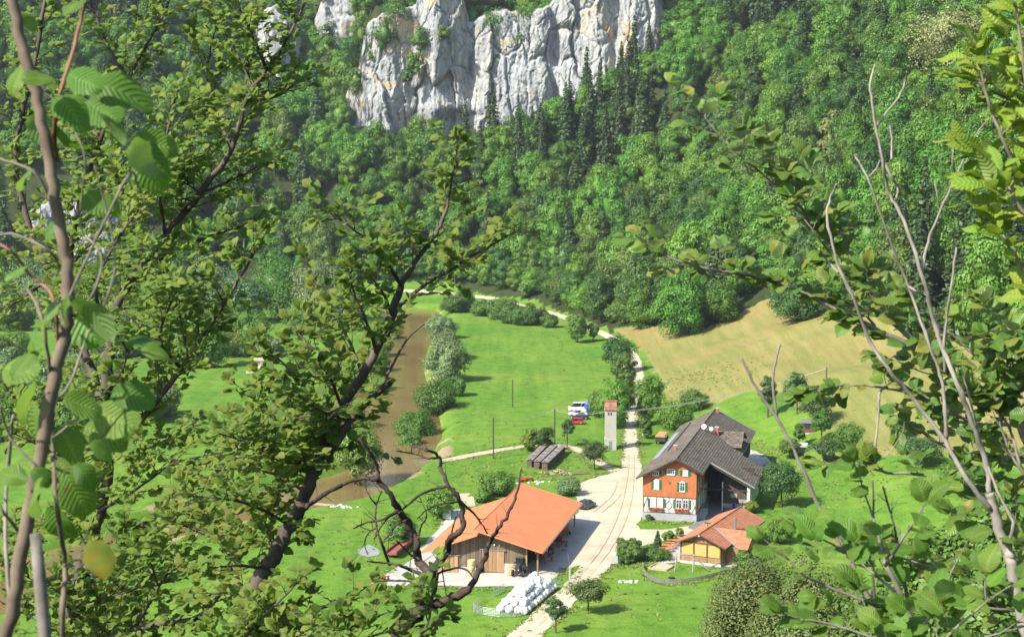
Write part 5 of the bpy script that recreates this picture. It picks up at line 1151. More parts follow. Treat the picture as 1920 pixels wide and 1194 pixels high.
def catmull(pts, n=4):
    P_ = [Vector(p) for p in pts]; 
    if len(P_) < 3: return P_
    out = []
    for i in range(len(P_)-1):
        p0, p1, p2, p3 = P_[max(i-1,0)], P_[i], P_[i+1], P_[min(i+2,len(P_)-1)]
        for k in range(n):
            t = k/n; out.append(0.5*((2*p1) + (p2-p0)*t + (2*p0-5*p1+4*p2-p3)*t*t + (3*p1-p0-3*p2+p3)*t**3))
    return out + [P_[-1]]
class Tree:
    def __init__(s, name, root_px, depth, label, cat, wood, leaves, seed, leaf=0.085, group=None):
        s.rnd = random.Random(seed); s.leaves = leaves; s.wood = wood; s.leafsize = leaf; s.depth = depth
        b = at_depth(root_px[0], root_px[1], depth); s.root_pos = Vector((b.x, b.y, hgt(b.x, b.y)-0.15))
        s.e = empty(name, s.root_pos, 0, label, cat, group); s.L = []; s.tw = MB(); s.limbs = []
    def _loc(s, pts): return [Vector(p) - s.root_pos for p in pts]
    def limb(s, px, r0, r1, name='branch', knots=0.0, wood=None, n=7):
        """px: (x, y[, depth offset]) along the limb in photo pixels; r in metres"""
        pts = []; d = 0.0
        for q in px:
            d = q[2] if len(q) > 2 else d
            pts.append(at_depth(q[0], q[1], s.depth + d))
        return s.limb3(pts, r0, r1, name, knots, wood, n)
    def limb3(s, pts, r0, r1, name='branch', knots=0.0, wood=None, n=7):
        P_ = catmull(pts, 5); k = len(P_); j = r0*0.25
        P_ = [P_[0]] + [p + Vector((s.rnd.uniform(-j,j), s.rnd.uniform(-j,j), s.rnd.uniform(-j,j))) for p in P_[1:-1]] + [P_[-1]]
        R_ = [r0 + (r1-r0)*(i/(k-1))**0.85 for i in range(k)]
        if knots: R_ = [r*(1+knots*s.rnd.uniform(-.4,1)*(s.rnd.random() < .45)) for r in R_]
        m = MB(); m.tube(s._loc(P_), R_, n); o = m.build(name, wood or s.wood, s.e, smooth=True); s.limbs.append((P_, R_)); return P_
    def to_ground(s, first, r):
        """carries a stem seen at the frame's edge down to the soil"""
        a = Vector(first); m = s.root_pos; P_ = [m, m.lerp(a, 0.35) + Vector((0.05,0,0)), m.lerp(a, 0.7), a]
        mb = MB(); mb.tube(s._loc(catmull(P_, 4)), [r*1.5 - r*0.5*i/12 for i in range(13)], 8); mb.build('trunk', s.wood, s.e, smooth=True)
    def put_leaf(s, p, yd, zd, size):
        y = Vector(yd).normalized(); z = Vector(zd); x = y.cross(z)
        if x.length < 1e-4: return
        x.normalize(); z = x.cross(y); M = Matrix(((x.x*size,y.x*size,z.x*size,p.x),(x.y*size,y.y*size,z.y*size,p.y),(x.z*size,y.z*size,z.z*size,p.z),(0,0,0,1)))
        s.L.append((M, s.rnd.randrange(len(s.leaves))))
    def twig(s, p, d, length, r=0.004, lvl=0, leaf_every=0.05, size=None, up=0.35, bare=0.15, wander=0.35, sub=0.5):
        rnd = s.rnd; n = max(4, int(length/0.07)); pts = [Vector(p)]; d = Vector(d).normalized()
        for i in range(n):
            d = (d + Vector((rnd.uniform(-1,1), rnd.uniform(-1,1), rnd.uniform(-1,1)))*wander*0.35 + Vector((0,0,up*0.12))).normalized(); pts.append(pts[-1] + d*(length/n))
        s.tw.tube(s._loc(pts), [r*(1-0.75*i/n) for i in range(n+1)], 4 if r < 0.006 else 5)
        acc = length*bare; tot = 0.0; side = rnd.choice((-1,1))
        size = size or s.leafsize
        for a, b in zip(pts, pts[1:]):
            seg = (b-a).length; t = b-a; t.normalize()
            while acc < tot+seg and leaf_every:
                q = a + t*(acc-tot); lat = t.cross(Vector((rnd.uniform(-.4,.4), rnd.uniform(-.4,.4), 1))).normalized()*side; side = -side
                yd = t*rnd.uniform(.35,.9) + lat*rnd.uniform(.6,1) + Vector((0,0,rnd.uniform(-.35,.25))); zd = Vector((rnd.gauss(-.25,.38), rnd.gauss(-.38,.42), 1.0))
                sz = size*rnd.uniform(.6,1.2); s.put_leaf(q + yd.normalized()*sz*0.16, yd, zd, sz); acc += leaf_every*rnd.uniform(.6,1.4)
            tot += seg
        if leaf_every:
            for k in range(3):
                yd = d + Vector((rnd.uniform(-1,1), rnd.uniform(-1,1), rnd.uniform(-.5,.6)))*0.8; sz = size*rnd.uniform(.65,1.1); s.put_leaf(pts[-1] + yd.normalized()*sz*.16, yd, (rnd.gauss(-.3,.35), rnd.gauss(-.4,.4), 1), sz)
        if lvl > 0:
            k = max(1, int(length/0.20*sub))
            for i in range(k):
                j = rnd.randrange(1, n); t = (pts[j+1]-pts[j-1]).normalized() if j+1 <= n else d
                o = (t*rnd.uniform(.4,1) + Vector((rnd.uniform(-1,1), rnd.uniform(-1,1), rnd.uniform(-.6,.8)))).normalized(); s.twig(pts[j], o, length*rnd.uniform(.3,.6), r*.65, lvl-1, leaf_every, size, up, bare, wander, sub)
    def clothe(s, P_, t0=0.1, t1=1.0, every=0.12, length=(.25,.6), lvl=1, up=0.35, r=0.004, leaf_every=0.05, size=None, bare=0.15, spread=1.0, sub=0.5):
        tot = sum((b-a).length for a, b in zip(P_, P_[1:])); acc = 0; nxt = tot*t0; rnd = s.rnd
        for a, b in zip(P_, P_[1:]):
            seg = (b-a).length; t = (b-a).normalized()
            while nxt < acc+seg and nxt < tot*t1:
                q = a + t*(nxt-acc); d = t*rnd.uniform(.3,.9) + Vector((rnd.uniform(-1,1), rnd.uniform(-1,1)*.8, rnd.uniform(-.45,1)))*spread
                s.twig(q, d, rnd.uniform(*length)*(1-0.35*nxt/tot), r, lvl, leaf_every, size, up, bare, sub=sub); nxt += every*rnd.uniform(.6,1.4)
            acc += seg
        if t1 >= 1: s.twig(P_[-1], (P_[-1]-P_[-2]), rnd.uniform(*length)*.6, r, lvl, leaf_every, size, up, bare, sub=sub)
    def fill(s, n, box, reach=(60,190), r=0.007, **k):
        """further side limbs grown from the existing ones towards free room"""
        base = [p for P_, R_ in s.limbs for p in P_]; done = 0; tries = 0
        while done < n and tries < n*30:
            tries += 1; p = s.rnd.choice(base); px, py, d = project(p); an = s.rnd.uniform(0, 6.28); ln = s.rnd.uniform(*reach); qx, qy = px+math.cos(an)*ln, py-abs(math.sin(an))*ln*(1 if s.rnd.random() < .75 else -.6)
            if not (box[0] < qx < box[2] and box[1] < qy < box[3] and box[0]-80 < px < box[2]+80): continue
            e = at_depth(qx, qy, d + s.rnd.uniform(-.6,.6)); m = p.lerp(e, .5) + Vector((s.rnd.uniform(-.06,.06), s.rnd.uniform(-.1,.1), s.rnd.uniform(-.02,.08)))
            P_ = s.limb3([p, m, e], r, .003); s.clothe(P_, .15, 1, **k); done += 1
    def finish(s, maxleaf=300):
        if s.tw.v: o = s.tw.build('twigs', s.wood, s.e, smooth=True); tag(o, kind='stuff')
        if s.L:
            sc = []
            for M, k in s.L:
                px, py, d = project(M.translation); vis = -30 < px < 1950 and -30 < py < 1220
                sc.append((M.to_scale().x/max(d,.3)*FPX if vis else -1))
            order = sorted(range(len(s.L)), key=lambda i: -sc[i]); T_ = Matrix.Translation(-s.root_pos); solo = set(order[:maxleaf])
            for i in order[:maxleaf]:
                M, k = s.L[i]; o = link('leaf', s.leaves[k], s.e); o.matrix_local = T_ @ M
            rest = [s.L[i] for i in order[maxleaf:]]
            if rest:
                V_ = []; Q_ = []; B_ = []; off = 0; arr = [mesh_arrays(m) for m in s.leaves]
                for M, k in rest:
                    v, q, w = arr[k]; B_.append(w); A = np.array(T_ @ M); V_.append(v @ A[:3,:3].T + A[:3,3]); Q_.append(q+off); off += len(v)
                o = link('foliage', mesh_np('foliage', np.concatenate(V_), np.concatenate(Q_), [s.leaves[0].materials[0]], smooth=True), s.e); tag(o, kind='stuff'); at = o.data.attributes.new('blade', 'FLOAT_VECTOR', 'POINT'); at.data.foreach_set('vector', np.concatenate(B_))
        print('TREE', s.e.name, 'leaves', len(s.L))

def central_whitebeam():
    t = Tree('whitebeam_tree', (470,1500), 9.0, 'leafy whitebeam with dark slanting forked trunk in front of the brown river', 'tree', W_DARK, LF_WB, 101, leaf=0.062)
    tr = t.limb([(440,1230),(470,1130),(499,1064),(520,1032),(542,985),(568,940)], 0.048, 0.040, 'trunk', 0.08, n=9); t.to_ground(tr[0], 0.05)
    a = t.limb([(560,955),(584,900),(611,862),(640,815),(658,788),(685,756),(711,735,.1),(738,712,.2)], 0.036, 0.012, knots=0.12, n=8)
    m = t.limb([(568,940),(590,880),(611,815),(637,767),(680,703),(711,650),(735,588),(751,535)], 0.036, 0.020, knots=0.08, n=8)
    top = t.limb([(751,535),(771,504),(794,468),(818,437),(834,401),(841,374),(850,320),(856,285)], 0.018, 0.005)
    lf = t.limb([(751,533),(735,508,-.1),(720,488),(697,458,-.2),(650,421,-.3),(628,408)], 0.013, 0.004)
    rt = t.limb([(722,628),(745,580,.1),(767,558,.2),(811,525,.3),(848,504,.3),(885,481,.4),(931,454,.4),(972,432,.5)], 0.016, 0.004)
    sd_ = t.limb([(711,735),(760,640,.3),(796,608,.4)], 0.010, 0.004)
    for P_, ev, ln, t0 in ((top,.055,(.12,.34),.1),(lf,.06,(.14,.38),.12),(rt,.06,(.12,.32),.3)): t.clothe(P_, t0, 1, ev, ln, 1, 0.4, 0.0032, 0.038, sub=.5)
    for q in ([(640,765),(618,705,-.2),(590,660,-.4),(560,625)],[(625,790),(580,740,-.3),(540,690,-.5),(505,655)],[(680,703),(655,640,.2),(622,585,.3),(600,545)],[(705,662),(690,610,-.3),(668,560,-.4),(655,520)],
              [(600,850),(550,800,.3),(500,765,.4),(460,735)],[(590,880),(530,850,-.3),(470,830,-.5),(420,815)],[(575,925),(520,890,.3),(460,880,.3),(400,880)],[(545,985),(480,950,-.3),(420,935,-.4),(360,930)],
              [(525,1030),(460,1010,.2),(400,1000,.3),(350,985)],[(640,815),(650,760,.4),(640,700,.5),(620,650)],[(735,590),(715,545,-.3),(690,515,-.3)],[(500,1065),(440,1060,-.3),(380,1070,-.4)],[(611,862),(570,830,.5),(540,790,.6)],[(470,1130),(420,1110,.3),(380,1120,.3)],[(655,785),(600,770,-.5),(560,740,-.6)]):
        P_ = t.limb(q, 0.011, 0.004); t.clothe(P_, .12, 1, .058, (.14,.40), 1, .35, .0034, .038, sub=.6)
    t.clothe(m, .45, .98, .15, (.14,.30), 1, .4, .0034, .042, sub=.4); t.clothe(a, .5, .9, .2, (.1,.22), 0, .3, .003, .05)
    for q in ([(430,1250),(520,1180,-.5),(600,1140,-.7),(680,1105)],[(450,1230),(540,1200,-.9),(640,1180,-1),(720,1150)],[(420,1260),(470,1180,-.6),(520,1130,-.8),(560,1090)],[(480,1260),(600,1220,-1.1),(700,1190,-1.2),(760,1180)],[(700,1260,-1),(760,1220,-1.2),(800,1170,-1.3),(815,1100)]):
        P_ = t.limb(q, 0.012, 0.004); t.clothe(P_, .15, 1, .065, (.12,.30), 1, .3, .0034, .042, sub=.5)
    t.fill(7, (430,740,600,1180), every=.058, length=(.14,.36), lvl=1, up=.35, leaf_every=.036, sub=.6)
    t.finish()
def left_whitebeam():
    t = Tree('whitebeam_tree', (130,1500), 11.0, 'tall bushy whitebeam with several dark stems filling the slope beside the hazel', 'tree', W_DARK, LF_WB, 102, leaf=0.064)
    tr = t.limb([(120,1230),(150,1080),(185,960),(200,860),(195,760),(205,660)], 0.055, 0.042, 'trunk', 0.08, n=9); t.to_ground(tr[0], 0.06)
    b = t.limb([(205,660),(215,590),(250,520),(310,440),(377,362),(434,278),(461,190),(500,130),(545,60),(580,-15)], 0.036, 0.007, knots=.06)
    c = t.limb([(195,760,.3),(150,640,.6),(95,520,.9),(45,400,1),(30,280,1),(60,140,1),(90,-20,1)], 0.040, 0.014, knots=.05)
    d = t.limb([(200,860,-.3),(270,780,-.7),(340,690,-.9),(400,600,-1),(450,520,-1),(490,450,-1)], 0.026, 0.006)
    e = t.limb([(150,640,.6),(130,500,.3),(150,380,.2),(190,260,.2),(240,150,.2),(300,40,.2),(330,-30,.2)], 0.026, 0.007)
    f = t.limb([(185,960,.4),(120,880,.7),(60,800,.9),(10,720,1)], 0.028, 0.010)
    g = t.limb([(150,1080,-.5),(230,1010,-.9),(310,950,-1.1),(390,900,-1.2)], 0.024, 0.007); h = t.limb([(120,1230,-.3),(250,1180,-.8),(380,1150,-1),(440,1060,-1.1),(455,1040,-1.1)], 0.024, 0.009)
    i_ = t.limb([(130,1180,.3),(60,1080,.6),(0,1000,.8)], .02, .008)
    for P_, t0 in ((b,.05),(c,.1),(d,.1),(e,.08),(f,.05),(g,.1),(h,.08),(i_,.05)): t.clothe(P_, t0, 1, .066, (.18,.46), 1, .35, .0042, .044, sub=.65)
    for q in ([(250,520),(330,470,.4),(400,440,.6),(470,420,.6)],[(310,440),(300,360,-.4),(310,270,-.5),(330,180,-.5)],[(377,362),(430,340,.4),(490,310,.5)],[(434,278),(400,200,.3),(390,130,.4),(400,70,.4)],[(461,190),(520,180,.3),(560,150,.4)],[(205,660),(280,620,.5),(350,580,.7),(420,560,.8)],[(500,130),(470,60,-.2),(450,20)],
              [(190,260,.2),(120,200,.4),(60,160,.5)],[(95,520,.9),(40,560,.8),(-20,600,.8)],[(240,150,.2),(200,80,.1),(170,0,.1)],[(200,860,.2),(280,840,.6),(350,800,.8)],[(270,780,-.7),(230,720,-.9),(240,660,-1)],[(340,690,-.9),(300,640,-1.2),(310,580,-1.3)],[(150,1080,.5),(210,1100,.8),(290,1090,1)],[(205,640,-.4),(180,540,-.7),(220,450,-.8),(270,380,-.9)],[(130,500,.3),(200,420,0),(250,330,0)],
              [(185,960,-.4),(250,920,-.7),(320,870,-.8)],[(250,1180,-.8),(310,1080,-1),(350,1030,-1)],[(120,1230,.2),(180,1190,.5),(260,1170,.7)]):
        P_ = t.limb(q, 0.014, 0.005); t.clothe(P_, .12, 1, .062, (.18,.46), 1, .35, .0040, .044, sub=.65)
    t.fill(24, (-20,0,470,1190), reach=(70,200), every=.06, length=(.16,.42), lvl=1, up=.35, leaf_every=.042, sub=.65); t.fill(10, (-20,640,420,1190), reach=(70,200), every=.06, length=(.16,.42), lvl=1, up=.35, leaf_every=.042, sub=.65)
    t.finish()
def dead_tree():
    t = Tree('dead_tree', (740,1500), 8.0, 'gnarled leafless black dead tree with crooked twigs in front of the barn', 'tree', W_DEAD, LF_WB, 103)
    tr = t.limb([(735,1240),(752,1182),(776,1150),(791,1119),(804,1095),(808,1074)], 0.050, 0.038, 'trunk', .2, n=9); t.to_ground(tr[0], .055)
    t.limb([(776,1152),(770,1180),(815,1134),(851,1119),(877,1106)][2:] , .026, .022, knots=.2)
    limbs = [([(808,1078),(783,1046),(781,1020),(768,984),(747,955),(731,926),(710,897),(704,867),(689,842),(672,822)],.024,.007),
             ([(808,1076),(835,1036),(846,1007),(867,992),(867,960),(859,932),(841,911),(828,880),(821,856),(800,842),(772,838)],.020,.005),
             ([(770,1165),(790,1146),(815,1134),(851,1119),(877,1106),(898,1072),(911,1041),(918,1015),(939,984),(960,950),(970,914),(978,878)],.026,.004),
             ([(800,1080),(770,1068),(747,1059),(720,1054),(688,1052)],.011,.004),([(731,1058),(716,1020),(706,989),(704,960),(708,940),(716,920)],.008,.003),
             ([(747,957),(718,973),(690,979),(662,990)],.009,.003),([(841,911),(815,916),(786,929),(760,950),(748,962)],.009,.004),([(869,945),(892,966),(905,985),(914,1000)],.007,.003),
             ([(860,940),(825,944),(800,956),(782,972)],.006,.003),([(812,1078),(845,1066),(872,1066),(889,1084)],.007,.004),([(776,1046),(760,1030),(742,1012)],.007,.003),
             ([(710,897),(680,897),(655,902),(640,910)],.012,.007),([(640,910),(615,922),(590,940),(575,950)],.012,.010),([(795,1100),(770,1090),(740,1088),(700,1090)],.007,.003),([(706,989),(690,1000),(684,1020),(690,1040)],.005,.002),
             ([(820,858),(800,858),(775,850),(742,845)],.007,.003),([(783,1010),(790,985),(800,965),(786,930)],.006,.002),([(846,1007),(850,985),(856,968)],.006,.003),([(762,975),(742,985),(733,1000),(720,1012)],.006,.003),([(828,1040),(830,1075),(836,1110),(838,1140)],.004,.002),([(704,945),(694,932),(686,915)],.005,.002),([(747,955),(730,968),(716,985),(702,1010)],.006,.003)]
    rnd = t.rnd
    for q, r0, r1 in limbs:
        P_ = t.limb([(x, y, rnd.uniform(-.12,.12)) for x, y in q], r0, r1, knots=.35)
        t.clothe(P_, .15, .98, .10, (.04,.16), 0, .1, .0026, 0, spread=1.3)
    t.finish()
def bare_tree():
    t = Tree('dead_tree', (1990,1500), 6.0, 'pale grey bare dead tree with forked smooth branches before the hillside wood', 'tree', W_PALE, LF_WB, 104)
    tr = t.limb([(1945,1260),(1920,1174),(1897,1058),(1887,1030),(1864,960),(1855,925)], .024, .017, 'trunk', .12, n=9); t.to_ground(tr[0], .026)
    L_ = [([(1855,925),(1850,872),(1823,793),(1795,719),(1762,640),(1748,590),(1730,521),(1694,412),(1668,366),(1655,300),(1642,236),(1632,168),(1640,122)],.0135,.0045),
          ([(1858,955),(1813,900),(1771,826),(1707,742),(1665,691),(1632,640),(1595,547),(1569,490),(1551,412),(1556,375),(1569,345)],.012,.0045),
          ([(1774,824),(1771,756),(1762,700),(1740,640),(1704,537),(1678,475),(1652,402),(1627,334),(1603,293)],.009,.0035),
          ([(1645,235),(1665,208),(1684,184),(1697,155),(1700,135)],.006,.0035),([(1650,282),(1670,330),(1683,350),(1681,372)],.006,.004),([(1671,300),(1672,262),(1668,230)],.005,.003),([(1627,334),(1642,318),(1650,300)],.004,.003),
          ([(1728,511),(1740,455),(1756,412),(1793,329),(1824,262),(1855,222)],.008,.003),([(1793,332),(1786,305),(1788,278)],.005,.003),([(1764,398),(1757,365),(1752,340)],.004,.002),
          ([(1772,700),(1769,651),(1775,600),(1782,547),(1793,464)],.008,.004),([(1572,511),(1552,490),(1536,467)],.005,.004),([(1704,537),(1716,545),(1727,550)],.006,.005),([(1887,1030),(1900,985),(1893,965),(1870,920),(1845,850),(1810,720),(1800,690)],.009,.004)]
    for q, r0, r1 in L_: t.limb([(x, y, t.rnd.uniform(-.05,.05)) for x, y in q], r0*.85, r1*.8, knots=.3)
    for q, r0, r1 in ([(1720,1250),(1679,1192),(1642,1146),(1600,1062),(1577,1016),(1539,956),(1498,863),(1456,784),(1419,728),(1389,668)],.0125,.0045),([(1456,781),(1449,710),(1455,675),(1463,645)],.0055,.004): t.limb(q, r0, r1, knots=.3, wood=W_GREY)
    t.finish()
def right_whitebeam():
    t = Tree('whitebeam_tree', (2080,1500), 6.6, 'whitebeam boughs with olive glossy leaves spreading over the hay field from the bare tree', 'tree', W_GREY, LF_WB2, 105, leaf=0.078)
    tr = t.limb([(2060,1260),(2030,1100),(1990,960),(1950,860),(1910,790)], .034, .022, 'trunk', .1, n=8); t.to_ground(tr[0], .036)
    A = [([(1930,800),(1850,735),(1746,667),(1647,620),(1575,584),(1491,542),(1403,516),(1310,500),(1242,477),(1213,452)],.016,.003,.13,.30),
         ([(1746,667,.2),(1690,620,.3),(1626,568,.3),(1590,511,.3),(1543,443,.3),(1502,391,.3),(1445,340,.3),(1388,293,.3),(1351,256,.3),(1320,217,.3)],.011,.0025,.13,.30),
         ([(1925,810),(1897,795),(1827,793),(1739,747),(1665,728),(1600,722),(1530,730)],.010,.003,.1,.26),([(1980,960),(1897,942),(1804,914),(1734,890),(1665,886),(1600,867),(1566,867)],.012,.003,.1,.26),
         ([(2010,1080),(1900,1090),(1804,1082),(1734,1058),(1642,1034),(1590,1025)],.012,.003,.05,.28),([(1920,790,-.3),(1860,700,-.4),(1800,640,-.4),(1750,600,-.4)],.010,.003,.1,.3),([(1940,850,.3),(1880,860,.5),(1800,850,.6),(1740,820,.6)],.010,.003,.1,.3),
         ([(1990,960,-.4),(1930,900,-.5),(1890,840,-.5),(1870,770,-.5)],.010,.003,.1,.3),([(2030,1100,-.4),(1960,1040,-.5),(1900,1000,-.5),(1840,980,-.5)],.010,.003,.1,.3),([(2050,1200,-.3),(1950,1150,-.5),(1860,1140,-.6),(1780,1130,-.6)],.011,.003,.1,.3),([(1560,480,.3),(1530,440,.2),(1500,400,.2)],.005,.002,.1,.2),
         ([(1640,610),(1600,560,.2),(1570,500,.3),(1555,450,.3)],.006,.002,.1,.22),([(1750,600,-.4),(1700,560,-.4),(1650,545,-.4)],.006,.002,.1,.24),([(1850,735,.3),(1800,700,.4),(1740,700,.5),(1690,680,.5)],.007,.002,.1,.26),([(2000,900,-.5),(1960,760,-.6),(1930,680,-.6),(1890,620,-.6)],.010,.003,.1,.3)]
    for q, r0, r1 in (([(1664,724),(1650,735),(1647,770),(1643,820),(1640,850),(1642,868)],.006,.004),([(1642,866),(1665,850),(1690,815),(1696,790)],.0025,.001),([(1642,866),(1632,882),(1640,890)],.003,.001)): t.limb(q, r0, r1, knots=.3, wood=W_PALE)
    for i, (q, r0, r1, lo, hi) in enumerate(A):
        P_ = t.limb(q, r0, r1); dense = i not in (1,)
        t.clothe(P_, .12, 1, .13 if i > 1 else .055, (lo, hi) if i else (.06,.17), 1 if i > 1 else 0, .2, .0026, .036 if i else .042, sub=.5)
    t.fill(2, (1640,600,1930,1190), reach=(60,160), every=.07, length=(.1,.26), lvl=1, up=.2, leaf_every=.036, sub=.5)
    t.finish()
def sallow():
    t = Tree('sallow_bush', (2120,1500), 5.0, 'sallow with long bright yellow-green leaves at the tip of the slope beside the bare tree', 'bush', W_GREY, LF_SAL, 106, leaf=0.105)
    tr = t.limb([(2100,1240,.6),(2070,900,.6),(2030,650,.4),(1990,480,.2)], .026, .014, 'trunk', n=8); t.to_ground(tr[0], .028)
    for q in ([(1990,480,.2),(1940,380,.1),(1893,290,0),(1860,210,0),(1842,150,0),(1835,110)],[(1990,480),(1950,330,-.2),(1930,200,-.2),(1915,90,-.2),(1905,0,-.2)],[(2030,650,.2),(1960,560,.1),(1915,500,.1),(1880,440,.1)],[(2000,500,.4),(1960,250,.4),(1945,100,.4),(1940,-30,.4)],[(1960,440,-.3),(1920,400,-.3),(1890,350,-.3)],[(1940,380,.2),(1890,330,.3),(1850,300,.3)],[(1960,250,.1),(1910,200,.1),(1880,180,.1)]):
        P_ = t.limb(q, .008, .003); t.clothe(P_, .2, 1, .05, (.06,.18), 0, .5, .003, .026, bare=.05)
    t.finish()
def hazel():
    t = Tree('hazel_bush', (20,1500), 3.2, 'slim hazel stem with large pleated light green leaves at the very edge of the viewpoint', 'bush', W_HAZ, LF_HZ, 107, leaf=0.10)
    s1 = t.limb([(-10,1260),(22,1150),(45,1010),(70,880),(90,760),(110,670),(127,590),(126,510),(112,420),(97,330),(78,230),(58,140),(36,60),(20,-40)], .0145, .011, 'trunk', .12, n=9); t.to_ground(s1[0], .016)
    for q, r0, r1, w in (([(106,300),(104,215),(130,120),(152,40),(165,-30)],.005,.003,W_RED),([(110,680),(100,560),(60,520),(20,470),(-30,450)],.004,.002,W_RED),([(120,1240),(118,1130),(122,1060),(105,940),(98,820),(95,720),(80,600),(50,540)],.006,.003,W_HAZ),([(88,770),(130,720),(160,640),(200,560),(215,470),(175,300)],.003,.0015,W_GREY),
                         ([(128,560),(170,470),(240,330),(258,345)],.003,.002,W_GREY),([(92,370),(60,320),(0,298),(-40,280)],.004,.002,W_GREY),([(125,600),(170,560),(190,480),(150,420),(160,300),(130,230)],.003,.001,W_GREY),([(60,920),(120,880),(190,820),(240,760)],.003,.0015,W_GREY),([(45,1010),(0,950),(-30,900)],.004,.002,W_GREY),([(20,1150),(10,1000),(15,880),(25,780)],.005,.003,W_PALE),([(100,820),(150,780),(200,730),(240,680)],.0025,.001,W_GREY),([(126,520),(90,470),(30,440),(0,440)],.003,.002,W_GREY),([(70,880),(20,820),(0,760)],.003,.002,W_GREY),([(120,1060),(150,1050),(180,1090)],.0025,.0012,W_GREY)):
        t.limb([(x, y, t.rnd.uniform(-.1,.15)) for x, y in q], r0, r1, knots=.25, wood=w)
    rnd = t.rnd     # (tip x, tip y, stalk x, stalk y, size factor, how much the blade faces the viewer)
    for x, y, x0, y0, f in ((258,150,165,160,.75),(185,165,130,140,.6),(215,225,165,190,.75),(40,140,100,150,.5),(150,205,105,180,.6),(240,245,190,215,.7),(330,280,255,260,.75),(262,320,250,262,.7),(300,350,262,285,.7),(310,290,240,275,.6),(95,260,60,215,.6),(135,300,100,240,.65),
                        (210,590,140,560,.95),(175,640,130,570,.9),(100,600,130,560,.75),(55,590,110,575,.7),(35,640,70,620,.6),(60,700,10,690,.7),(40,830,70,760,.9),(15,690,70,660,.7),(190,770,120,745,.8),(245,800,180,770,.85),(285,745,210,735,.6),(300,640,240,640,.55),(315,655,265,655,.5),(225,820,160,800,.7),
                        (150,855,110,800,.6),(30,940,75,905,.8),(0,880,50,900,.6),(140,920,110,860,.7),(165,960,125,890,.7),(120,1020,95,950,.6),(20,770,60,720,.6),(70,440,110,420,.5),(20,330,60,320,.55),(10,160,50,120,.6),(60,30,25,20,.6),(5,60,40,40,.5),(200,400,160,360,.5),(235,390,190,370,.5),(120,10,160,0,.5),(215,850,170,830,.6),(180,900,140,870,.6),(10,520,50,500,.6),(90,900,60,880,.5)):
        d = 3.2 + rnd.uniform(-.25,.25); a = at_depth(x0, y0, d); b = at_depth(x, y, d + rnd.uniform(-.05,.05)); yd = b-a; sz = max(.045, yd.length*1.02)*(.85+f*.25)
        zd = Vector((rnd.gauss(-.35,.35), rnd.gauss(-.75,.3), 1.0)); t.put_leaf(a, yd, zd, sz)
    t.finish()
    o = at_depth(180, 1010, 3.0)   # one browned leaf among the green
    y = Vector((.12,0,-1)).normalized(); z = Vector((-.25,-1,.1)); x = y.cross(z).normalized(); z = x.cross(y); sz = .082; p = at_depth(178, 1012, 3.05)
    M = Matrix(((x.x*sz,y.x*sz,z.x*sz,p.x),(x.y*sz,y.y*sz,z.y*sz,p.y),(x.z*sz,y.z*sz,z.z*sz,p.z),(0,0,0,1))); lf = link('leaf', LF_BRN[0], t.e); lf.matrix_local = Matrix.Translation(-t.root_pos) @ M; lf['label'] = 'yellowed hazel leaf with an orange-brown rim'
    s = at_depth(88, 1260, 3.0); g = Vector((s.x, s.y, hgt(s.x, s.y))); e = empty('tree_stump', g, 0, 'thin pale cut stem ending in a blunt stub beside the hazel', 'stump')
    q = [at_depth(66, 1000, 3.0), at_depth(74, 1080, 3.0), at_depth(84, 1194, 3.0), s, (s+g)/2, g]; m = MB(); m.tube([v-g for v in q], [.010,.012,.0125,.014,.018,.022], 9); m.build('stem', W_GREY, e, smooth=True)
def lower_hazel():
    t = Tree('hazel_bush', (1740,1500), 5.2, 'hazel sprays with broad fresh green leaves below the bare dead tree', 'bush', W_GREY, LF_HZ, 108, leaf=0.075)
    tr = t.limb([(1740,1260),(1720,1190),(1690,1120),(1660,1060)], .012, .008, 'trunk'); t.to_ground(tr[0], .014)
    for q in ([(1720,1190),(1650,1140,-.1),(1580,1110,-.1),(1510,1080,-.1),(1480,1050,-.1)],[(1690,1120),(1620,1060,.1),(1560,1020,.1),(1520,1000,.1)],[(1660,1060),(1640,980,.2),(1620,920,.2)],[(1740,1240,-.2),(1650,1200,-.3),(1560,1170,-.3),(1500,1160,-.3)],[(1720,1200,.3),(1760,1120,.4),(1790,1060,.4)],[(1740,1230,-.3),(1800,1170,-.4),(1860,1120,-.4)],[(1660,1060,-.2),(1700,1000,-.3),(1730,950,-.3)],[(1740,1240,.2),(1830,1200,.1),(1900,1180,.1)]):
        P_ = t.limb(q, .006, .0025); t.clothe(P_, .2, 1, .10, (.08,.20), 0, .2, .0028, .06, bare=.1)
    for q in ([(1650,1240,.3),(1640,1150,.4),(1637,1040,.4),(1638,960,.4),(1636,900,.4)],[(1700,1120,.2),(1690,1060,.3),(1675,980,.3),(1655,910,.3)]):
        P_ = t.limb(q, .006, .003, knots=.3, wood=W_DARK); t.clothe(P_, .1, .98, .05, (.03,.12), 0, .1, .0018, 0, spread=1.2)
    t.finish()
central_whitebeam(); left_whitebeam(); dead_tree(); bare_tree(); right_whitebeam(); sallow(); hazel(); lower_hazel()
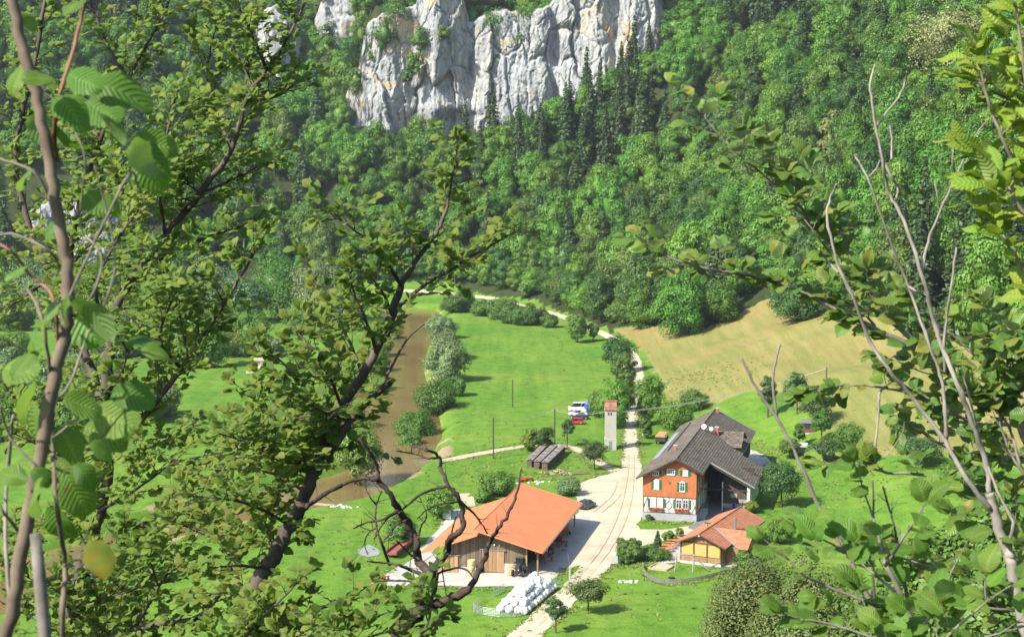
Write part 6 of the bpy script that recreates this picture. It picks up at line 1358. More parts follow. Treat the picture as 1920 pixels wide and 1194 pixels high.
# ------------------------------------------------------------------ vehicles, machines, furniture of the farm
RUBBER = mottled('tyre_rubber', (0.018,0.018,0.018), (0.035,0.035,0.035), 8, 0.85, 0.2, 0.01)
RIM = paint('wheel_rim', (0.40,0.41,0.42), 0.3, 0.5, 0.6); LAMP_R = paint('tail_lamp', (0.45,0.02,0.02), 0.2); LAMP_W = paint('head_lamp', (0.75,0.75,0.72), 0.1); TRIM = paint('black_plastic', (0.025,0.025,0.027), 0.6)
CARGLASS = glass_dark('car_glass', (0.015,0.02,0.025))
def wheel(parent, x, y, z, r, w, side):
    t = MB(); t.tube([(x-side*w*.5,y,z),(x-side*w*.35,y,z),(x+side*w*.35,y,z),(x+side*w*.5,y,z)],[r*.86,r,r,r*.86],16); o = t.build('wheel', RUBBER, parent)
    m = MB(); m.tube([(x+side*w*.5,y,z),(x+side*w*.56,y,z)],[r*.62,r*.55],12); m.build('rim', RIM, o)
def car(px, py, rz, col, label, L_=4.2, W_=1.74, H_=1.45, kind='hatch', name='parked_car', group=None, rough=0.25):
    """body lofted from side outline, cabin with glass, wheels, lamps"""
    g = on_ground(px, py); e = empty(name, (g.x, g.y, g.z+.06), rz, label, 'car' if kind != 'van' else 'van', group)
    y0, y1 = -L_/2, L_/2; hb = H_*.56; body = MB()    # front is at y1
    def section(y, zb, zt, wb, wt):
        return [(-wb,y,zb),(wb,y,zb),(wb*1.02,y,(zb+zt)*.5),(wt,y,zt),(-wt,y,zt),(-wb*1.02,y,(zb+zt)*.5)]
    hw = W_/2; S = [(y0,.38,hb*.86,hw*.86,hw*.80),(y0+.12,.26,hb*.97,hw*.97,hw*.88),(y0+.7,.2,hb,hw,hw*.92),(0,.2,hb,hw,hw*.93),(y1-1.15,.2,hb*.98,hw,hw*.92),(y1-.25,.24,hb*.82,hw*.95,hw*.84),(y1,.36,hb*.68,hw*.80,hw*.70)]
    if kind == 'van': S[5] = (y1-.25,.24,hb*.95,hw*.97,hw*.9); S[6] = (y1,.36,hb*.85,hw*.88,hw*.8)
    vs = []; fs = []
    for s in S: vs += section(*s)
    for i in range(len(S)-1):
        for k in range(6): a = i*6+k; b = i*6+(k+1) % 6; fs.append((a,b,b+6,a+6))
    fs += [tuple(range(6))[::-1], tuple((len(S)-1)*6+k for k in range(6))]; body.add(vs, fs)
    bo = body.build('body', col, e, smooth=False)
    b0, b1, t0, t1 = {'hatch':(y0+.10,y1-1.2,y0+.42,y1-2.0),'wagon':(y0+.06,y1-1.2,y0+.3,y1-2.0),'sedan':(y0+.55,y1-1.2,y0+1.1,y1-2.0),'van':(y0+.05,y1-.55,y0+.12,y1-1.3)}[kind]
    g1 = MB(); wb, wt = hw*.90, hw*.74; zt = H_-.05; zb = hb-.03
    if kind == 'van': wt = hw*.84
    g1.add([(-wb,b0,zb),(wb,b0,zb),(wb,b1,zb),(-wb,b1,zb),(-wt,t0,zt),(wt,t0,zt),(wt,t1,zt),(-wt,t1,zt)], [(0,1,5,4),(1,2,6,5),(2,3,7,6),(3,0,4,7)]); g1.build('windows', CARGLASS, e)
    rf = MB(); rf.add([(-wt*1.02,t0-.04,zt-.02),(wt*1.02,t0-.04,zt-.02),(wt*1.02,t1+.04,zt-.02),(-wt*1.02,t1+.04,zt-.02),(-wt*.86,t0+.1,zt+.05),(wt*.86,t0+.1,zt+.05),(wt*.86,t1-.1,zt+.05),(-wt*.86,t1-.1,zt+.05)], [(4,5,6,7),(0,1,5,4),(1,2,6,5),(2,3,7,6),(3,0,4,7)]); r_ = rf.build('roof', col, e)
    for s in (-1,1):
        for (a, b) in (((s*wb,b0,zb),(s*wt,t0,zt)),((s*wb,b1,zb),(s*wt,t1,zt)),((s*(wb+.012),(b0+b1)/2,zb),(s*(wt+.012),(t0+t1)/2-.1,zt))): MB().bar(a, b, .08, .06).build('pillar', col, r_)
        if kind in ('van','wagon'): MB().obox((s*(wb+wt)/2+s*.01,(b0+t0)/2+.75,(zb+zt)/2),(0,.55,0),(0,0,(zt-zb)*.42),(.03,0,0)).build('side_panel', col, r_)
        for yy in (y0+.78,y1-.85): wheel(e, s*(hw-.08), yy, .31, .31, .2, s)
        MB().box(s*hw*.80-.13,s*hw*.80+.13,y0-.02,y0+.1,hb*.66,hb*.84).build('tail_lamp', LAMP_R, e); MB().box(s*hw*.66-.15,s*hw*.66+.15,y1-.14,y1-.02,hb*.60,hb*.72).build('headlight', LAMP_W, e)
        MB().box(s*(hw+.02)-.09,s*(hw+.02)+.09,y1-1.45,y1-1.3,hb+.02,hb+.16).build('mirror', col, e)
    MB().box(-hw*.8,hw*.8,y0-.03,y0+.12,.32,.5).build('bumper', TRIM, e); MB().box(-hw*.76,hw*.76,y1-.1,y1+.03,.30,.46).build('bumper', TRIM, e)
    return e
C_RED = paint('red_car_paint', (0.50,0.035,0.025), 0.25, 0.5, 0, .5); C_NAVY = paint('navy_car_paint', (0.022,0.032,0.060), 0.22, 0.5, 0, .5); C_WHITE = paint('white_car_paint', (0.70,0.70,0.69), 0.3, 0.5, 0, .5); C_BLK = paint('black_car_paint', (0.03,0.035,0.04), 0.25, 0.5, 0, .5)
HP = math.pi/2
car(1078, 795, HP+.1, C_RED, 'red hatchback parked at the near end of the row on the meadow', kind='hatch')
car(1087, 786, HP+.05, C_BLK, 'dark car parked between the red and the white car on the meadow', kind='sedan', L_=4.4)
car(1083, 779, HP+.05, C_WHITE, 'white estate car parked between the dark car and the white van', kind='wagon', L_=4.6)
car(1086, 771, HP+.05, C_WHITE, 'white camper van parked at the far end of the row on the meadow', kind='van', L_=5.4, H_=2.2, W_=1.9)
car(1101, 952, -.55, C_NAVY, 'navy blue car parked in the yard behind the barn roof', kind='wagon', L_=4.3, H_=1.6)
def tarp_trailer():
    g = on_ground(1107, 776); e = empty('trailer', (g.x,g.y,g.z+.06), .1, 'box trailer under a bright blue tarpaulin beside the white van', 'trailer'); BL = paint('blue_tarpaulin', (0.035,0.075,0.34), 0.5); BL2 = paint('pale_blue_tarpaulin', (0.16,0.27,0.60), 0.5)
    MB().box(-1.2,1.2,-2,2,.75,2.6).build('cover', BL, e); MB().prism([(-1.22,-2.02,2.6),(1.22,-2.02,2.6),(1.1,-2.02,2.85),(-1.1,-2.02,2.85)],(0,4.04,0)).build('cover_top', BL2, e); MB().box(-1.15,1.15,-1.95,1.95,.5,.74).build('bed', STEEL, e)
    for s in (-1,1): wheel(e, s*1.05, 0, .34, .34, .2, s)
    MB().bar((0,1.95,.6),(0,3.2,.5),.08).build('drawbar', STEEL, e)
tarp_trailer()
M_RED = paint('machine_red', (0.42,0.045,0.03), 0.4); M_GRN = paint('machine_dark', (0.05,0.055,0.05), 0.5)
BA = empty  # alias kept short below
def barn_pt(u, v): th = math.radians(12.65); return Vector((-4.61+u*math.cos(th)+v*math.sin(th), 241.72-u*math.sin(th)+v*math.cos(th), 0.09))
def tractor(u, v, rz, col, label):
    p = barn_pt(u, v); e = empty('tractor', p, -math.radians(12.65)+rz, label, 'tractor')
    for s in (-1,1): wheel(e, s*.85, -.9, .78, .78, .45, s); wheel(e, s*.75, 1.3, .48, .48, .32, s)
    b = MB(); b.box(-.38,.38,-.1,1.9,.85,1.5); b.prism([(-.36,.0,1.5),(.36,.0,1.5),(.28,.0,1.68),(-.28,.0,1.68)],(0,1.8,0)); b.box(-.3,.3,-1.2,1.6,.5,.85); b.build('bonnet', col, e)
    MB().box(-.30,.30,1.9,1.94,.95,1.45).build('grille', TRIM, e)
    for s in (-1,1): f = MB(); f.tube([(s*.85,-1.7,1.2),(s*.85,-1.4,1.62),(s*.85,-.9,1.72),(s*.85,-.4,1.6)],[.16]*4,6); f.build('mudguard', col, e); MB().box(s*.3-.07,s*.3+.07,1.92,1.97,1.1,1.25).build('headlight', LAMP_W, e)
    MB().box(-.62,.62,-1.3,-.05,2.45,2.55).build('cab_roof', col, e); MB().box(-.58,.58,-1.25,-.1,1.5,2.44).build('cab_glass', CARGLASS, e)
    MB().tube([(.3,.9,1.6),(.3,.9,2.4)],.05,6).build('exhaust', TRIM, e); return e
tractor(6.0, -.6, math.pi, M_GRN, 'dark tractor nosing out of the open barn bay by the front corner')
tractor(7.0, 12.5, -HP*.9, M_RED, 'red tractor parked in the open side of the barn')
def harrow(u, v, rz, label, n=5, name='farm_implement'):
    p = barn_pt(u, v); e = empty(name, p, -math.radians(12.65)+rz, label, 'machine'); f = MB(); f.bar((-1.2,0,.7),(1.2,0,.7),.14); f.bar((-1.2,.9,.75),(1.2,.9,.75),.14); f.bar((0,0,.7),(0,1.9,.9),.14); f.bar((-.7,0,.7),(-.7,.9,.75),.1); f.bar((.7,0,.7),(.7,.9,.75),.1); f.build('frame', M_RED, e)
    for k in range(n): x = -1.1+2.2*k/(n-1); m = MB(); m.tube([(x,0,.7),(x,-.35,.5),(x,-.2,.05)],.05,5); m.build('tine', STEEL, e)
    for s in (-1,1): wheel(e, s*1.3, .5, .34, .34, .18, s)
    MB().box(-.6,.6,.15,.75,.8,1.35).build('seed_box', M_RED, e)
harrow(8.4, 7.5, .5, 'red seed harrow under the barn eave nearest the front'); harrow(8.6, 17.5, -.3, 'red implement under the barn eave behind the tractor'); harrow(8.3, 24.5, .8, 'red hay machine with raised frame near the back of the barn eave')
def silo_box(): p = barn_pt(7.6, 10.0); e = empty('tank', p, -.2, 'white square tank standing between the red machines in the barn', 'tank'); MB().box(-.6,.6,-.6,.6,.2,2.2).build('body', WHITE_PT, e); MB().box(-.65,.65,-.65,.65,.05,.2).build('pallet', DOOR_W, e); MB().lathe((0,0,2.2),[(.22,0),(.22,.1),(.02,.12)],10).build('lid', TRIM, e)
silo_box()
HAY = mottled('straw', (0.42,0.34,0.15), (0.60,0.50,0.26), 9, 0.95, 0.6, 0.03, stretch=(1,1,4))
for k in range(3):
    p = barn_pt(-1.4, -1.5); e = tag(MB().lathe((0,0,0),[(.5,0),(.6,.06),(.62,.4),(.6,.72),(.5,.78)],16).build('straw_bale', HAY), ('round straw bale at the bottom of the stack by the barn door','round straw bale in the middle of the stack by the barn door','round straw bale on top of the stack by the barn door')[k], 'bale'); e.location = (p.x+.04*k, p.y, hgt(p.x,p.y)+.09+k*.8); e.rotation_euler = (0,0,k)
def cage():
    p = barn_pt(5.0, -1.0); e = empty('pallet_cage', (p.x,p.y,.09), -.2, 'yellow wooden crate frame standing before the concrete barn base', 'crate'); Y_ = paint('pale_yellow_wood', (0.58,0.40,0.16), 0.7)
    for x in (-.6,.6):
        for y in (-.45,.45): MB().box(x-.05,x+.05,y-.05,y+.05,.15,1.55).build('post', Y_, e)
    for z in (.35,.7,1.05,1.5):
        for y in (-.5,.5): MB().box(-.68,.68,y-.02,y+.02,z-.05,z+.05).build('slat', Y_, e)
    MB().box(-.75,.75,-.55,.55,0,.14).build('pallet', Y_, e)
cage()
# silage bales: each one a wrapped, slightly sagging drum, piled three high
BALE = mottled('white_stretch_film', (0.66,0.68,0.68), (0.78,0.79,0.78), 3.0, 0.35, 0.25, 0.03, spec=0.5)
def bale_mesh(seed):
    rnd = random.Random(seed); m = MB(); n = 16; prof = [(-.57,.22),(-.54,.40),(-.45,.51),(-.25,.56),(0,.57),(.25,.56),(.45,.51),(.54,.40),(.57,.22)]
    pts = [(0,y,0) for y,_ in prof]; m.tube(pts, [r*rnd.uniform(.97,1.03) for _,r in prof], n); me = m.mesh('silage_bale', BALE, smooth=True)
    for v in me.vertices: v.co.x *= 1+rnd.uniform(-.015,.015); v.co.z = v.co.z*(.94)+rnd.uniform(-.015,.015)
    return me
BM = [bale_mesh(i) for i in range(4)]
def bales():
    a = at_height(942, 1146, 0); b = at_height(1003, 1096, 0); ax = Vector((b.x-a.x,b.y-a.y,0)); Ln = ax.length; ax.normalize(); rt = Vector((ax.y,-ax.x,0)); rnd = random.Random(3); ang = math.atan2(-ax.x, ax.y)
    n = int(Ln/1.3)
    for layer, cnt in ((0,4),(1,3),(2,2)):
        for i in range(n - layer - (1 if layer == 3 else 0)):
            for k in range(cnt):
                if layer >= 2 and (i < 1 or rnd.random() < .15): continue
                p = a + ax*((i+layer*.5)*1.3) + rt*((k-(cnt-1)/2)*1.2 + 1.6) + Vector((rnd.uniform(-.14,.14), rnd.uniform(-.14,.14), 0)); o = link('silage_bale', BM[rnd.randrange(4)]); o.location = (p.x, p.y, hgt(p.x,p.y)+.52+layer*.88); o.rotation_euler = (0, rnd.uniform(-3,3), ang+rnd.uniform(-.3,.3))
                tag(o, ('white film-wrapped silage bale in the bottom layer of the pile','white film-wrapped silage bale in the middle layer of the pile','white film-wrapped silage bale on top of the pile')[layer], 'bale', 'silage bales in a pile')
bales()
GALV = paint('galvanised_tube', (0.36,0.42,0.42), 0.45, 0.5, 0.3)
def hurdle(p0, p1, label, group, h=1.15, bars=6):
    a = at_height(*p0, 0); b = at_height(*p1, 0); a.z = hgt(a.x,a.y); b.z = hgt(b.x,b.y); d = b-a; e = empty('sheep_hurdle', a, 0, label, 'hurdle', group)
    for k in range(bars): z = .15+(h-.15)*k/(bars-1); MB().tube([(0,0,z),(d.x,d.y,d.z+z)],.025,5).build('bar', GALV, e)
    for t in (0,.5,1): MB().tube([d*t+Vector((0,0,-.1)), d*t+Vector((0,0,h+.1))],.03,5).build('post', GALV, e)
HG = 'hurdles round the silage bales'
for i, (p, q) in enumerate((((886,1146),(905,1152)),((905,1152),(938,1157)),((938,1157),(968,1157)),((968,1157),(994,1146)),((886,1146),(895,1134)),((925,1118),(945,1108)),((1024,1099),(1051,1095)))): hurdle(p, q, 'galvanised tubular hurdle in the line around the white bales', HG)
def post(name, px, py, h, r, mat, label, cat, z=None):
    g = on_ground(px, py); e = empty(name, g, 0, label, cat); MB().tube([(0,0,-.5),(0,0,h)],[r*1.15,r],8).build('shaft', mat, e); return e, g
def pole(px, py, top, label, arm=False):
    g = on_ground(px, py); s = px_scale(g); h = (py-top)/s/CP; e, g = post('utility_pole', px, py, h, .13, mottled('creosoted_pole', (0.05,0.045,0.04),(0.10,0.09,0.08),3,.9,.3,.02), label, 'pole')
    if arm:
        MB().box(-.7,.7,-.06,.06,h-.45,h-.33).build('crossarm', STEEL, e)
        for x in (-.6,0,.6): MB().lathe((x,0,h-.33),[(.05,0),(.07,.1),(.05,.2)],6).build('insulator', WHITE_PT, e)
    return Vector((g.x,g.y,g.z+h))
p1 = pole(925, 860, 782, 'tall dark utility pole standing by the dirt road near the river'); p2 = pole(961, 763, 712, 'utility pole standing alone in the middle of the meadow'); p3 = pole(1040, 832, 766, 'utility pole with crossarm beside the wood stacks', True); p4 = pole(1549, 735, 688, 'utility pole at the lower edge of the hay field'); 
def wire(a, b, label, sag=1.2, grp=None):
    P_ = [a.lerp(b, i/14) - Vector((0,0,sag*4*(i/14)*(1-i/14))) for i in range(15)]; m = MB(); m.tube([q-a for q in P_], .016, 4); o = m.build('power_line', paint('aluminium_wire', (0.45,0.45,0.45), .5)); o.location = a; tag(o, label, 'wire', grp)
tw = TOWER.location + Vector((1.4,0,8.1))
for k in range(4): wire(tw + Vector((0,(k-1.5)*.7,-.2*(k % 2))), p4 + Vector((k*.3-.5,(k-1.5)*.6,-.3)), 'thin overhead wire sagging from the transformer tower across to the hay field pole', 1.5, 'overhead wires right of the tower')
for k in range(2): wire(p1 + Vector((0,k*.4,-.2)), p3 + Vector((0,k*.4,-.3)), 'thin overhead wire between the dirt road pole and the wood stack pole', 1.0, 'overhead wires left of the tower'); wire(p3 + Vector((0,k*.5,-.3)), TOWER.location + Vector((-1.3,k*.5,8.1)), 'thin overhead wire between the wood stack pole and the tower', .8, 'overhead wires at the tower')
# wood stacks under corrugated sheets
TIN = mottled('rusty_tin', (0.30,0.29,0.28), (0.24,0.14,0.09), 0.9, 0.7, 0.2, 0.02, metallic=.2); LOGE = mottled('sawn_log_ends', (0.30,0.22,0.14), (0.46,0.37,0.26), 5, .9, .3, .02); LOGB = mottled('log_bark', (0.10,0.075,0.05), (0.20,0.155,0.11), 4, .9, .4, .02)
def wood_stack(i, pa, pb):
    a = at_height(*pa, 0); b = at_height(*pb, 0); a.z = hgt(a.x,a.y); d = b-a; d.z = 0; Ln = d.length; rz = math.atan2(-d.x, d.y); e = empty('wood_stack', a, rz, ('long firewood stack under rusty tin nearest the meadow','long firewood stack under tin between the two others','long firewood stack under grey tin nearest the log pile')[i], 'wood stack')
    lg = MB(); rnd = random.Random(i)
    for r in range(6):
        for c in range(int(Ln/.28)): lg.tube([(-.55,.14+c*.28,.12+r*.24),(.55+rnd.uniform(-.06,.06),.14+c*.28,.12+r*.24)], rnd.uniform(.09,.13), 6)
    tag(lg.build('logs', LOGB, e), kind='stuff')
    n = int(Ln/1.6)
    for k in range(n):
        m = MB(); y0 = k*Ln/n; y1 = (k+1)*Ln/n+.1; pr = [(-.75+1.5*j/12, 1.62+.10*(1-((j-6)/6)**2)+(.03 if j % 2 else -.01)+.02*(k % 2)) for j in range(13)]
        m.add([(x,y0,z) for x,z in pr]+[(x,y1,z) for x,z in pr], [(j,j+1,14+j,13+j) for j in range(12)]); m.build('tin_sheet', TIN if (k+i) % 3 else paint('grey_tin', (.34,.34,.33), .5, .5, .3), e)
        if k % 2 == 0: MB().box(-.3,.3,y0+.5,y0+.62,1.76,1.84).build('weight', TIMBER, e)
for i, (pa, pb) in enumerate((((992,876),(1024,843)),((1006,879),(1041,845)),((1021,881),(1055,848)))): wood_stack(i, pa, pb)
def log_pile():
    g = on_ground(1050, 888); e = empty('log_pile', g, -.3, 'heap of pale split logs lying before the wood stacks', 'log pile'); rnd = random.Random(8)
    for k in range(44):
        x, y = rnd.gauss(0,1.5), rnd.gauss(0,.9); z = max(.1, .95-.35*(x*x*.5+y*y)) * rnd.uniform(.3,1); an = rnd.uniform(0,3.14); d = Vector((math.cos(an), math.sin(an), rnd.uniform(-.25,.25)))*rnd.uniform(.25,.6); m = MB(); r = rnd.uniform(.08,.17); c = Vector((x,y,z)); m.tube([c-d,c+d],[r,r*.95],7); m.build('log', LOGE if k % 3 else LOGB, e)
    for k in range(3): c = Vector((2.2+k*.3, .8-k*.7, .25)); MB().tube([c, c+Vector((3.2,1.4,.1))],[.16,.1],7).build('pole_log', LOGB, e)
log_pile()
def rusty_trailer():
    g = on_ground(1241, 830); e = empty('hay_wagon', g, -.25, 'dark wagon with a rusty orange roof parked behind the farmhouse', 'wagon'); RST = mottled('rusty_orange_sheet', (0.46,0.16,0.06),(0.52,0.34,0.20),1.2,.8,.2,.02)
    MB().box(-1.1,1.1,-2.2,2.2,.7,1.7).build('body', DARKWOOD, e); m = MB(); m.prism([(-1.25,-2.4,1.7),(1.25,-2.4,1.7),(.9,-2.4,2.05),(0,-2.4,2.2),(-.9,-2.4,2.05)],(0,4.8,0)); m.build('roof', RST, e)
    for s in (-1,1):
        for y in (-1.4,1.4): wheel(e, s*.95, y, .4, .4, .2, s)
rusty_trailer()
def road_sign():
    g = on_ground(1205, 818); e = empty('road_sign', g, 0, 'blue sign on a white post beside the gravel road', 'sign'); MB().tube([(0,0,-.3),(0,0,2.6)],.05,7).build('post', WHITE_PT, e); MB().box(-.45,.45,-.08,-.05,1.9,2.9).build('panel', paint('sign_blue', (0.02,0.09,0.42), .4), e); MB().box(-.2,.2,-.09,-.05,.9,1.8).build('lower_panel', paint('sign_pale', (.45,.5,.55), .4), e)
road_sign()
def white_post():
    g = on_ground(1153, 1062); e = empty('info_board', g, .3, 'small white notice board on two legs at the pavilion garden corner', 'board'); MB().box(-.45,.45,-.03,.03,.5,1.7).build('board', WHITE_PT, e)
    for s in (-1,1): MB().box(s*.42-.04,s*.42+.04,.03,.1,-.2,1.75).build('leg', TIMBER, e)
white_post()
# beer tables of the pavilion terrace
ORG = paint('orange_table_top', (0.60,0.20,0.07), .5)
def beer_set(px, py, rz, label):
    g = on_ground(px, py); e = empty('beer_table', g, rz, label, 'table', 'beer tables on the terrace'); MB().box(-1.1,1.1,-.3,.3,.74,.78).build('table_top', ORG, e)
    for s in (-1,1):
        f = MB(); f.bar((s*.8,-.25,0),(s*.8,-.2,.74),.04); f.bar((s*.8,.25,0),(s*.8,.2,.74),.04); f.bar((s*.8,-.25,.3),(s*.8,.25,.3),.03); f.build('leg', STEEL, e)
    for s in (-1,1):
        b = empty('beer_bench', (g.x + math.sin(-rz)*s*-.62*-1, g.y + math.cos(rz)*s*.62, g.z), rz, label.replace('table', 'bench'), 'bench', 'beer benches on the terrace'); MB().box(-1.1,1.1,-.13,.13,.44,.48).build('seat', ORG, b)
        for q in (-1,1): MB().box(q*.8-.03,q*.8+.03,-.1,.1,0,.44).build('leg', STEEL, b)
TERR = sheet('terrace', gpoly([(1222,1046),(1272,1010),(1282,1012),(1280,1040),(1360,1062),(1385,1066),(1385,1058),(1290,1048),(1278,1052),(1240,1058)]), 0.06, CONCRETE)
for x, y in ((1243,1041),(1248,1035),(1253,1029.5),(1258,1024.5),(1263,1020),(1268,1016)): beer_set(x, y, -.15, 'orange folding beer table in the row along the pavilion eave')
beer_set(1347, 1056, -.42, 'orange folding beer table before the pavilion blinds')
def swing():
    g = on_ground(1285, 1068); e = empty('swing', g, -.3, 'wooden A-frame swing with a slide on the lawn before the pavilion', 'swing'); TW = mottled('grey_poles', (0.24,0.21,0.17),(0.38,0.34,0.28),4,.85,.2,.02); h = 2.5
    for x in (-1.5,1.3):
        for y in (-1.0,1.0): MB().bar((x,y,-.1),(x*.93,0,h),.11).build('leg', TW, e)
    MB().bar((-1.8,0,h),(1.6,0,h),.13).build('cross_beam', TW, e)
    for x in (-.8,.4):
        s = MB(); s.box(x-.22,x+.22,-.1,.1,.5,.54); o = s.build('swing_seat', TRIM, e)
        for d in (-.2,.2): MB().tube([(x+d,0,.54),(x+d,0,h)],.012,4).build('rope', STEEL, o)
    m = MB(); m.prism([(1.5,-.25,2.0),(1.5,.25,2.0),(1.5,.25,2.08),(1.5,-.25,2.08)],(2.2,0,-1.8)); m.build('slide', GALV, e)
swing()
def sandbox():
    g = on_ground(1240, 1064); e = empty('sandbox', g, -.5, 'square wooden sandbox on the lawn beside the swing', 'sandbox'); w = 1.5
    for a, b in (((-w,-w),(w,-w)),((w,-w),(w,w)),((w,w),(-w,w)),((-w,w),(-w,-w))): MB().bar((*a,.12),(*b,.12),.18,.3).build('plank', LOGE, e)
    MB().box(-w+.1,w-.1,-w+.1,w-.1,.02,.1).build('sand', DIRT, e)
sandbox()
def lawn_fence():
    px = [(1205,1062),(1207,1075),(1216,1086),(1232,1094),(1252,1096),(1280,1094),(1310,1089),(1340,1082),(1365,1074),(1385,1068)]; W_ = smooth_path([Vector(on_ground(*p)).to_2d() for p in px], 1.4, 2); e = empty('picket_fence', (*W_[0], hgt(*W_[0])), 0, 'low grey picket fence curving round the play lawn', 'fence'); o = Vector((*W_[0], hgt(*W_[0]))); GF = mottled('grey_pickets', (0.16,0.16,0.14),(0.26,0.26,0.23),4,.9,.2,.02)
    for a, b in zip(W_, W_[1:]):
        A = Vector((*a, hgt(*a)))-o; B = Vector((*b, hgt(*b)))-o; MB().tube([A+Vector((0,0,-.2)),A+Vector((0,0,.8))],.05,5).build('post', GF, e)
        for z in (.3,.65): MB().bar(A+Vector((0,0,z)),B+Vector((0,0,z)),.03,.06).build('rail', GF, e)
        for k in range(6): q = A.lerp(B, k/6); MB().box(q.x-.03,q.x+.03,q.y-.02,q.y+.02,q.z+.1,q.z+.78).build('picket', GF, e)
lawn_fence()
def tyre(): g = on_ground(1259, 1084); o = MB(); o.tube([(0,0,.0),(0,0,.05),(0,0,.2),(0,0,.25)],[.4,.5,.5,.4],16); q = o.build('tyre', RUBBER); q.location = g; tag(q, 'old black tyre lying on the play lawn', 'tyre')
tyre()
def seesaw(): g = on_ground(1338, 1066); e = empty('seesaw', g, .4, 'plank seesaw tipped up on the lawn before the pavilion', 'seesaw'); MB().bar((-1.3,0,.1),(1.3,0,.95),.22,.06).build('plank', LOGB, e); MB().box(-.12,.12,-.2,.2,0,.45).build('pivot', STEEL, e)
seesaw()
def hut(px, py, w, d, h, label, mat, roofmat, name='garden_hut', rz=-.25, open_=False):
    g = on_ground(px, py); e = empty(name, g, rz, label, 'hut')
    if open_:
        for x in (-w/2,w/2):
            for y in (0,d): MB().box(x-.05,x+.05,y-.05,y+.05,-.3,h).build('post', mat, e)
        MB().box(-w/2,w/2,d-.05,d,0,h*.9).build('back_wall', mat, e); MB().box(w/2-.05,w/2,0,d,0,h*.9).build('side_wall', mat, e)
    else:
        MB().box(-w/2,w/2,0,d,-.5,h).build('walls', mat, e); o = MB().box(-w*.22,w*.22,-.04,.0,h*.4,h*.8).build('window', DARKWOOD, e); MB().box(-w*.18,w*.18,-.05,-.03,h*.45,h*.75).build('pane', PANE, o); MB().box(w*.28,w*.45,-.05,.0,0,h*.8).build('door', TIMBER, e); MB().box(-w*.6,w*.6,-.5,.0,-.3,.08).build('step', CONC_W, e)
    m = MB(); m.add([(-w*.58,-.35,h),(w*.58,-.35,h),(w*.58,d+.3,h+.35),(-w*.58,d+.3,h+.35),(-w*.58,-.35,h+.08),(w*.58,-.35,h+.08),(w*.58,d+.3,h+.43),(-w*.58,d+.3,h+.43)],[(4,5,6,7),(3,2,1,0),(0,1,5,4),(1,2,6,5),(2,3,7,6),(3,0,4,7)]); m.build('roof', roofmat, e)
hut(1515, 812, 2.9, 2.4, 2.2, 'dark brown bee hut with flat roof in the orchard', TIMBER, paint('felt_roof', (.16,.16,.16), .9)); hut(1499, 855, 2.6, 2.2, 2.0, 'open lean-to shelter with pale sheet roof in the orchard', ZINC, paint('pale_sheet', (.42,.42,.40), .6), 'garden_shelter', open_=True)
def red_beam():
    a = on_ground(733, 1046); b = on_ground(776, 1014); d = b-a; e = empty('flat_wagon', a, math.atan2(-d.x, d.y), 'long rust-red flat wagon lying left of the barn', 'wagon'); Ln = Vector((d.x,d.y)).length; RR = mottled('rust_red_steel', (0.20,0.06,0.045),(0.30,0.11,0.085),2,.7,.2,.02)
    MB().box(-.9,.9,0,Ln,.55,.75).build('bed', RR, e)
    for x in (-.9,.9): MB().box(x-.06,x+.06,0,Ln,.75,1.15).build('side_board', RR, e)
    for y in (1,Ln-1):
        for s in (-1,1): wheel(e, s*.75, y, .32, .32, .2, s)
red_beam()
def grey_gate():
    g = on_ground(838, 975); e = empty('cattle_crush', g, -.2, 'grey metal cattle gate box behind the low barn roof', 'gate'); 
    for x in (-.7,.7): MB().box(x-.06,x+.06,-.06,.06,0,2.0).build('post', GALV, e)
    for z in (.3,1.0,1.95): MB().box(-.7,.7,-.04,.04,z-.05,z+.05).build('bar', GALV, e)
    for k in range(7): MB().tube([(.9,0,.2+k*.25),(4.2,2.2,.2+k*.25)],.04,5).build('rail', GALV, e)
    MB().box(-.64,.64,-.02,.02,.35,1.9).build('sheet', ZINC, e)
grey_gate()
def red_roller(px, py, label): g = on_ground(px, py); e = empty('hay_rake', g, .4, label, 'machine'); [MB().tube([(x-.5,y,.5),(x+.5,y,.5)],.32,9).build('rotor', M_RED, e) for x, y in ((-1,0),(.4,.5))]; MB().bar((-1.6,.2,.6),(1.6,.4,.6),.12).build('frame', M_RED, e); [wheel(e, s*1.3, .3, .3, .3, .16, s) for s in (-1,1)]
red_roller(714, 1090, 'red hay rake at the tip of the concrete left of the barn'); red_roller(988, 903, 'red and yellow machine parked behind the high barn roof')
def weir():
    a = at_height(588, 944, -1); b = at_height(628, 948, -1); d = b-a; e = empty('foot_bridge', (a.x,a.y,-1.0), math.atan2(d.y,d.x), 'narrow pale plank footbridge reaching over the river', 'bridge'); Ln = d.length
    for k in range(int(Ln/.5)): MB().box(k*.5+.02,k*.5+.48,-.7,.7,.0,.1).build('plank', LOGE, e)
    for y in (-.6,.6): MB().box(-.2,Ln+.2,y-.12,y+.12,-.35,-.01).build('beam', LOGB, e)
    for x in (.3,Ln*.5,Ln-.3): MB().tube([(x,0,-3),(x,0,-.2)],.15,6).build('pile', LOGB, e)
weir()
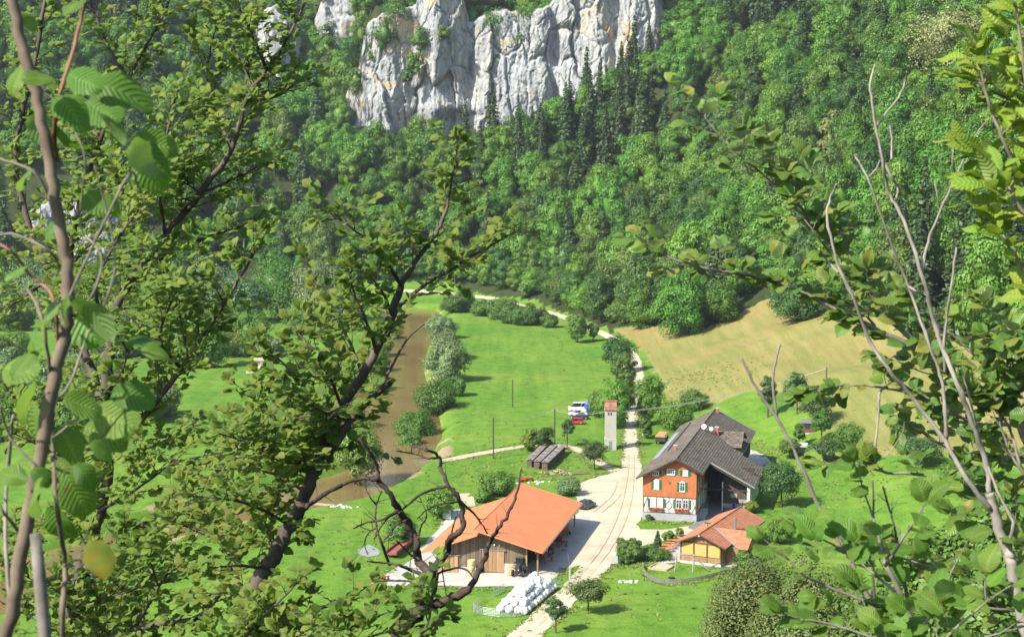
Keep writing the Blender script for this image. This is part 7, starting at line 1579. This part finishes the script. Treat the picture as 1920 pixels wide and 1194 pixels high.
def stones(px, py, n, spread, grp, label, seed):
    g = on_ground(px, py); rnd = random.Random(seed); ST = mottled('pale_stones', (0.40,0.38,0.33),(0.52,0.50,0.45),3,.9,.3,.03)
    for k in range(n):
        m = MB(); s = rnd.uniform(.18,.45); m.tube([(0,0,-.5*s),(0,0,-.1*s),(0,0,.3*s),(0,0,.5*s)],[.6*s,1*s,.8*s,.3*s],7); o = m.build('stone', ST); x, y = g.x+rnd.gauss(0,spread), g.y+rnd.gauss(0,spread*.5); o.location = (x,y,hgt(x,y)+.12*s); o.rotation_euler = (rnd.uniform(-.4,.4),rnd.uniform(-.4,.4),rnd.uniform(0,6)); tag(o, label, 'stone', grp)
stones(1180, 1090, 12, 1.0, 'stones on the lawn', 'pale stone lying on the lawn below the pavilion garden', 1); stones(640, 950, 14, 1.2, 'stones at the footbridge', 'pale stone heaped at the end of the footbridge', 2); stones(1290, 975, 7, .9, 'stones by the house', 'pale rock in the flower bed under the gable', 3); stones(1000, 905, 10, 1.6, 'stones behind the barn', 'pale stone lying in the grass behind the barn', 4)
def lamp_post():
    g = on_ground(1068, 1086); e = empty('tree_stake', g, 0, 'grey post with a thin rod on the grass tip between barn and road', 'post'); MB().box(-.12,.12,-.12,.12,-.2,2.1).build('post', CONC_W, e); MB().tube([(0,0,2.1),(-.3,0,4.2)],.03,5).build('rod', STEEL, e)
lamp_post()
def conifer():
    g = on_ground(1233, 1026); e = empty('garden_conifer', g, 0, 'small cone-shaped dark conifer between the road and the pavilion', 'tree'); link('crown', spruce_mesh('crown', 77, [L_NEEDLE, BARK], h=2.9, r=.85, z0=.05, leaf=.14, tiers=16), e); MB().tube([(0,0,-.2),(0,0,.5)],.07,6).build('trunk', BARK, e)
conifer()
def bin_blue():
    th = math.radians(14.34); u, v = 10.0, 11.2; e = empty('waste_bin', (27.6+u*math.cos(th)+v*math.sin(th), 275.23-u*math.sin(th)+v*math.cos(th), hgt(35,283)+.1), -.25, 'blue wheeled bin standing in the open bay of the farmhouse', 'bin'); B_ = paint('bin_blue', (.02,.07,.30), .4); m = MB(); m.prism([(-.25,-.25,.1),(.25,-.25,.1),(.25,.25,.1),(-.25,.25,.1)],(0,0,1.0)); m.build('body', B_, e); MB().box(-.3,.3,-.32,.3,1.1,1.18).build('lid', B_, e); [wheel(e, s*.24, .25, .1, .1, .06, s) for s in (-1,1)]
bin_blue()
def tufts():
    """tall grass and weeds left standing on the verges, round posts and walls, and scattered through the meadow"""
    rs = np.random.default_rng(9); P_ = []
    def along(px, n, spread):
        W_ = [np.array(on_ground(*p))[:2] for p in px]
        for a, b in zip(W_, W_[1:]):
            k = max(2, int(np.linalg.norm(b-a)*n)); t = rs.random((k,1)); P_.append(a+(b-a)*t+rs.normal(size=(k,2))*spread)
    along([(945,1194),(1015,1140),(1055,1108),(1078,1088),(1092,1060)], 3, .3); along([(1010,1194),(1065,1150),(1105,1108),(1140,1070),(1155,1055)], 3, .3)
    along([(1165,866),(1169,815),(1173,770),(1178,740),(1188,705),(1180,672)], 4, .4); along([(1204,868),(1196,815),(1196,770),(1203,735),(1212,705),(1205,680)], 4, .4)
    along([(1150,876),(1115,848),(1080,828),(1050,824),(1000,826),(900,845),(835,858)], 3, .4); along([(1120,892),(1095,866),(1060,840),(1000,838),(900,856),(835,868)], 3, .4)
    along([(1042,1086),(1064,1066)], 10, .5); along([(705,1092),(712,1104),(800,1101),(900,1104),(985,1104),(1020,1097)], 6, .5); along([(850,950),(765,1050),(700,1088)], 5, .5)
    along([(1088,902),(1125,890),(1160,882)], 6, .4); along([(1206,976),(1250,982),(1300,980)], 8, .5); along([(1150,1065),(1205,1060),(1225,1048)], 8, .8); along([(1205,1064),(1216,1088),(1252,1098),(1310,1091),(1385,1070)], 6, .25)
    along([(1420,830),(1445,850),(1455,880),(1440,905)], 9, 1.4); along([(930,905),(1000,900),(1060,895)], 6, 1.5); along([(980,885),(1010,892),(1060,892)], 6, 1.0)
    for cx, cy, n, sp in ((900,800,120,22),(1000,700,120,26),(950,640,90,26),(1100,1120,40,10),(1250,1130,40,12),(900,1170,60,8),(650,1020,80,10),(1500,930,260,12),(1600,880,220,14),(900,890,200,8),(1030,870,160,8),(1280,720,220,12),(1350,700,160,12)):
        g = np.array(on_ground(cx, cy))[:2]; P_.append(g+rs.normal(size=(n,2))*sp*np.array([.55,1]))
    P_ = np.concatenate(P_); P_ = P_[(hgt_v(P_[:,0],P_[:,1]) > -.6) & (P_[:,1] > 205)]; n = len(P_); k = 9
    C_ = np.repeat(P_, k, 0); s = np.repeat(rs.uniform(.10,.30,n), k); xy = C_ + rs.normal(size=C_.shape)*s[:,None]*.55; z = hgt_v(xy[:,0], xy[:,1]) + s*rs.uniform(.1,.7,len(s))
    nn = unit(np.stack([rs.normal(size=len(s))*.7, rs.normal(size=len(s))*.7-.3, np.full(len(s), .7)], -1)); co, q = leaf_quads(np.stack([xy[:,0], xy[:,1], z], -1), nn, s*rs.uniform(.5,1.1,len(s)), rs, 1.9)
    G_ = leaf_mat('tall_grass', [(0.095,0.170,0.026),(0.145,0.220,0.036),(0.210,0.230,0.062)], trans=.25, var=0, nscale=.3)
    o = link('grass_tufts', mesh_np('grass_tufts', co, q, [G_])); tag(o, 'tall grass and weeds along the verges and in the meadow', 'grass', kind='stuff')
tufts()
def haze():
    m = bpy.data.materials.new('haze'); m.use_nodes = True; nt = m.node_tree; nt.nodes.remove(nt.nodes['Principled BSDF']); v = nt.nodes.new('ShaderNodeVolumePrincipled'); v.inputs['Color'].default_value = (0.86,0.92,1.0,1); v.inputs['Density'].default_value = HAZE_D; v.inputs['Anisotropy'].default_value = 0.3
    nt.links.new(v.outputs[0], nt.nodes['Material Output'].inputs['Volume']); o = MB().box(-520,520,-220,1220,-12,420).build('haze', m); tag(o, kind='stuff')
HAZE_D = 0.00008

haze()
